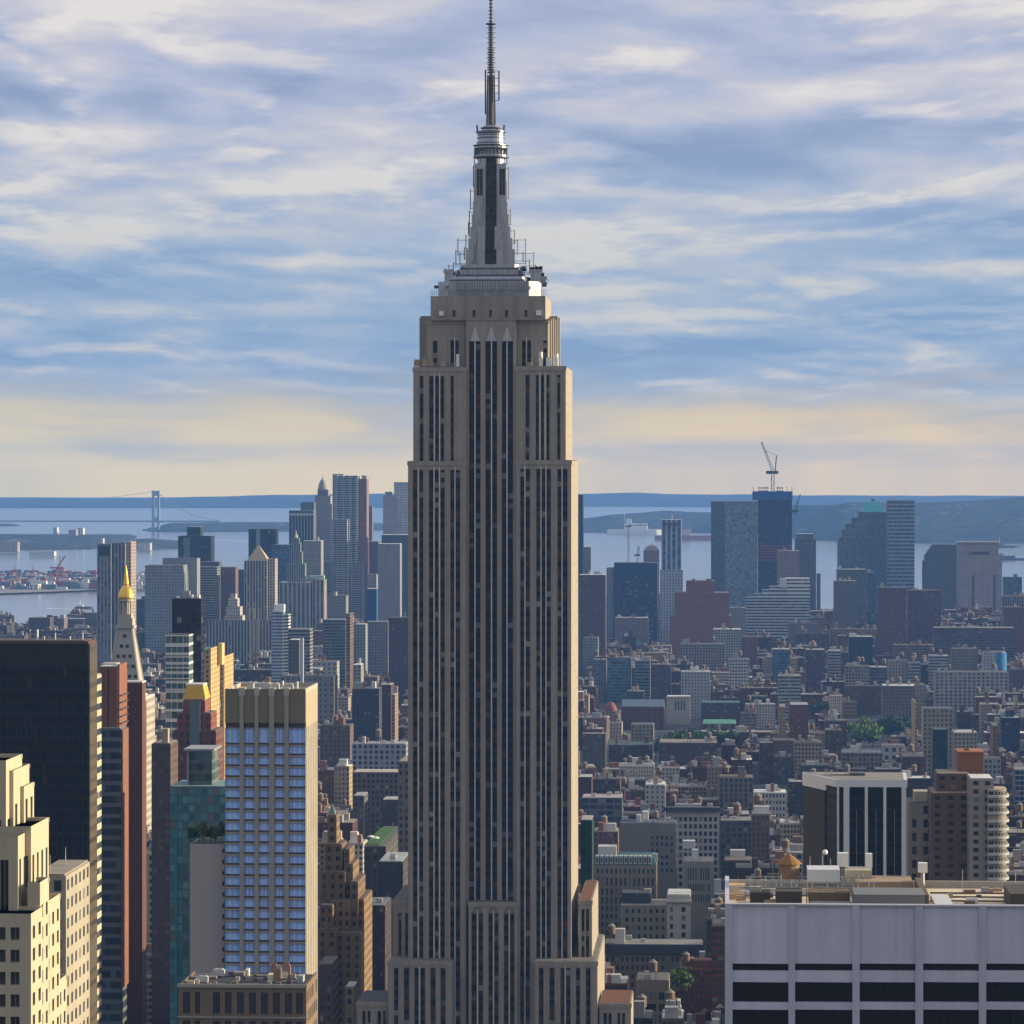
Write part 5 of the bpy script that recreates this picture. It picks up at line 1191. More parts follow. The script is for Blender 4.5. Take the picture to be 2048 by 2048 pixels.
windowed('stone_building', 'grey stone building with tall arched windows below the white gridded loft', B_, 1366, 1428, 1724, 1997, 26, (.26, .24, .21), even(1374, 1420, 9, .5), [(1736, 1760), (1768, 1782), (1790, 1804)], 'the arched grey building', bulks=1)
pxbox(r_, 'roof_house', 1366, 1390, 1682, 1697, 2137, 8, WALL, (.5, .5, .5))
bld('loft_building', 'dark loft building with many windows behind the tall black pier tower left side', B_, 1440, 1508, 1642, 2230, 26, (.12, .10, .10), FW, tanks=1, bulks=1, acs=2, short='the dark loft building')
bld('stone_building', 'pale building with small windows peeking left of the black tower with piers', B_, 1574, 1606, 1706, 1995, 24, (.36, .34, .32), FW, 4, 3.6, bulks=1)
windowed('white_building', 'white building with one row of square windows left of the black tower', B_, 1507, 1573, 1586, 2481, 26, (.50, .49, .48), even(1510, 1571, 9, .5), rws(1588, 5, 13, .55), 'the white square windowed building', bulks=2, acs=2)
bld('grey_building', 'grey building with narrow windows behind the white square windowed building', B_, 1438, 1506, 1556, 2541, 26, (.20, .17, .16), FTALL, bulks=2, tanks=1)
bld('glass_building', 'blue grey glass building low at the side of the tall stone tower', B_, 1163, 1244, 1596, 2500, 28, (.14, .15, .18), facade(.8, .6, glass=(.03, .04, .06)), 5, 4, roof=(.36, .32, .34), acs=3, short='the blue grey glass building')
bld('white_building', 'bright white roofed building among rooftops left of the white gridded loft', B_, 1290, 1330, 1570, 2603, 30, (.48, .48, .47), FB, roof=(.55, .55, .56), bulks=1, acs=4)
bld('brick_tower', 'dark brick apartment slab with lit right edge beside the tall stone tower', 'apartment block', 1164, 1211, 1468, 2935, 14, (.13, .11, .10), FS, 3, 3, roof=(.2, .18, .16), short='the dark brick slab by the tower')
bld('wide_building', 'wide dark building with teal roof edge right of the dark brick slab', B_, 1217, 1305, 1491, 3111, 40, (.10, .08, .08), FW, roof=(.06, .09, .10), bulks=2, tanks=2, short='the wide teal edged building')
bld('brick_building', 'massive dark brick building with stepped centre in the middle of the rooftops', B_, 1318, 1434, 1486, 3085, 40, (.105, .07, .065), FS, 3, 3.2, tanks=2, bulks=2, short='the massive dark brick building')
bld('tan_building', 'square tan building with small windows near the green trees', B_, 1262, 1307, 1450, 3361, 30, (.34, .28, .2), FS, short='the square tan building')
r_, d_ = bld('brick_church', 'domed red roofed church among the rooftops beside the tall tower', 'church', 1204, 1239, 1424, 3696, 30, (.26, .2, .15), FB, short='the red domed church')
xc = XX(1221, 3708); z = ZZ(1221, 1424, 3696)
part(MB().lathe(xc, 3708, [(6.4, z), (6.2, z + 3), (5, z + 6), (2.8, z + 8.4), (0, z + 9.6)], 16), 'dome', mat('dome_red', (.22, .075, .06)), r_)
r_, d_ = bld('long_hall', 'long brick hall with blue grey roof behind the church dome', 'hall', 1243, 1328, 1414, 3742, 36, (.17, .075, .065), FB, 6, 6, short='the blue roofed brick hall')
x0, x1 = d_[0], d_[1]; part(MB().prism([(x0, 3742), (x1, 3742), (x1, 3778), (x0, 3778)], d_[5] + .4, d_[5] + 6.5, top=[(x0, 3759), (x1, 3759), (x1, 3761), (x0, 3761)]), 'pitched_roof', mat('slate_blue', (.12, .165, .22), var=.15), r_)
windowed('palazzo', 'white arcaded palazzo with sunlit right side and flat tan cornice', B_, 1333, 1380, 1394, 3808, 26, (.52, .49, .44), even(1348, 1372, 4, .5), [(1402, 1420)], 'the white palazzo', cornice=(.40, .30, .22))
bld('brick_building', 'long low dark brick building right of the white palazzo', B_, 1402, 1480, 1406, 3742, 34, (.10, .075, .075), FS, roof=(.06, .12, .12), short='the long low brick building')
r_, d_ = bld('copper_roof_hall', 'low hall with bright green copper roof surrounded by trees', 'hall', 1405, 1472, 1448, 3610, 22, (.16, .14, .12), FB, 6, 5, short='the green copper roofed hall')
x0, x1 = d_[0], d_[1]; part(MB().prism([(x0, 3610), (x1, 3610), (x1, 3632), (x0, 3632)], d_[5] + .4, d_[5] + 3.6, top=[(x0 + 1, 3619), (x1 - 1, 3619), (x1 - 1, 3623), (x0 + 1, 3623)]), 'copper_roof', mat('bright_copper', (.13, .33, .25), var=.15), r_)
bld('apartment_tower', 'slim yellow brick apartment tower lit gold on its right side, beyond the rooftops', 'apartment tower', 1559, 1571, 1414, 3221, 34, (.40, .28, .14), FS, 3, 3)
bld('apartment_tower', 'red brick apartment tower with lit red side right of the slim yellow one', 'apartment tower', 1580, 1617, 1410, 3248, 36, (.15, .075, .075), FS, 3, 3, short='the red brick apartment tower')
r_, d_ = bld('loft_building', 'beige loft with long flat roof line behind the black tower', B_, 1684, 1765, 1506, 2897, 30, (.25, .21, .16), FW, tanks=1, bulks=2)
bld('white_building', 'white building with dark square openings right behind the beige loft', B_, 1766, 1810, 1492, 3024, 24, (.46, .45, .45), facade(.5, .5), 6, 6)
bld('brick_building', 'maroon brick building with white roof tanks between black tower and blue glass tower', B_, 1805, 1850, 1514, 2726, 26, (.13, .075, .075), FS, tanks=1, acs=3, short='the maroon brick building')
bld('glass_tower', 'dark blue glass tower standing before the cream tower, right side', 'tower', 1866, 1895, 1460, 2649, 20, (.03, .045, .07), facade(.9, .85, glass=(.015, .03, .06), blind=.02), 2, 4, roof=(.05, .09, .1), short='the dark blue glass tower')
bld('stone_tower', 'bulky cream stone tower with stepped top behind the dark blue glass tower', 'tower', 1846, 1906, 1418, 2881, 26, (.33, .29, .24), FS, 3.2, 3.4, short='the bulky cream tower')
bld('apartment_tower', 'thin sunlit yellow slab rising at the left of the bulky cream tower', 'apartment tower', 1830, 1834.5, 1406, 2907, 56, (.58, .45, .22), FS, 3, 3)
bld('apartment_tower', 'beige apartment block with orange lit end behind the orange penthouse', 'apartment block', 1908, 1955, 1466, 2832, 34, (.34, .3, .24), FS, 3, 3, chims=2, short='the beige block with orange end')
bld('glass_building', 'dark glass building with white frame at the right edge', B_, 2030, 2075, 1540, 2546, 24, (.30, .31, .34), facade(.9, .7, glass=(.015, .02, .035)), 3, 3.5)
bld('white_building', 'pale framed building right of the orange penthouse', B_, 1968, 2002, 1518, 2707, 20, (.36, .36, .35), facade(.6, .6, glass=(.05, .06, .06)), 3, 3.6)
bld('apartment_tower', 'slender brown tower with pale lit edge near the right edge', 'apartment tower', 1986, 1998, 1452, 2909, 34, (.22, .14, .10), FS, 3, 3)
bld('office_building', 'navy blue office block with sunlit roof houses near the right edge', B_, 2003, 2040, 1436, 3154, 24, (.035, .05, .09), facade(.8, .6, glass=(.015, .025, .05)), bulks=3, short='the navy office block')
# between hotel and tall tower
bld('apartment_tower', 'navy glass and brick apartment tower right of the hotel crown', 'apartment tower', 704, 758, 1378, 3058, 26, (.06, .065, .09), facade(.5, .6, glass=(.02, .025, .045)), 3, 3, bulks=3, short='the navy apartment tower')
bld('apartment_tower', 'dark maroon apartment slab joined at the right of the navy tower', 'apartment tower', 759, 782, 1370, 3115, 30, (.115, .065, .065), FS, 3, 3, bulks=1)
bld('brick_tower', 'slender brick tower with lit cream right face beside the tall stone tower', 'tower', 783, 790, 1390, 2977, 30, (.34, .24, .17), FS, 3, 3, bulks=1)
bld('white_building', 'white blue windowed loft close to the left of the tall stone tower', B_, 704, 812, 1488, 2719, 24, (.34, .37, .43), facade(.6, .62, glass=(.03, .035, .05)), 4, 4, roof=(.3, .3, .32), acs=4, bulks=2, tanks=1, short='the white blue windowed loft')
bld('loft_building', 'brown loft with rows of arched windows below the white blue windowed loft', B_, 705, 796, 1545, 2525, 26, (.15, .115, .10), facade(.5, .55, glass=(.015, .014, .016)), 3.2, 4, roof=(.4, .37, .32), short='the brown arched loft')
bld('stone_tower', 'grey stone tower tight against the left side of the tall stone tower', 'tower', 796, 830, 1524, 1700, 30, (.20, .185, .185), FS, 3, 3.4, short='the grey stone tower')
bld('grey_building', 'dark grey building with window rows left of the rooftop lawn', B_, 706, 728, 1592, 2286, 26, (.13, .12, .115), FS, 3, 3.4)
r_, d_ = bld('garden_building', 'dark building carrying a bright green rooftop lawn with white parasols', B_, 728, 772, 1694, 1760, 100, (.105, .095, .09), FS, 3, 3.4, roof=(.1, .1, .1), short='the rooftop lawn building')
part(MB().box(XX(731, 1770), XX(762, 1770), 1764, 1850, d_[5] + .36, d_[5] + .7), 'lawn', mat('lawn_green', (.035, .105, .016), var=.5, scale=.8), r_)
bld('brick_building', 'dark brick building with white roof edge right of the rooftop lawn', B_, 764, 800, 1600, 2292, 22, (.085, .07, .075), FS, 3, 3.4)
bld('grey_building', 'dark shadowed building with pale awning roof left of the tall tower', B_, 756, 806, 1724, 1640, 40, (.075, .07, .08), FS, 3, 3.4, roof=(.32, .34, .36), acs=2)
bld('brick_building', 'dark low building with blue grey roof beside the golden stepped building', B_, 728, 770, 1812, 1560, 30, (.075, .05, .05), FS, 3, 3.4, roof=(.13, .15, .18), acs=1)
bld('brick_building', 'cream and brick walk up block under the maroon slab', B_, 640, 700, 1452, 2909, 28, (.16, .12, .11), FS, tanks=2, bulks=3, acs=2)
bld('stone_tower', 'grey slab with two sunlit vertical edges above the hotel roof', 'tower', 706, 722, 1330, 3434, 26, (.33, .31, .29), FB, 4, 3.4, bulks=1)
bld('white_building', 'wide pale building with dark arched opening beyond the hotel roof', B_, 622, 674, 1324, 4071, 34, (.42, .42, .40), FB, 6, 5, bulks=1)
bld('grey_building', 'plain grey block just beyond the hotel crown', B_, 560, 668, 1353, 3424, 34, (.24, .23, .23), FB, 5, 5, bulks=1, acs=4)
bld('loft_building', 'greenish tan loft left beyond the hotel roof', B_, 598, 640, 1338, 3741, 30, (.25, .24, .18), FB, 5, 5)
# ================================================================ downtown, left cluster
K = 'tower'
T = lambda *a, **k: bld(*a, **k)
def far_office(*a, **k): return bld('office_tower', *a, **k)
GB1 = facade(.8, .6, glass=(.04, .06, .09), blind=.05)
r_, d_ = far_office('broad grey slab tower with dark louvred cap, left of the gold lantern', K, 194, 222, 1088, 4500, 40, (.32, .33, .34), facade(.62, .999, glass=(.10, .11, .13), blind=0), 4, 4, short='the broad grey slab'); pxbox(r_, 'louvre_cap', 198, 220, 1092, 1112, 4499.4, .5, WALL, (.03, .03, .04))
tier(r_, 222.5, 250, 1087, 4508, 36, (.27, .26, .27), FV, 4, 4); tier(r_, 250.5, 262, 1084, 4518, 40, (.34, .27, .23), FS, 4, 4); pxbox(r_, 'roof_mast', 203, 207, 1077, 1089, 4510, 6, WHITEM)
r_, d_ = far_office('wide blue grey flat topped block behind the gold topped pyramid tower', K, 290, 366, 1131, 5000, 44, (.30, .32, .34), facade(.55, .5, glass=(.07, .09, .13), blind=.05), 4, 4, short='the wide blue grey block'); tier(r_, 325, 394, 1117, 5045, 30, (.20, .21, .24), WALL)
r_, d_ = far_office('dark navy twin shouldered tower with raised centre, against the bay', K, 356, 422, 1072, 5700, 40, (.035, .04, .05), FD, 3, 3.6, short='the navy twin shouldered tower'); tier(r_, 374, 401, 1054, 5704, 30, (.035, .04, .05), FD, 3, 3.6); pxbox(r_, 'green_face', 367, 380, 1075, 1130, 5699, .9, WALL, (.12, .17, .15)); tier(r_, 380, 438, 1124, 5650, 30, (.06, .065, .08), WALL)
far_office('banded pale office block with horizontal stripes below the navy tower', 'office block', 379, 434, 1134, 5100, 36, (.33, .32, .30), FR, 3, 3.4, short='the banded pale block'); far_office('dull red block right of the banded pale block', 'office block', 434.5, 471, 1135, 5140, 30, (.22, .13, .12), FS, 3, 3.4)
far_office('thin dark blue block behind the dull red block', 'office block', 471.5, 496, 1140, 5500, 30, (.06, .08, .12), FS)
r_, d_ = far_office('black slab tower with one pale vertical strip behind the courthouse spire', K, 497, 551, 1058, 6000, 40, (.022, .024, .03), FD, 3, 3.6, short='the black slab tower'); pxbox(r_, 'pale_strip', 512, 520, 1059, 1140, 5999, .9, WALL, (.25, .26, .27))
# courthouse
Y = 5000.; r_ = thing('courthouse_tower', 'tan courthouse tower with golden pyramid roof and stepped base', K, (XX(518, Y), Y, 0)); LANDMARKS.append((518, 1095, 'the courthouse pyramid tower'))
ck = (.36, .33, .28); tier(r_, 488, 534, 1122, Y, 34, ck, FV, 4, 4); tier(r_, 534.5, 550, 1118, Y + 8, 30, ck, FS, 4, 4); tier(r_, 482, 556, 1240, Y - 12, 50, ck, FV, 4, 5)
x0, x1 = XX(493, Y), XX(535, Y); za, zb = ZZ(515, 1121.8, Y) + .4, ZZ(517, 1090, Y); xm = (x0 + x1) / 2; part(MB().prism([(x0, Y + 3), (x1, Y + 3), (x1, Y + 31), (x0, Y + 31)], za, zb, top=[(xm - .1, Y + 16.9), (xm + .1, Y + 16.9), (xm + .1, Y + 17.1), (xm - .1, Y + 17.1)]), 'pyramid_roof', mat('dull_gold', (.40, .31, .19), var=.1), r_)
for a, b, t_ in ((497, 500, 1216), (506, 510, 1216), (515, 518, 1216)): pxbox(r_, 'column', a, b, t_, 1310, Y - 12.9, .85, WALL, (.42, .34, .28))
Y = 4700.; r_ = thing('spired_building', 'small pale stepped stone tower with pointed cap below the dull red block', K, (XX(466, Y), Y, 0)); LANDMARKS.append((466, 1190, 'the small pale stepped tower'))
for a, b, t_ in ((448, 484, 1232), (452, 480, 1214), (456, 475, 1198), (460, 471, 1188)): tier(r_, a, b, t_, Y + (484 - b) * .5, 30 - (484 - b), (.42, .38, .36), FB, 3, 4)
tier(r_, 412, 500, 1243, Y - 30, 28, (.27, .30, .30), FV, 4, 5, name='long_wing')
# striped dark and pale towers
r_, d_ = far_office('dark tower with pale vertical ribs and a white belt near its top', K, 578, 627, 1021, 6100, 40, (.36, .37, .39), facade(.7, .999, glass=(.03, .03, .04), blind=0), 5, 4, short='the ribbed dark tower'); pxbox(r_, 'belt', 577.5, 627.5, 1027, 1031, 6099, .9, WALL, (.5, .5, .5)); tier(r_, 601, 628, 1005, 6110, 24, (.10, .12, .16), WALL)
Y = 6200.; r_ = thing('crowned_tower', 'slender pale tower with stepped shoulders and pointed domed crown on the skyline', K, (XX(645, Y), Y, 0)); LANDMARKS.append((645, 960, 'the pointed crowned tower'))
cg = (.30, .29, .31); tier(r_, 626, 664, 1008, Y, 34, cg, FS, 3, 3.6); tier(r_, 630, 661, 992, Y + 2, 30, cg, FS, 3, 3.6); tier(r_, 635, 656, 979, Y + 6, 22, cg, FV, 3, 4)
xc = XX(645.5, Y + 16); z = lambda p: ZZ(645, p, Y + 16); part(MB().lathe(xc, Y + 16, [(8.2, z(979)), (7.8, z(974)), (6.6, z(968)), (4.4, z(962)), (1.7, z(958.5)), (.9, z(957)), (0, z(949))], 14), 'pointed_crown', mat('crown_grey', (.26, .25, .27)), r_)
# rippled steel tower
Y = 5600.; r_ = thing('rippled_tower', 'tall rippled silver steel tower with brown side, highest of the left cluster', K, (XX(695, Y), Y, 0)); LANDMARKS.append((695, 950, 'the rippled silver tower'))
x0, x1 = XX(665, Y), XX(716, Y); x2 = XX(733, Y)
def rip(xa, xb, ph, amp): return [(xa + (xb - xa) * i / 40, Y + amp * (sin(i * .62 + ph) + .6 * sin(i * 1.37 + ph))) for i in range(41)]
RS = facade(.999, .42, glass=(.07, .085, .11), blind=.05, gr=.3)
part(MB().prism(rip(x0, x1, .3, 2.2) + [(x1, Y + 40), (x0, Y + 40)], 0, ZZ(690, 951, Y), bay=1.8, fl=3.4), 'rippled_wall', RS, r_, (.42, .44, .47))
part(MB().box(x1 + .1, x2, Y + 3, Y + 38, 0, ZZ(725, 958, Y), bay=3, fl=3.4), 'brown_wall', facade(.7, .5, glass=(.05, .04, .045)), r_, (.26, .16, .15))
for a, b, t_ in ((661, 699, 1038), (645, 668, 1122), (700, 728, 1125)): x_, y_ = XX(a, Y - 6), XX(b, Y - 6); part(MB().prism([(x, yy - 5) for x, yy in rip(x_, y_, 1.3, 1.6)] + [(y_, Y + 2), (x_, Y + 2)], 0, ZZ(a, t_, Y), bay=1.6, fl=3.4), 'rippled_base', RS, r_, (.40, .41, .43))
part(MB().box(XX(664, Y), XX(686, Y), Y + 8, Y + 30, ZZ(690, 951, Y), ZZ(690, 948, Y)).box(XX(722, Y), XX(732, Y), Y + 8, Y + 30, ZZ(725, 958, Y), ZZ(725, 951, Y)), 'crown_screen', METAL, r_); note(x0, x2, Y, Y + 40, ZZ(690, 951, Y), 'n')
# columned civic block with stepped lantern
Y = 5250.; r_ = thing('civic_building', 'columned civic building with stepped wedding cake tower and pale green roofs', B_, (XX(600, Y), Y, 0)); LANDMARKS.append((600, 1090, 'the columned civic building'))
tier(r_, 558, 620, 1165, Y, 36, (.33, .33, .31), facade(.5, .999, glass=(.09, .10, .12), blind=0), 6, 6); tier(r_, 624, 648, 1160, Y + 6, 36, (.35, .33, .28), facade(.5, .999, glass=(.09, .10, .12), blind=0), 6, 6)
for a, b, t_, dy in ((574, 610, 1128, 8), (579, 604, 1104, 11), (583, 601, 1086, 13), (586, 598, 1076, 15)): tier(r_, a, b, t_, Y + dy, 24 - dy, (.30, .32, .31), FV, 3, 4, roof=(.24, .36, .33))
k = MB(); xc = XX(592, Y + 18); k.ring(xc, Y + 18, 2.6, 2.2, ZZ(592, 1076, Y), ZZ(592, 1070, Y), 8); k.ring(xc, Y + 18, 1.2, .1, ZZ(592, 1070, Y), ZZ(592, 1060, Y), 8); part(k, 'finial', WALL, r_, (.5, .48, .42))
CGR = mat('pale_verdigris', (.34, .50, .46), var=.1)
for a, b, t_ in ((586, 613, 1153), (619, 648, 1151)): pxbox(r_, 'green_roof', a, b, t_, t_ + 6, Y + 12, 12, CGR)
far_office('blue green slab block behind the stepped civic tower', 'office block', 543, 584, 1090, 5800, 34, (.13, .16, .20), FG, short='the blue green slab'); far_office('pale stone tower with notched top between ribbed tower and rippled tower', K, 606, 642, 1082, 5500, 34, (.36, .35, .32), FS, 3, 3.4, bulks=2)
r_, d_ = bld('glass_tower', 'small bright white and blue glass tower below the courthouse', K, 543, 566, 1223, 3900, 22, (.50, .53, .56), facade(.95, .55, glass=(.06, .11, .18), blind=.05), 2, 3.4, roof=(.6, .6, .6)); tier(r_, 566.5, 577, 1229, 3903, 20, (.55, .56, .58), FR, 2, 3.4); pxbox(r_, 'penthouse', 548, 568, 1209, 1223, 3906, 12, WALL, (.62, .62, .62))
bld('netted_building', 'building wrapped in bright blue construction netting left of the tall tower', B_, 733, 753, 1178, 4800, 22, (.028, .085, .23), WALL, roof=(.5, .5, .5), short='the blue netted block'); far_office('pale narrow block behind the blue netted block', 'office block', 736, 753, 1149, 5000, 20, (.36, .37, .39), FS)
far_office('large grey gridded slab left of the tall stone tower', K, 755, 800, 1088, 5150, 30, (.30, .30, .33), facade(.45, .45, glass=(.12, .12, .15), blind=.05), 3, 3.2, short='the grey gridded slab'); far_office('dark blue block with flat top beside the tall stone tower', K, 763, 830, 1070, 5600, 36, (.10, .11, .15), FB)
r_, d_ = far_office('white tower with stepped top half hidden behind the tall stone tower', K, 766, 790, 992, 6000, 36, (.46, .47, .50), facade(.5, .5, glass=(.12, .14, .2), blind=0), 3, 4, short='the white stepped tower'); tier(r_, 788, 830, 968, 6004, 30, (.46, .47, .50), facade(.5, .5, glass=(.12, .14, .2), blind=0), 3, 4); tier(r_, 788, 830, 965, 6036, 20, (.16, .20, .27), WALL); tier(r_, 770, 782, 984, 6005, 20, (.46, .47, .50), FV, 3, 4)
far_office('thin dark tower peeping right of the rippled tower', K, 733.5, 744, 1012, 6300, 24, (.16, .16, .19), FS); far_office('maroon block right of the rippled tower', 'office block', 734, 756, 1083, 5900, 26, (.17, .11, .13), FS)
far_office('light block with curved top in front of the rippled tower', 'office block', 655, 692, 1192, 4700, 30, (.30, .30, .31), FS, 3, 3.6, bulks=1)
bld('brick_slab', 'orange brown slab with narrow sunlit face below the rippled tower', K, 692, 700, 1228, 4100, 40, (.28, .16, .10), FR); far_office('grey green office block left of the orange brown slab', 'office block', 646, 691, 1240, 4200, 34, (.20, .21, .21), FR, short='the grey green block')
far_office('pale blue grey block right of the orange brown slab', 'office block', 708, 731, 1249, 4250, 26, (.30, .33, .36), FS); far_office('block with row of vents below the blue netted block', 'office block', 732, 776, 1244, 4300, 28, (.22, .23, .25), FS)
bld('brick_slab', 'dark maroon apartment slab with dome lamp beside the tall tower', K, 777, 830, 1236, 4000, 28, (.11, .06, .075), FS, short='the dark maroon slab')
r_, d_ = bld('chimney_stack', 'white square chimney stack under a dark T shaped roof', 'chimney', 600, 606.5, 1277, 3300, 4, (.6, .6, .6), WALL)
far_office('low pale terrace block with dark flat roof behind the white chimney', 'office block', 576, 620, 1259, 3600, 26, (.30, .30, .33), FR); far_office('low brown block right of the white glass tower', 'office block', 578, 598, 1280, 3500, 22, (.15, .12, .13), FS)
for i, (a, b, t_, c_, lb) in enumerate([(-40, 22, 1247, (.09, .08, .10), 'dark brown apartment block on the left shore'), (57, 100, 1236, (.11, .085, .10), 'plum brick apartment block beyond the black slab'), (112, 128, 1237, (.26, .2, .2), 'narrow pinkish apartment slab with light stripes beyond the black slab'), (130, 168, 1238, (.20, .13, .13), 'dull red apartment block left of broad grey slab'),
                                    (163, 192, 1226, (.19, .18, .17), 'grey apartment block touching the broad grey slab'), (24, 56, 1262, (.14, .14, .16), 'low grey block on the left shore beyond the black slab'), (262, 289, 1200, (.07, .09, .13), 'navy block between gold lantern and wide blue block')]):
    bld('apartment_block', lb, 'apartment block', a, b, t_, 5300 + 40 * i, 30, c_, FS, 3, 3, bulks=1, short=('the ' + lb.split(' on ')[0].split(' beyond ')[0].split(' touching ')[0].split(' left of ')[0].split(' with ')[0]))
# ================================================================ downtown, right cluster
far_office('dark narrow tower edge showing right of the tall stone tower', K, 1140, 1166, 990, 6000, 30, (.04, .04, .055), FD, short='the dark narrow tower'); far_office('tan block with setback beside the dark narrow tower', 'office block', 1167, 1182, 1095, 6100, 26, (.30, .27, .25), FS)
r_, d_ = bld('netted_building', 'wide blue netted building under construction with two cranes above', B_, 1228, 1315, 1126, 5300, 40, (.030, .06, .17), WALL, roof=(.1, .1, .12), short='the wide blue netted building'); tier(r_, 1213, 1227.5, 1136, 5304, 30, (.22, .24, .27), FS); tier(r_, 1229, 1314, 1150, 5298, 1.9, (.045, .06, .12), facade(.9, .6, glass=(.03, .04, .08)), 4, 4, top=False)
def tower_crane(label, px, pb, pt, Y, tip, s=1.0, counter=None):
    X = XX(px, Y); r = thing('tower_crane', label, 'crane', (X, Y, ZZ(px, pb, Y)))
    CM = mat('crane_dark', (.07, .07, .075)); k = MB(); hw = 1.1 * s; za, zb = ZZ(px, pb, Y), ZZ(px, pt, Y)
    for sx in (-1, 1):
        for sy in (-1, 1): k.tube((X + sx * hw, Y + sy * hw, za), (X + sx * hw, Y + sy * hw, zb), .35 * s, 4)
    n = max(4, int((zb - za) / (3 * s)))
    for i in range(n):
        q0, q1 = za + (zb - za) * i / n, za + (zb - za) * (i + 1) / n; sg = 1 if i % 2 else -1
        k.tube((X - hw * sg, Y - hw, q0), (X + hw * sg, Y - hw, q1), .22 * s, 4); k.tube((X + hw, Y - hw * sg, q0), (X + hw, Y + hw * sg, q1), .22 * s, 4)
    part(k, 'mast', CM, r)
    part(MB().box(X - 5.5 * s, X + 4.5 * s, Y - 2 * s, Y + 2 * s, zb, zb + 2.6 * s), 'cab_deck', CM, r)
    tx, tz = XX(tip[0], Y), ZZ(tip[0], tip[1], Y); k = MB(); d = mathutils.Vector((tx - X, 0, tz - zb - 2.6 * s)); nrm = mathutils.Vector((-d.z, 0, d.x)).normalized() * .9 * s
    A0 = mathutils.Vector((X, Y, zb + 2.6 * s)); n = max(6, int(d.length / (3.5 * s)))
    for o in (nrm, -nrm): k.tube(A0 + o, A0 + d + o * .4, .3 * s, 4)
    for i in range(n):
        f0, f1 = i / n, (i + 1) / n; sg = 1 if i % 2 else -1; k.tube(A0 + d * f0 + nrm * sg * (1 - .6 * f0), A0 + d * f1 - nrm * sg * (1 - .6 * f1), .2 * s, 4)
    part(k, 'jib', CM, r)
    part(MB().tube((X + 2 * s, Y, zb + 2.6 * s), (X + 3 * s, Y, zb + 15 * s), .6 * s, 4).tube((X + 3 * s, Y, zb + 15 * s), A0 + d * .7, .15 * s, 4), 'back_mast', CM, r)
    return r
tower_crane('thin hammerhead crane with long level jib above the wide blue netted building', 1257, 1125, 1054, 5310, (1300, 1050), .8)
tower_crane('short stub crane above the right half of the wide blue netted building', 1275, 1125, 1112, 5312, (1276, 1092), .9)
r_, d_ = bld('domed_block', 'tan block with humped roof left of the striped blue tower', B_, 1287, 1318, 1101, 5900, 30, (.28, .22, .20), FB); part(MB().lathe((d_[0] + d_[1]) / 2, 5914, [(12, d_[5]), (9, d_[5] + 5), (4, d_[5] + 8), (0, d_[5] + 9)], 12), 'humped_roof', WALL, r_, (.28, .22, .2))
r_, d_ = bld('striped_tower', 'blue tower with bright white vertical stripes beside the bay', K, 1323, 1363, 1040, 5200, 34, (.50, .53, .58), facade(.64, .999, glass=(.06, .12, .24), blind=0), 6.5, 4, roof=(.4, .42, .45), short='the white striped blue tower'); pxbox(r_, 'crown_window', 1327, 1334, 1046, 1051, 5199, .9, WALL, (.05, .08, .16)); pxbox(r_, 'crown_window', 1337, 1344, 1046, 1051, 5199, .9, WALL, (.05, .08, .16)); pxbox(r_, 'crown_window', 1348, 1355, 1046, 1051, 5199, .9, WALL, (.05, .08, .16)); tier(r_, 1320, 1366, 1140, 5194, 5.8, (.34, .38, .43), FS, 4, 4); mast(r_, 1344, 1030, 1040, 5210, .5)
r_, d_ = bld('glass_tower', 'flat topped blue grey glass tower with darker left face on the right skyline', K, 1450, 1515, 1003, 5900, 40, (.24, .27, .31), facade(.999, .7, glass=(.15, .20, .26), blind=0, gr=.3), 2, 3.6, short='the flat topped glass tower')
x0 = d_[0]; part(MB().prism([(XX(1422, 5930), 5930), (x0 - .05, 5900), (x0 - .05, 5940), (XX(1422, 5930), 5940)], 0, d_[5], bay=2, fl=3.6), 'left_face', facade(.999, .7, glass=(.045, .065, .10), blind=0, gr=.3), r_, (.10, .13, .17))
# skyscraper under construction
Y = 6050.; r_ = thing('unfinished_skyscraper', 'unfinished dark skyscraper with blue netted top floors and a red lower band', 'skyscraper', (XX(1545, Y), Y, 0)); LANDMARKS.append((1545, 985, 'the unfinished skyscraper'))
NET = mat('blue_netting', (.035, .10, .30), var=.3, scale=.1)
tier(r_, 1516, 1584, 1086, Y, 44, (.05, .06, .10), facade(.9, .5, glass=(.015, .02, .04), blind=.10, blindc=(.2, .12, .14)), 4, 4.2, top=False)
tier(r_, 1516, 1584, 1000, Y, 44, (.04, .05, .11), facade(.5, .5, glass=(.012, .015, .035), blind=.06, blindc=(.25, .25, .3)), 3, 4.2, pb=1086, foot=False, name='open_floor'); o, d_ = tier(r_, 1505, 1585, 983, Y - 3, 48, (.03, .07, .2), NET, pb=1000.2, name='netting', foot=False)
for i in range(6): z = ZZ(1540, 1092 + i * 5.5, Y); part(MB().box(XX(1516, Y) - .5, XX(1584, Y) + .5, Y - 1.5, Y - .02, z - 1.2, z + .6), 'red_floor', mat('primer_red', (.28, .085, .09)), r_)
for px in (1507, 1517, 1533, 1555, 1565, 1574, 1584): part(MB().tube((XX(px, Y), Y, d_[5]), (XX(px, Y), Y, d_[5] + 8), .5, 4), 'column_stub', DARKM, r_)
for a, b in ((1517, 1537), (1553, 1566)): pxbox(r_, 'formwork', a, b, 975, 977, Y + 2, 6, DARKM); pxbox(r_, 'formwork', a, b, 981, 983, Y + 2, 6, DARKM)
tower_crane('tall crane with raised jib standing on top of the unfinished skyscraper', 1545.5, 983, 948, Y + 15, (1523, 884), 2.0)
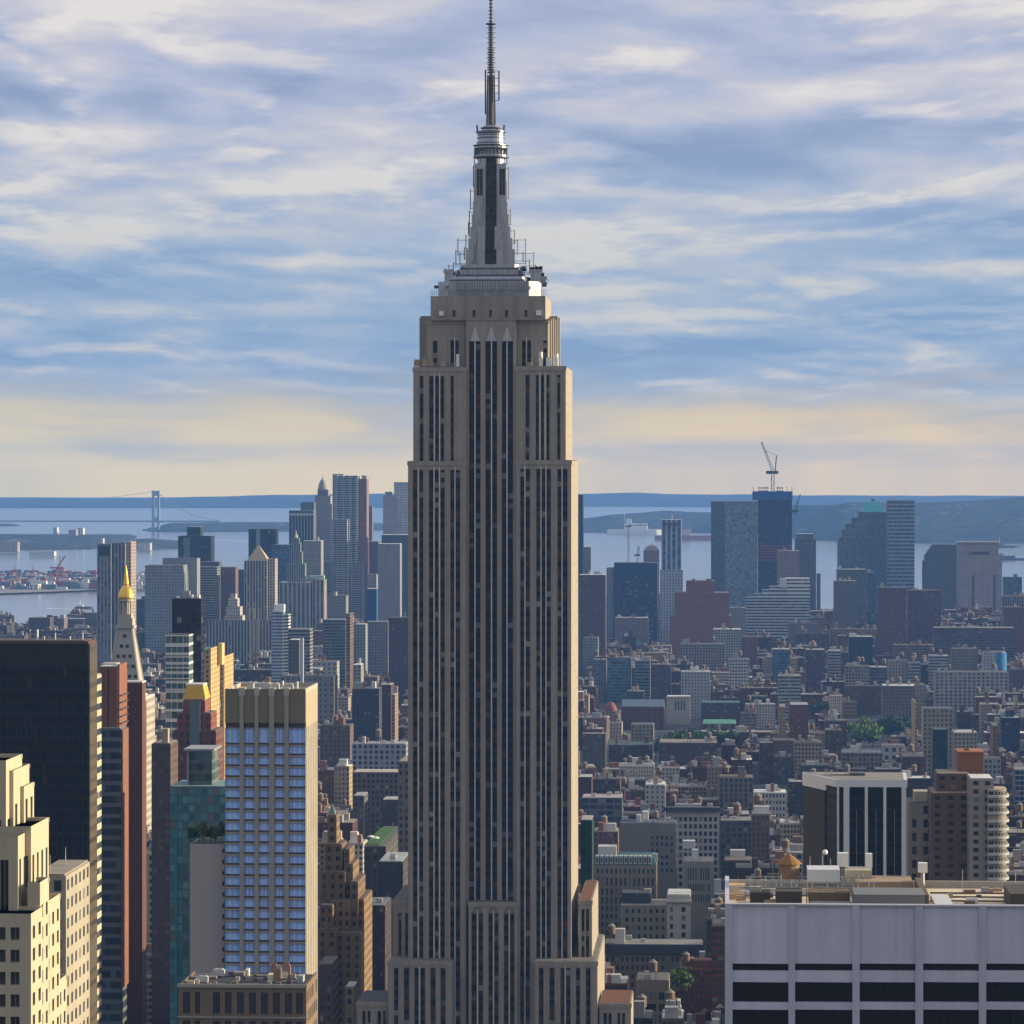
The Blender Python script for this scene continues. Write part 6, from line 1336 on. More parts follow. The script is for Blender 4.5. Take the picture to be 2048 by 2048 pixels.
tower_crane('leaning small crane hanging at the right of the unfinished skyscraper', 1590, 1030, 1024, Y - 20, (1601, 988), 1.3)
r_, d_ = bld('stepped_tower', 'dark grey stepped tower with rounded shoulder right of unfinished skyscraper', K, 1590, 1632, 1078, 5800, 34, (.13, .13, .16), FS, 3, 3.6, short='the dark grey stepped tower'); tier(r_, 1593, 1627, 1068, 5803, 26, (.13, .13, .16), FS, 3, 3.6); tier(r_, 1634, 1641, 1147, 5802, 28, (.12, .12, .15), FS)
bld('stone_tower', 'pinkish stone tower with arched top windows before the unfinished skyscraper', K, 1555, 1599, 1102, 5500, 36, (.30, .25, .24), facade(.4, .5, glass=(.10, .09, .11)), 4, 4, bulks=2, short='the pinkish stone tower')
Y = 5200.; r_ = thing('terraced_building', 'white terraced building stepping up to the right with ribbon windows', B_, (XX(1555, Y), Y, 0)); LANDMARKS.append((1560, 1165, 'the white terraced building'))
for i, (a, t_) in enumerate(((1491, 1194), (1508, 1187), (1524, 1179), (1538, 1172), (1556, 1164), (1570, 1157))): tier(r_, a, 1620, t_, Y + i * 6, 6 if i < 5 else 30, (.44, .47, .48), FR, 3, 4.2, roof=(.5, .52, .54))
pxbox(r_, 'bulkhead', 1560, 1573, 1157, 1175, Y + 2, 10, WALL, (.55, .57, .6))
Y = 5000.; r_ = thing('brick_monolith', 'massive red brown stepped brick monolith in the middle of the right skyline', B_, (XX(1400, Y), Y, 0)); LANDMARKS.append((1403, 1165, 'the red brown brick monolith'))
bm = (.21, .095, .085); MB_ = facade(.22, .4, glass=(.10, .06, .06), blind=.05)
for a, b, t_, dy, dd in ((1372, 1428, 1162, 14, 40), (1349, 1458, 1186, 8, 50), (1341, 1463, 1232, 2, 60), (1338, 1466, 1262, -6, 68), (1384, 1390, 1158, 20, 6), (1412, 1424, 1158, 20, 6)): tier(r_, a, b, t_, Y + dy, dd, bm, MB_, 4, 4, roof=(.2, .12, .11))
for a, b, t_, Yq, c_, fm, lb, sh in [
    (1158, 1211, 1150, 4700, (.14, .085, .09), FS, 'dull maroon block with flat roof just right of the tall stone tower', 'the dull maroon block'), (1212, 1229, 1196, 4600, (.20, .11, .11), FS, 'brownish red slab right of the dull maroon block', None),
    (1248, 1318, 1186, 4500, (.24, .25, .28), facade(.6, .6, glass=(.05, .09, .15), blind=.35, blindc=(.3, .33, .38)), 'block with blue and white patchwork facade under the blue netted building', 'the blue patchwork block'), (1230, 1296, 1236, 4200, (.26, .23, .24), FS, 'wide pale gridded block below the blue patchwork block', 'the wide pale block'),
    (1318.5, 1347, 1188, 4600, (.17, .20, .26), FS, 'slate blue block left of the brick monolith', None), (1459, 1500, 1216, 4400, (.36, .34, .33), facade(.5, .5, glass=(.08, .08, .1)), 'pale loft with square windows right of the brick monolith', 'the pale square loft'),
    (1426, 1482, 1259, 4000, (.42, .42, .40), FW, 'white gridded building in front of the brick monolith', 'the white gridded block'), (1360, 1449, 1289, 3800, (.30, .27, .27), FW, 'wide beige windowed loft below the brick monolith', 'the wide beige loft'),
    (1516, 1577, 1232, 4300, (.075, .085, .12), FD, 'navy tower with fine grid below the white terraced building', 'the navy gridded tower'), (1484, 1515, 1274, 3950, (.20, .10, .10), FB, 'red brown blank block left of the navy gridded tower', None),
    (1458, 1498, 1319, 3550, (.52, .51, .51), facade(.7, .5), 'small white banded building below the red brown blank block', 'the small white banded building'), (1578, 1634, 1247, 4350, (.26, .21, .22), FS, 'mauve block right of the navy gridded tower', 'the mauve block'),
    (1545, 1580, 1299, 3700, (.12, .22, .30), FG, 'teal glass block in front of the navy gridded tower', None), (1611, 1650, 1300, 3600, (.11, .075, .10), FS, 'plum apartment slab left of the tall blue glass slab', 'the plum apartment slab'),
    (1166, 1196, 1276, 3900, (.24, .27, .28), FS, 'grey framed block close right of the tall tower', None), (1215, 1262, 1316, 3600, (.18, .24, .27), FG, 'low teal office block in the right middle distance', 'the low teal office block'), (1270, 1300, 1322, 3650, (.22, .29, .32), FR, 'striped pale teal block right of the low teal office block', None),
    (1362, 1420, 1344, 3400, (.40, .41, .41), FB, 'white low building with pale roof below the wide beige loft', None), (1302, 1342, 1330, 3700, (.12, .085, .11), FS, 'dark plum block left of the wide beige loft', None), (1186, 1212, 1320, 3700, (.20, .24, .28), FS, 'blue grey block near the tall tower at mid height', None),
    (1556, 1602, 1352, 3300, (.36, .38, .36), FR, 'pale banded building left of the plum apartment slab', None)]:
    hh = H - (t_ - EYE) * Yq / F
    if Yq < 4650: Yq = LY(t_, 26 + .45 * (hh - 26))
    bld('office_block' if fm in (FG, FR, FD) else 'apartment_block', lb, 'office block' if fm in (FG, FR, FD) else 'apartment block', a, b, t_, Yq, 30, c_, fm, 3.2, 3.5, bulks=1 + (b - a > 40), acs=(b - a > 40) * 2, tanks=int(Yq < 4500), short=sh)
# far right skyline
Y = 6300.; r_ = thing('stepped_skyscraper', 'grey stepped skyscraper with turquoise pyramid top on the right skyline', 'skyscraper', (XX(1740, Y), Y, 0)); LANDMARKS.append((1745, 1000, 'the turquoise pyramid skyscraper'))
gc = (.17, .18, .20); FF = facade(.55, .999, glass=(.09, .11, .14), blind=0)
for a, b, t_, dy in ((1676, 1772, 1074, 0), (1682, 1772, 1058, 3), (1690, 1772, 1047, 6), (1703, 1772, 1036, 9), (1716, 1772, 1025, 12)): tier(r_, a, b, t_, Y + dy, 50 - dy, gc, FF, 3, 4)
tier(r_, 1739, 1771.8, 1030, Y - 2, 1.9, (.22, .25, .27), FG, 3, 4, top=False)
x0, x1 = XX(1720, Y + 14), XX(1772, Y + 14); z0 = ZZ(1745, 1024, Y) + .5; xm = XX(1746, Y + 30)
part(MB().prism([(x0, Y + 14), (x1, Y + 14), (x1, Y + 48), (x0, Y + 48)], z0, ZZ(1746, 1002, Y), top=[(xm - 5, Y + 27), (xm + 5, Y + 27), (xm + 5, Y + 33), (xm - 5, Y + 33)]), 'turquoise_roof', mat('turquoise_copper', (.10, .40, .42), var=.08), r_); pxbox(r_, 'roof_finial', 1743, 1749, 998, 1002, Y + 28, 4, DARKM)
bld('banded_skyscraper', 'flat topped skyscraper with horizontal glass bands beside the turquoise pyramid', 'skyscraper', 1774, 1829, 1001, 6250, 40, (.36, .39, .42), facade(.999, .6, glass=(.06, .09, .13), blind=0, gr=.3), 3, 6.5, roof=(.1, .1, .12), short='the banded skyscraper')
Y = 6100.; r_ = thing('chamfered_tower', 'dark slate tower with slanted left shoulder on the right skyline', K, (XX(1885, Y), Y, 0)); LANDMARKS.append((1885, 1090, 'the dark slate tower'))
k = MB(); xs = [XX(p, Y) for p in (1850, 1866, 1923)]; zq = [ZZ(1880, p, Y) for p in (1112, 1089)]
for y0, y1 in ((Y, Y + 36),):
    fr_ = [(xs[0], 0), (xs[2], 0), (xs[2], zq[1]), (xs[1], zq[1]), (xs[0], zq[0])]
    k.face([(x, y0, z) for x, z in fr_], [((x - xs[0]) / 3, (zq[1] - z) / 3.8) for x, z in fr_]); k.face([(x, y1, z) for x, z in reversed(fr_)])
    for (xa, za), (xb, zb) in zip(fr_, fr_[1:] + fr_[:1]): k.face([(xb, y0, zb), (xa, y0, za), (xa, y1, za), (xb, y1, zb)])
part(k, 'wall', facade(.5, .55, glass=(.05, .06, .08), blind=.04), r_, (.10, .115, .15)); note(xs[0], xs[2], Y, Y + 36, zq[1], 'n'); tier(r_, 1846, 1849.8, 1122, Y + 2, 30, (.1, .11, .14), FS)
Y = 5900.; r_ = thing('stone_skyscraper', 'pinkish grey stone skyscraper with corniced top and stepped shoulders, far right', 'skyscraper', (XX(1960, Y), Y, 0)); LANDMARKS.append((1962, 1085, 'the pinkish stone skyscraper'))
sg = (.31, .275, .285); tier(r_, 1918, 2004, 1109, Y, 40, sg, facade(.45, .5, glass=(.12, .11, .14), blind=.04), 3.4, 3.8); tier(r_, 1916, 1997, 1086, Y + 3, 34, sg, facade(.45, .5, glass=(.12, .11, .14), blind=.04), 3.4, 3.8); pxbox(r_, 'cornice', 1913, 1999, 1083, 1086, Y + 1, 38, WALL, (.36, .34, .35))
for px in (1946, 1989): pxbox(r_, 'dark_slot', px - 2, px + 2, 1150, 1250, Y - .8, .75, WALL, (.06, .06, .085))
pxbox(r_, 'attic_window', 1938, 1978, 1104, 1109, Y - .8, .75, WALL, (.08, .07, .09))
for a, b, t_, Yq, c_, fm, lb, sh in [
    (1668, 1714, 1162, 5200, (.20, .18, .19), FS, 'grey and red block before the turquoise pyramid skyscraper', None), (1674, 1732, 1139, 5350, (.14, .16, .19), FS, 'dark topped block with white roof strip before the turquoise pyramid skyscraper', 'the white strip block'), (1733, 1750, 1146, 5100, (.05, .10, .19), FG, 'bright blue glass slab before the turquoise pyramid skyscraper', 'the bright blue glass slab'),
    (1755, 1812, 1176, 4900, (.155, .085, .095), FS, 'maroon brick block below the banded skyscraper', 'the maroon block'), (1816, 1882, 1181, 4950, (.15, .09, .11), FS, 'second maroon brick block below the dark slate tower', 'the second maroon block'), (1698, 1746, 1274, 3900, (.05, .07, .10), FD, 'dark glass slab in front of the bright blue glass slab', 'the dark glass slab'),
    (1868, 2030, 1256, 4700, (.16, .11, .14), FR, 'long low plum building at the foot of the pinkish stone skyscraper', None), (2008, 2044, 1155, 5600, (.12, .19, .22), FG, 'small teal block right of the pinkish stone skyscraper', None), (2005, 2075, 1193, 5200, (.30, .25, .26), FV, 'beige pillared block at the right edge', 'the beige pillared block'), (2009, 2075, 1215, 4900, (.17, .08, .10), FB, 'dark red low building under the beige pillared block', None),
    (1691, 1740, 1333, 3500, (.30, .28, .25), FW, 'beige gridded block below the dark glass slab', 'the beige gridded block'), (1740.5, 1775, 1335, 3550, (.16, .15, .18), FR, 'dark striped block right of the beige gridded block', None), (1777, 1815, 1322, 3500, (.36, .33, .30), facade(.4, .45), 'tall beige apartment slab with dark seam', 'the tall beige slab'), (1816, 1841, 1326, 3540, (.33, .36, .37), FR, 'balconied pale slab joined right of the tall beige slab', None),
    (1842, 1857, 1330, 3700, (.06, .07, .12), FD, 'narrow navy slab right of the balconied pale slab', None), (1858, 1898, 1312, 3750, (.38, .40, .42), FR, 'white ribbon windowed block behind the long pale grid building', 'the white ribbon block'), (1904, 1955, 1298, 3900, (.24, .21, .19), FS, 'brown block with tan parapet right of the white ribbon block', 'the brown parapet block'), (1967, 1992, 1305, 3850, (.46, .47, .50), FB, 'small white block left of the round blue netted tower', None),
    (2020, 2075, 1340, 3500, (.13, .10, .13), FS, 'plum block at the right edge below the beige pillared block', None), (1656, 1682, 1302, 3700, (.40, .40, .40), FR, 'small white stepped block left of the dark glass slab', None), (1870, 2017, 1345, 3350, (.40, .38, .36), facade(.6, .62, glass=(.05, .06, .075), blind=.12), 'long pale grid building spanning the right middle distance', 'the long pale grid building'),
    (1765, 1830, 1372, 3250, (.20, .17, .18), FS, 'dull grey block below the tall beige slab', None), (1826, 1850, 1370, 3300, (.33, .30, .25), FS, 'small tan block left end of the long pale grid building', None)]:
    hh = H - (t_ - EYE) * Yq / F
    if Yq < 4650: Yq = LY(t_, 26 + .45 * (hh - 26))
    bld('office_block' if fm in (FG, FR, FD) else 'apartment_block', lb, 'office block' if fm in (FG, FR, FD) else 'apartment block', a, b, t_, Yq, 30, c_, fm, 3.2 if b - a < 100 else 4.6, 3.5, bulks=1 + (b - a > 40), acs=(b - a > 40) * 2, tanks=int(Yq < 4300) * 2, short=sh)
Y = 4400.; r_ = thing('netted_tower', 'round tower wrapped in bright blue netting at the far right', K, (XX(1995, Y), Y, 0)); LANDMARKS.append((1997, 1305, 'the round blue netted tower'))
xc = XX(1997, Y + 9); rr = 9.5; part(MB().ring(xc, Y + 9, rr, rr, 0, ZZ(1997, 1306, Y), 20), 'netting', mat('bright_netting', (.03, .16, .36), var=.2), r_); part(MB().ring(xc, Y + 9, rr * .8, rr * .8, ZZ(1997, 1306, Y), ZZ(1997, 1303, Y), 16), 'core', WALL, r_, (.2, .2, .2)); note(xc - rr, xc + rr, Y, Y + 19, ZZ(1997, 1306, Y), 'n')
# ================================================================ trees
LEAF = bpy.data.materials.new('leaf'); LEAF.use_nodes = True; t = NT(LEAF.node_tree); b = t.n['Principled BSDF']
oi = t.add('ShaderNodeObjectInfo'); tcx = t.add('ShaderNodeTexCoord'); n_ = t.add('ShaderNodeTexNoise', i_Vector=tcx.outputs['Object'], i_Scale=.9, i_Detail=4.0).outputs[0]
f = t.m('MULTIPLY_ADD', n_, 1.3, .35); t.l.new(t.mix(1.0, oi.outputs['Color'], t.add('ShaderNodeCombineXYZ', i_0=f, i_1=f, i_2=f).outputs[0], 'MULTIPLY'), b.inputs['Base Color']); b.inputs['Roughness'].default_value = .7; b.inputs['Specular IOR Level'].default_value = .2
BARK = mat('bark', (.10, .075, .055), var=.3, scale=1.0)
def tree_mesh(seed, n=520):
    r = random.Random(seed); k = MB(); lobes = [(r.uniform(-.45, .45), r.uniform(-.45, .45), r.uniform(.55, 1.0), r.uniform(.28, .45)) for _ in range(9)]
    for _ in range(n):
        lx, ly, lz, lr = r.choice(lobes); d = mathutils.Vector((r.gauss(0, 1), r.gauss(0, 1), r.gauss(0, 1))).normalized() * lr * r.uniform(.55, 1.05)
        c = mathutils.Vector((lx, ly, lz)) + d; s_ = r.uniform(.05, .11)
        a = mathutils.Vector((r.gauss(0, 1), r.gauss(0, 1), r.gauss(0, .6))).normalized(); e = a.cross(mathutils.Vector((r.gauss(0, 1), r.gauss(0, 1), r.gauss(0, 1)))).normalized()
        k.face([c - a * s_ - e * s_ * .7, c + a * s_ - e * s_ * .7, c + a * s_ * .8 + e * s_, c - a * s_ * .8 + e * s_])
    return k.mesh('crown', LEAF)
def trunk_mesh():
    k = MB().tube((0, 0, 0), (0, 0, .55), .05, 7, r2=.035)
    for i in range(5): t_ = i * 1.26; k.tube((0, 0, .32 + .05 * i), (.3 * cos(t_), .3 * sin(t_), .72 + .04 * i), .025, 5, r2=.01)
    return k.mesh('trunk', BARK)
CROWNS = [tree_mesh(i) for i in range(4)]; TRUNK = trunk_mesh()
def tree(label, X, Y, z, h, wd, col, group, name='street_tree', cat='tree'):
    r = thing(name, label, cat, (X, Y, z), group)
    o = link('crown', rng.choice(CROWNS), r, (0, 0, 0), col); o.scale = (wd, wd, h / 1.35); o.rotation_euler[2] = rng.uniform(0, 6)
    o = link('trunk', TRUNK, r, (0, 0, 0)); o.scale = (wd, wd, h / 1.35)
GRN = [(.055, .10, .03), (.045, .085, .03), (.07, .125, .03), (.04, .07, .03)]
spots = [(1322, 1478, 2700, 'left'), (1338, 1474, 2720, ''), (1352, 1470, 2740, ''), (1366, 1466, 2760, ''), (1380, 1462, 2770, ''), (1312, 1484, 2690, ''), (1402, 1470, 2730, ''), (1418, 1468, 2720, ''), (1438, 1466, 2710, ''), (1458, 1468, 2700, ''), (1474, 1470, 2690, ''), (1488, 1474, 2680, '')]
ordn = ['first', 'second', 'third', 'fourth', 'fifth', 'sixth', 'seventh', 'eighth', 'ninth', 'tenth', 'eleventh', 'twelfth', 'thirteenth', 'fourteenth', 'fifteenth', 'sixteenth', 'seventeenth', 'eighteenth', 'nineteenth', 'twentieth']
for i, (px, py, Y, _) in enumerate(sorted(spots)):
    h = 18; Y = LY(py - 8, 20); FOOT.append((XX(px, Y) - 6, XX(px, Y) + 6, Y - 8, Y + 6)); zt = ZZ(px, py - 8, Y); tree('green leafy tree, %s from the left in the row before the copper roofed hall' % ordn[i], XX(px, Y), Y, max(0, zt - h), h, 9.5, GRN[i % 4], 'trees in the rooftop valley')
spots = [(1712, 1448), (1724, 1440), (1738, 1442), (1750, 1450), (1730, 1452), (1716, 1458), (1745, 1458)]
for i, (px, py) in enumerate(sorted(spots)):
    Y = LY(py - 6, 24); FOOT.append((XX(px, Y) - 8, XX(px, Y) + 8, Y - 45, Y + 8)); tree('bright yellow green tree, %s from the left in the sunlit clump right of centre' % ordn[i], XX(px, Y), Y, max(0, ZZ(px, py - 6, Y) - 20), 20, 10.5, (.10, .17, .028), 'bright trees of the sunlit clump')
spots = [(1770, 1438), (1783, 1434), (1797, 1436), (1810, 1438), (1822, 1440), (1776, 1446), (1803, 1446), (1816, 1448)]
for i, (px, py) in enumerate(sorted(spots)):
    Y = LY(py - 5, 22); FOOT.append((XX(px, Y) - 8, XX(px, Y) + 8, Y - 30, Y + 8)); tree('dark green tree, %s from the left in the shady row left of the cream tower' % ordn[i], XX(px, Y), Y, max(0, ZZ(px, py - 5, Y) - 18), 18, 10, (.03, .075, .03), 'dark trees beside the cream tower')
for i, (px, py, Y) in enumerate([(1572, 1380, 3250), (1586, 1378, 3260), (1600, 1376, 3270), (1628, 1410, 3000), (1640, 1408, 3010)]):
    Y = LY(py - 4, 20); FOOT.append((XX(px, Y) - 8, XX(px, Y) + 8, Y - 30, Y + 8)); tree('dark green tree, %s from the left among the rooftops above the black pier tower' % ordn[i], XX(px, Y), Y, max(0, ZZ(px, py - 4, Y) - 17), 17, 11, (.03, .075, .035), 'dark trees above the pier tower')
for i, (px, py, Y) in enumerate([(1348, 1958, 1650), (1362, 1950, 1655), (1374, 1960, 1646)]):
    tree('green terrace tree, %s from the left beside the tan square windowed building' % ordn[i], XX(px, Y), Y, ZZ(px, py, Y) - 5, 9, 4.2, (.10, .16, .035), 'terrace trees by the tan building')
for i, px in enumerate((386, 397, 408, 420, 431, 442)):
    tree('rooftop shrub, %s from the left above the blank grey annex wall' % ordn[i], XX(px, 1107), 1107 + (i % 2) * 2, ZA, 4.6 + (i % 3) * .8, 2.3, [(.045, .09, .025), (.07, .12, .03), (.10, .12, .04)][i % 3], 'shrubs on the annex roof', 'roof_shrub', 'shrub')
for i, (px, py) in enumerate([(790, 1880), (784, 1905)]): tree('small street tree, %s one in the shadowed avenue left of tall tower' % ('upper', 'lower')[i], XX(px, 1900), 1900 + i * 20, 0, 12, 6, (.06, .12, .03), 'avenue trees')
# parasols on the rooftop lawn
zl = ZZ(750, 1694, 1760) + .7
for i, (px, dy) in enumerate([(742, 12), (752, 6)]):
    Y = 1766 + dy; r = thing('parasol', 'white parasol on the green rooftop lawn, %s of two' % ('left one', 'right one')[i], 'parasol', (XX(px, Y), Y, zl), 'parasols on the rooftop lawn')
    part(MB().lathe(XX(px, Y), Y, [(1.9, zl + 2.3), (1.2, zl + 2.8), (0, zl + 3.2)], 10), 'canopy', WHITEM, r); part(MB().tube((XX(px, Y), Y, zl), (XX(px, Y), Y, zl + 2.6), .06, 5), 'pole', METAL, r)

# ================================================================ plain city houses in their street grid
r = random.Random(21)
def inter(x0, x1, y0, y1):
    for a, b, c, d in FOOT:
        if x0 < b + 2 and x1 > a - 2 and y0 < d + 2 and y1 > c - 2: return True
    return False
avx = [AV5, AVM] + [AV5 + 290 * i for i in range(-6, -1)]

# landmarks that stay in sight: houses in front of them are no taller than the line of sight allows (pl, pr, lowest visible photo height)
KEEP = [(1331, 1390, 1427), (1240, 1330, 1446), (1200, 1241, 1436), (1398, 1476, 1462), (1306, 1400, 1482), (1260, 1309, 1476), (1696, 1764, 1462), (1762, 1832, 1454), (1555, 1622, 1466), (1238, 1384, 1872), (1186, 1315, 1786),
        (1205, 1407, 1940), (1329, 1440, 1712), (1270, 1340, 2040), (1505, 1575, 1618), (1364, 1430, 1792), (1336, 1468, 1292), (1246, 1320, 1228), (726, 800, 1716), (704, 800, 1530), (1217, 1305, 1520), (1313, 1434, 1535), (1160, 1213, 1540),
        (1358, 1450, 1330), (1424, 1484, 1285), (1456, 1502, 1240), (1514, 1579, 1275), (1868, 2020, 1385), (1688, 1742, 1365), (1776, 1842, 1362), (1456, 1500, 1345), (1230, 1298, 1270), (540, 580, 1270), (596, 610, 1316), (700, 784, 1440),
        (1684, 1768, 1535), (1826, 1908, 1475), (1908, 1958, 1500), (1570, 1640, 1390)]
def cap(x0, x1, y, h):
    pa, pb = proj(x0, y, h)[0], proj(x1, y, h)[0]
    for a, b, py in KEEP:
        if pa < b and pb > a: h = min(h, H - (py - EYE) / F * (y / ray((pa + pb) / 2)[1])) if (H - 0) * F / (py - EYE) > y - 200 else h
    return h
cand = []
Y = 1500.0
while Y < 5900:
    k_ = 0
    for yo in (0, 34):
        y0 = Y + yo; y1 = y0 + 30
        xa, xb = XX(-260, y0), XX(2330, y1)
        x = xa - r.uniform(0, 30)
        while x < xb:
            far = y0 / 1500.0
            w_ = r.choice([9, 11, 13, 15, 18, 22, 28, 36]) * (.75 + .25 * far)
            x1 = x + w_
            hit = [a for a in avx if x < a + 15 and x1 > a - 15]
            if hit: x = max(hit) + 15.1; continue
            px, _p = proj((x + x1) / 2, y0, 20)
            # typical heights by district
            if y0 < 2100: h = r.choice([24, 30, 36, 42, 48, 55]) if px < 1160 else r.choice([22, 28, 34, 40, 46])
            elif y0 < 2700: h = r.choice([18, 22, 26, 30, 36, 42])
            elif y0 < 3700: h = r.choice([15, 17, 19, 21, 24, 28, 32])
            elif y0 < 4900: h = r.choice([15, 18, 20, 23, 27, 32])
            else: h = r.choice([14, 18, 22, 28, 34, 42])
            h *= r.uniform(.88, 1.14) * (1.35 if r.random() < .10 and y0 < 3300 else 1.0)
            if px < 640 and y0 > 4300: h *= .8
            h = cap(x, x1, y0, h) * (1 if h < 200 else 1)
            if h > 7 and not inter(x, x1, y0, y1): cand.append((x, x1, y0, y1 - r.uniform(0, 5), h))
            x = x1 + (r.uniform(.1, .6) if r.random() < .9 else r.uniform(3, 9))
    Y += 80
# which of them show: paint boxes far to near into a small buffer
W = 1024; buf = np.full((W, W), -1, np.int32)
def fillpoly(P, idx):
    ys = [p[1] for p in P]; ya, yb = max(0, int(math.ceil(min(ys)))), min(W - 1, int(math.floor(max(ys))))
    for yy in range(ya, yb + 1):
        xs = []
        for (x0, y0), (x1, y1) in zip(P, P[1:] + P[:1]):
            if (y0 <= yy < y1) or (y1 <= yy < y0): xs.append(x0 + (x1 - x0) * (yy - y0) / (y1 - y0))
        if len(xs) >= 2: buf[yy, max(0, int(min(xs) + .5)):max(0, min(W, int(max(xs) + .5)))] = idx
allb = [(x0, x1, y0, y1, z, -2) for x0, x1, y0, y1, z, _ in BOXES] + [(c[0], c[1], c[2], c[3], c[4], i) for i, c in enumerate(cand)]
allb.sort(key=lambda b: -b[2])
S2 = W / 2048
for x0, x1, y0, y1, z, i in allb:
    P = lambda x, y, zz: tuple(q * S2 for q in proj(x, y, zz))
    fillpoly([P(x0, y0, z), P(x1, y0, z), P(x1, y1, z), P(x0, y1, z)], i)
    fillpoly([P(x1, y0, 0), P(x1, y1, 0), P(x1, y1, z), P(x1, y0, z)], i); fillpoly([P(x0, y0, 0), P(x0, y1, 0), P(x0, y1, z), P(x0, y0, z)], i)
    fillpoly([P(x0, y0, 0), P(x1, y0, 0), P(x1, y0, z), P(x0, y0, z)], i)
cnt = np.bincount(buf[buf >= 0].ravel(), minlength=len(cand))
order = [i for i in np.argsort(-cnt) if cnt[i] >= 3]
KINDS_ = [('brick_house', 'brick house', 'brick'), ('stone_house', 'stone house', 'stone'), ('loft_house', 'loft', 'loft')]
PAL = [('dull red brick', (.16, .075, .055), 0), ('dark brown brick', (.09, .06, .045), 0), ('maroon brick', (.115, .055, .055), 0), ('rust brick', (.19, .095, .06), 0),
       ('grey stone', (.24, .23, .23), 1), ('cream stone', (.38, .34, .27), 1), ('tan stone', (.27, .22, .17), 1), ('white painted', (.44, .44, .44), 1),
       ('slate grey', (.115, .115, .12), 2), ('brown', (.12, .085, .06), 2), ('dark grey', (.07, .068, .07), 2), ('brown grey', (.145, .12, .105), 2)]
FMS = [facade(.42, .52, blind=.12), facade(.5, .55, blind=.12), facade(.6, .6, blind=.1), facade(.38, .45, blind=.08), facade(.8, .5, blind=.1)]
MAXI = 420
info = []
ys_, xs_ = np.indices(buf.shape)
for rank, i in enumerate(order[:MAXI]):
    x0, x1, y0, y1, h = cand[i]
    m_ = buf == i; cx, cy = xs_[m_].mean() / S2, ys_[m_].mean() / S2
    colname, col, kd = r.choice(PAL); jit = r.uniform(.5, .95) if colname != 'white painted' else r.uniform(.7, 1); col = tuple(min(.6, c * jit * k_) for c, k_ in zip(col, (1.12, .95, .82)))
    rc = r.choice(ROOFC)
    tanks = 1 if r.random() < (.45 if y0 < 3000 else .25) else 0; bulks = r.choice([1, 2, 2, 3, 4]); acs = r.choice([0, 1, 2, 3, 4]) if y0 < 3200 else r.choice([0, 1, 2]); ch = r.choice([0, 1, 2, 3])
    info.append(dict(i=i, cx=cx, cy=cy, colname=colname, col=col, kd=kd, rc=rc, tanks=tanks, bulks=bulks, acs=acs, ch=ch))
def near(d):
    best = min(LANDMARKS, key=lambda L: (L[0] - d['cx']) ** 2 + (max(L[1] - d['cy'], 0) * 1.2 + max(d['cy'] - L[1] - 160, 0)) ** 2)
    dx_, dy_ = d['cx'] - best[0], d['cy'] - best[1]
    if dy_ < -8 and abs(dx_) < 45: return 'behind ' + best[2]
    return ('right of ' if dx_ > 0 else 'left of ') + best[2]
for d in info:
    x0, x1, y0, y1, h = cand[d['i']]
    size = 'low' if h < 20 else 'mid height' if h < 36 else 'tall'
    size = ('wide ' if x1 - x0 > 34 else 'narrow ' if x1 - x0 < 17 else '') + size
    rt = 'white roof' if d['rc'][0] > .5 else 'pale roof' if d['rc'][0] > .27 else 'dark roof'
    feat = 'water tank' if d['tanks'] else 'roof house' if d['bulks'] else rt
    noun = KINDS_[d['kd']][2] if d['kd'] == 2 else 'house'; rel = near(d)
    for parts_ in ((size, d['colname'], noun, ' with ' + feat), (size.replace('mid height', 'middling'), d['colname'], noun, ' with ' + feat), (size.replace('mid height', 'middling'), d['colname'], noun, ''), ('', d['colname'], noun, '')):
        base = ('%s %s %s%s' % parts_).strip() + ', %s' + rel
        if len(base.split()) + 1 <= 16: break                        # leaves room for an ordinal
    d['lab'] = base
grp = {}
for d in info: grp.setdefault(d['lab'], []).append(d)
for lab, L in grp.items():
    L.sort(key=lambda d: (d['cx'], d['cy']))
    for q, d in enumerate(L):
        pre = '' if len(L) == 1 else ('left one ' if q == 0 else 'right one ') if len(L) == 2 else ordn[min(q, 19)] + ' one '
        d['label'] = lab % pre
        if len(d['label'].split()) > 16: d['label'] = lab.replace('middling ', '').replace('mid height ', '').replace('wide ', '').replace('narrow ', '') % pre
for d in info:
    x0, x1, y0, y1, h = cand[d['i']]
    nm, ct, _ = KINDS_[d['kd']]
    o = thing(nm, d['label'], ct, ((x0 + x1) / 2, y0, 0), 'plain houses of the street grid')
    q = .35
    part(MB().box(x0, x1, y0, y1, 0, h, bay=r.uniform(1.9, 3.0), fl=r.uniform(2.9, 3.6)), 'wall', r.choice(FMS), o, d['col'])
    part(MB().box(x0 + q, x1 - q, y0 + q, y1 - q, h + .01, h + .3), 'roof', ROOF, o, d['rc'])
    part(MB().box(x0 - .2, x1 + .2, y0 - .35, y0 + .25, h - .5, h + .75), 'cornice', WALL, o, (lambda f_: tuple(c * f_ for c in d['col']))(r.uniform(.6, 1.9)))
    roof_bits(o, x0, x1, y0, y1, h + .3, r, d['tanks'], d['bulks'], d['acs'], d['ch'], d['col'])
rest = MB(); cm = [bpy.data.materials.new('far_house_%d' % i) for i in range(8)]
cols = [(.13, .06, .045), (.075, .05, .04), (.17, .15, .135), (.25, .21, .16), (.40, .39, .37), (.10, .09, .085), (.13, .10, .09), (.06, .055, .05)]
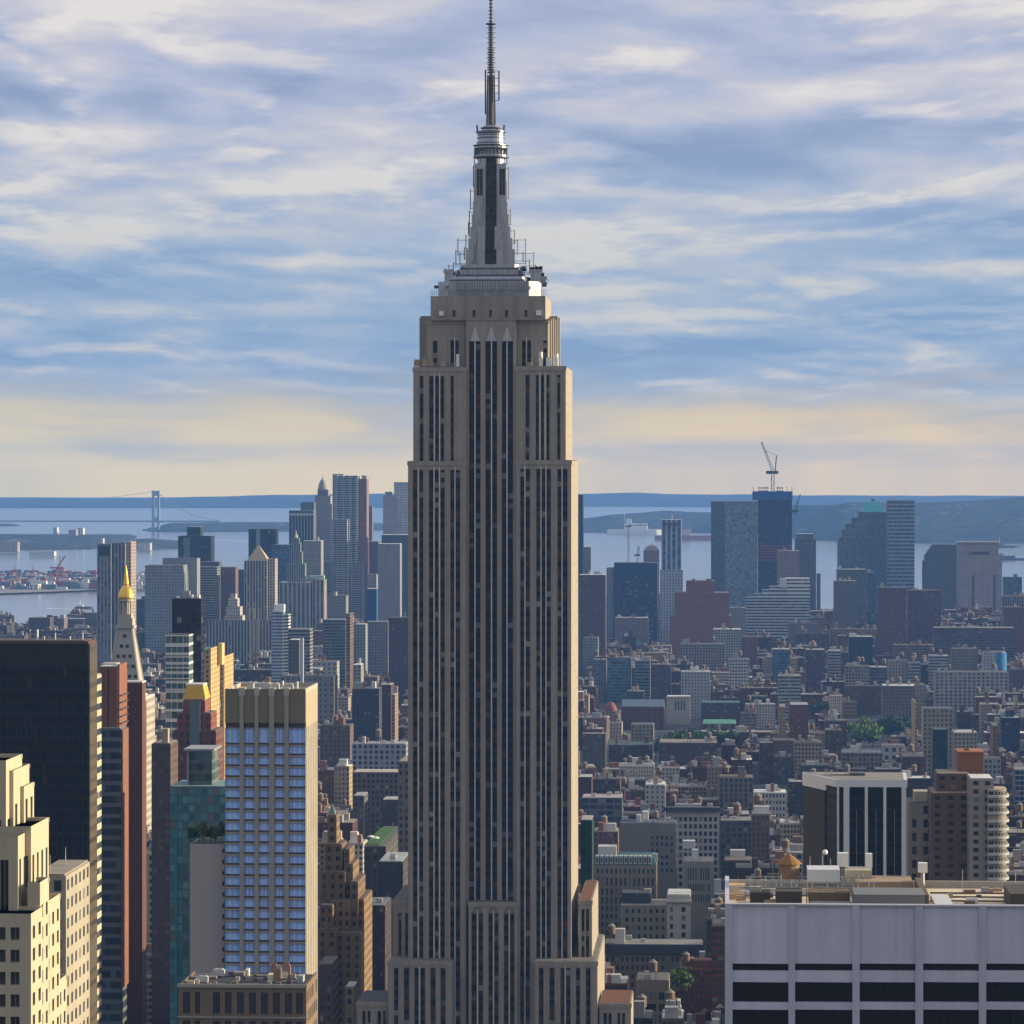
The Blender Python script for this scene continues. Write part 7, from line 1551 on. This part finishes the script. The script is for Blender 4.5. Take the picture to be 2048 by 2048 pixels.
for m_, c_ in zip(cm, cols):
    m_.use_nodes = True; b = m_.node_tree.nodes['Principled BSDF']; t = NT(m_.node_tree)
    uv = t.add('ShaderNodeUVMap'); s_ = t.add('ShaderNodeSeparateXYZ', i_0=uv.outputs[0])
    mk = t.m('MULTIPLY', *[t.m('LESS_THAN', t.m('ABSOLUTE', t.m('SUBTRACT', t.m('FRACT', s_.outputs[i]), .5)), .25) for i in (0, 1)])
    tcx = t.add('ShaderNodeTexCoord'); n_ = t.add('ShaderNodeTexNoise', i_Vector=tcx.outputs['Object'], i_Scale=.03, i_Detail=4.0).outputs[0]; f = t.m('MULTIPLY_ADD', n_, .8, .6)
    t.l.new(t.mix(mk, t.mix(1.0, (*c_, 1), t.add('ShaderNodeCombineXYZ', i_0=f, i_1=f, i_2=f).outputs[0], 'MULTIPLY'), (.025, .028, .036, 1)), b.inputs['Base Color']); b.inputs['Roughness'].default_value = .85
shown = {d['i'] for d in info}
for i in range(len(cand)):
    if i in shown: continue
    x0, x1, y0, y1, h = cand[i]; rest.box(x0, x1, y0, y1, 0, h, r.randrange(8), bay=3, fl=3.4); z = h
    k = r.randrange(8); rest.box(x0 + 3, x0 + 3 + min(6, (x1 - x0) * .4), y0 + 8, y0 + 13, h + .01, h + r.uniform(2.5, 5), k)
    for _ in range(r.choice([1, 2, 3])): qx, qy, qs = r.uniform(x0 + 1, x1 - 2.5), r.uniform(y0 + 1, y1 - 4), r.uniform(.8, 2.2); rest.box(qx, qx + qs, qy, qy + qs, h + .01, h + r.uniform(1, 3.5), r.choice([4, 4, 3, 2, 0]))
    if r.random() < .5: cx_, cy_ = r.uniform(x0 + 2, x1 - 2), y0 + r.uniform(4, 20); rest.ring(cx_, cy_, 1.8, 1.8, h + 3, h + 7, 8, 1); rest.ring(cx_, cy_, 2, .05, h + 7, h + 8.4, 8, 2); rest.box(cx_ - 1.2, cx_ + 1.2, cy_ - 1.2, cy_ + 1.2, h + .01, h + 3, 7)
tag(part(rest, 'distant_rooftops', cm), kind='stuff')
print('generic houses', len(info), 'in mass', len(order) - MAXI, 'cand', len(cand))
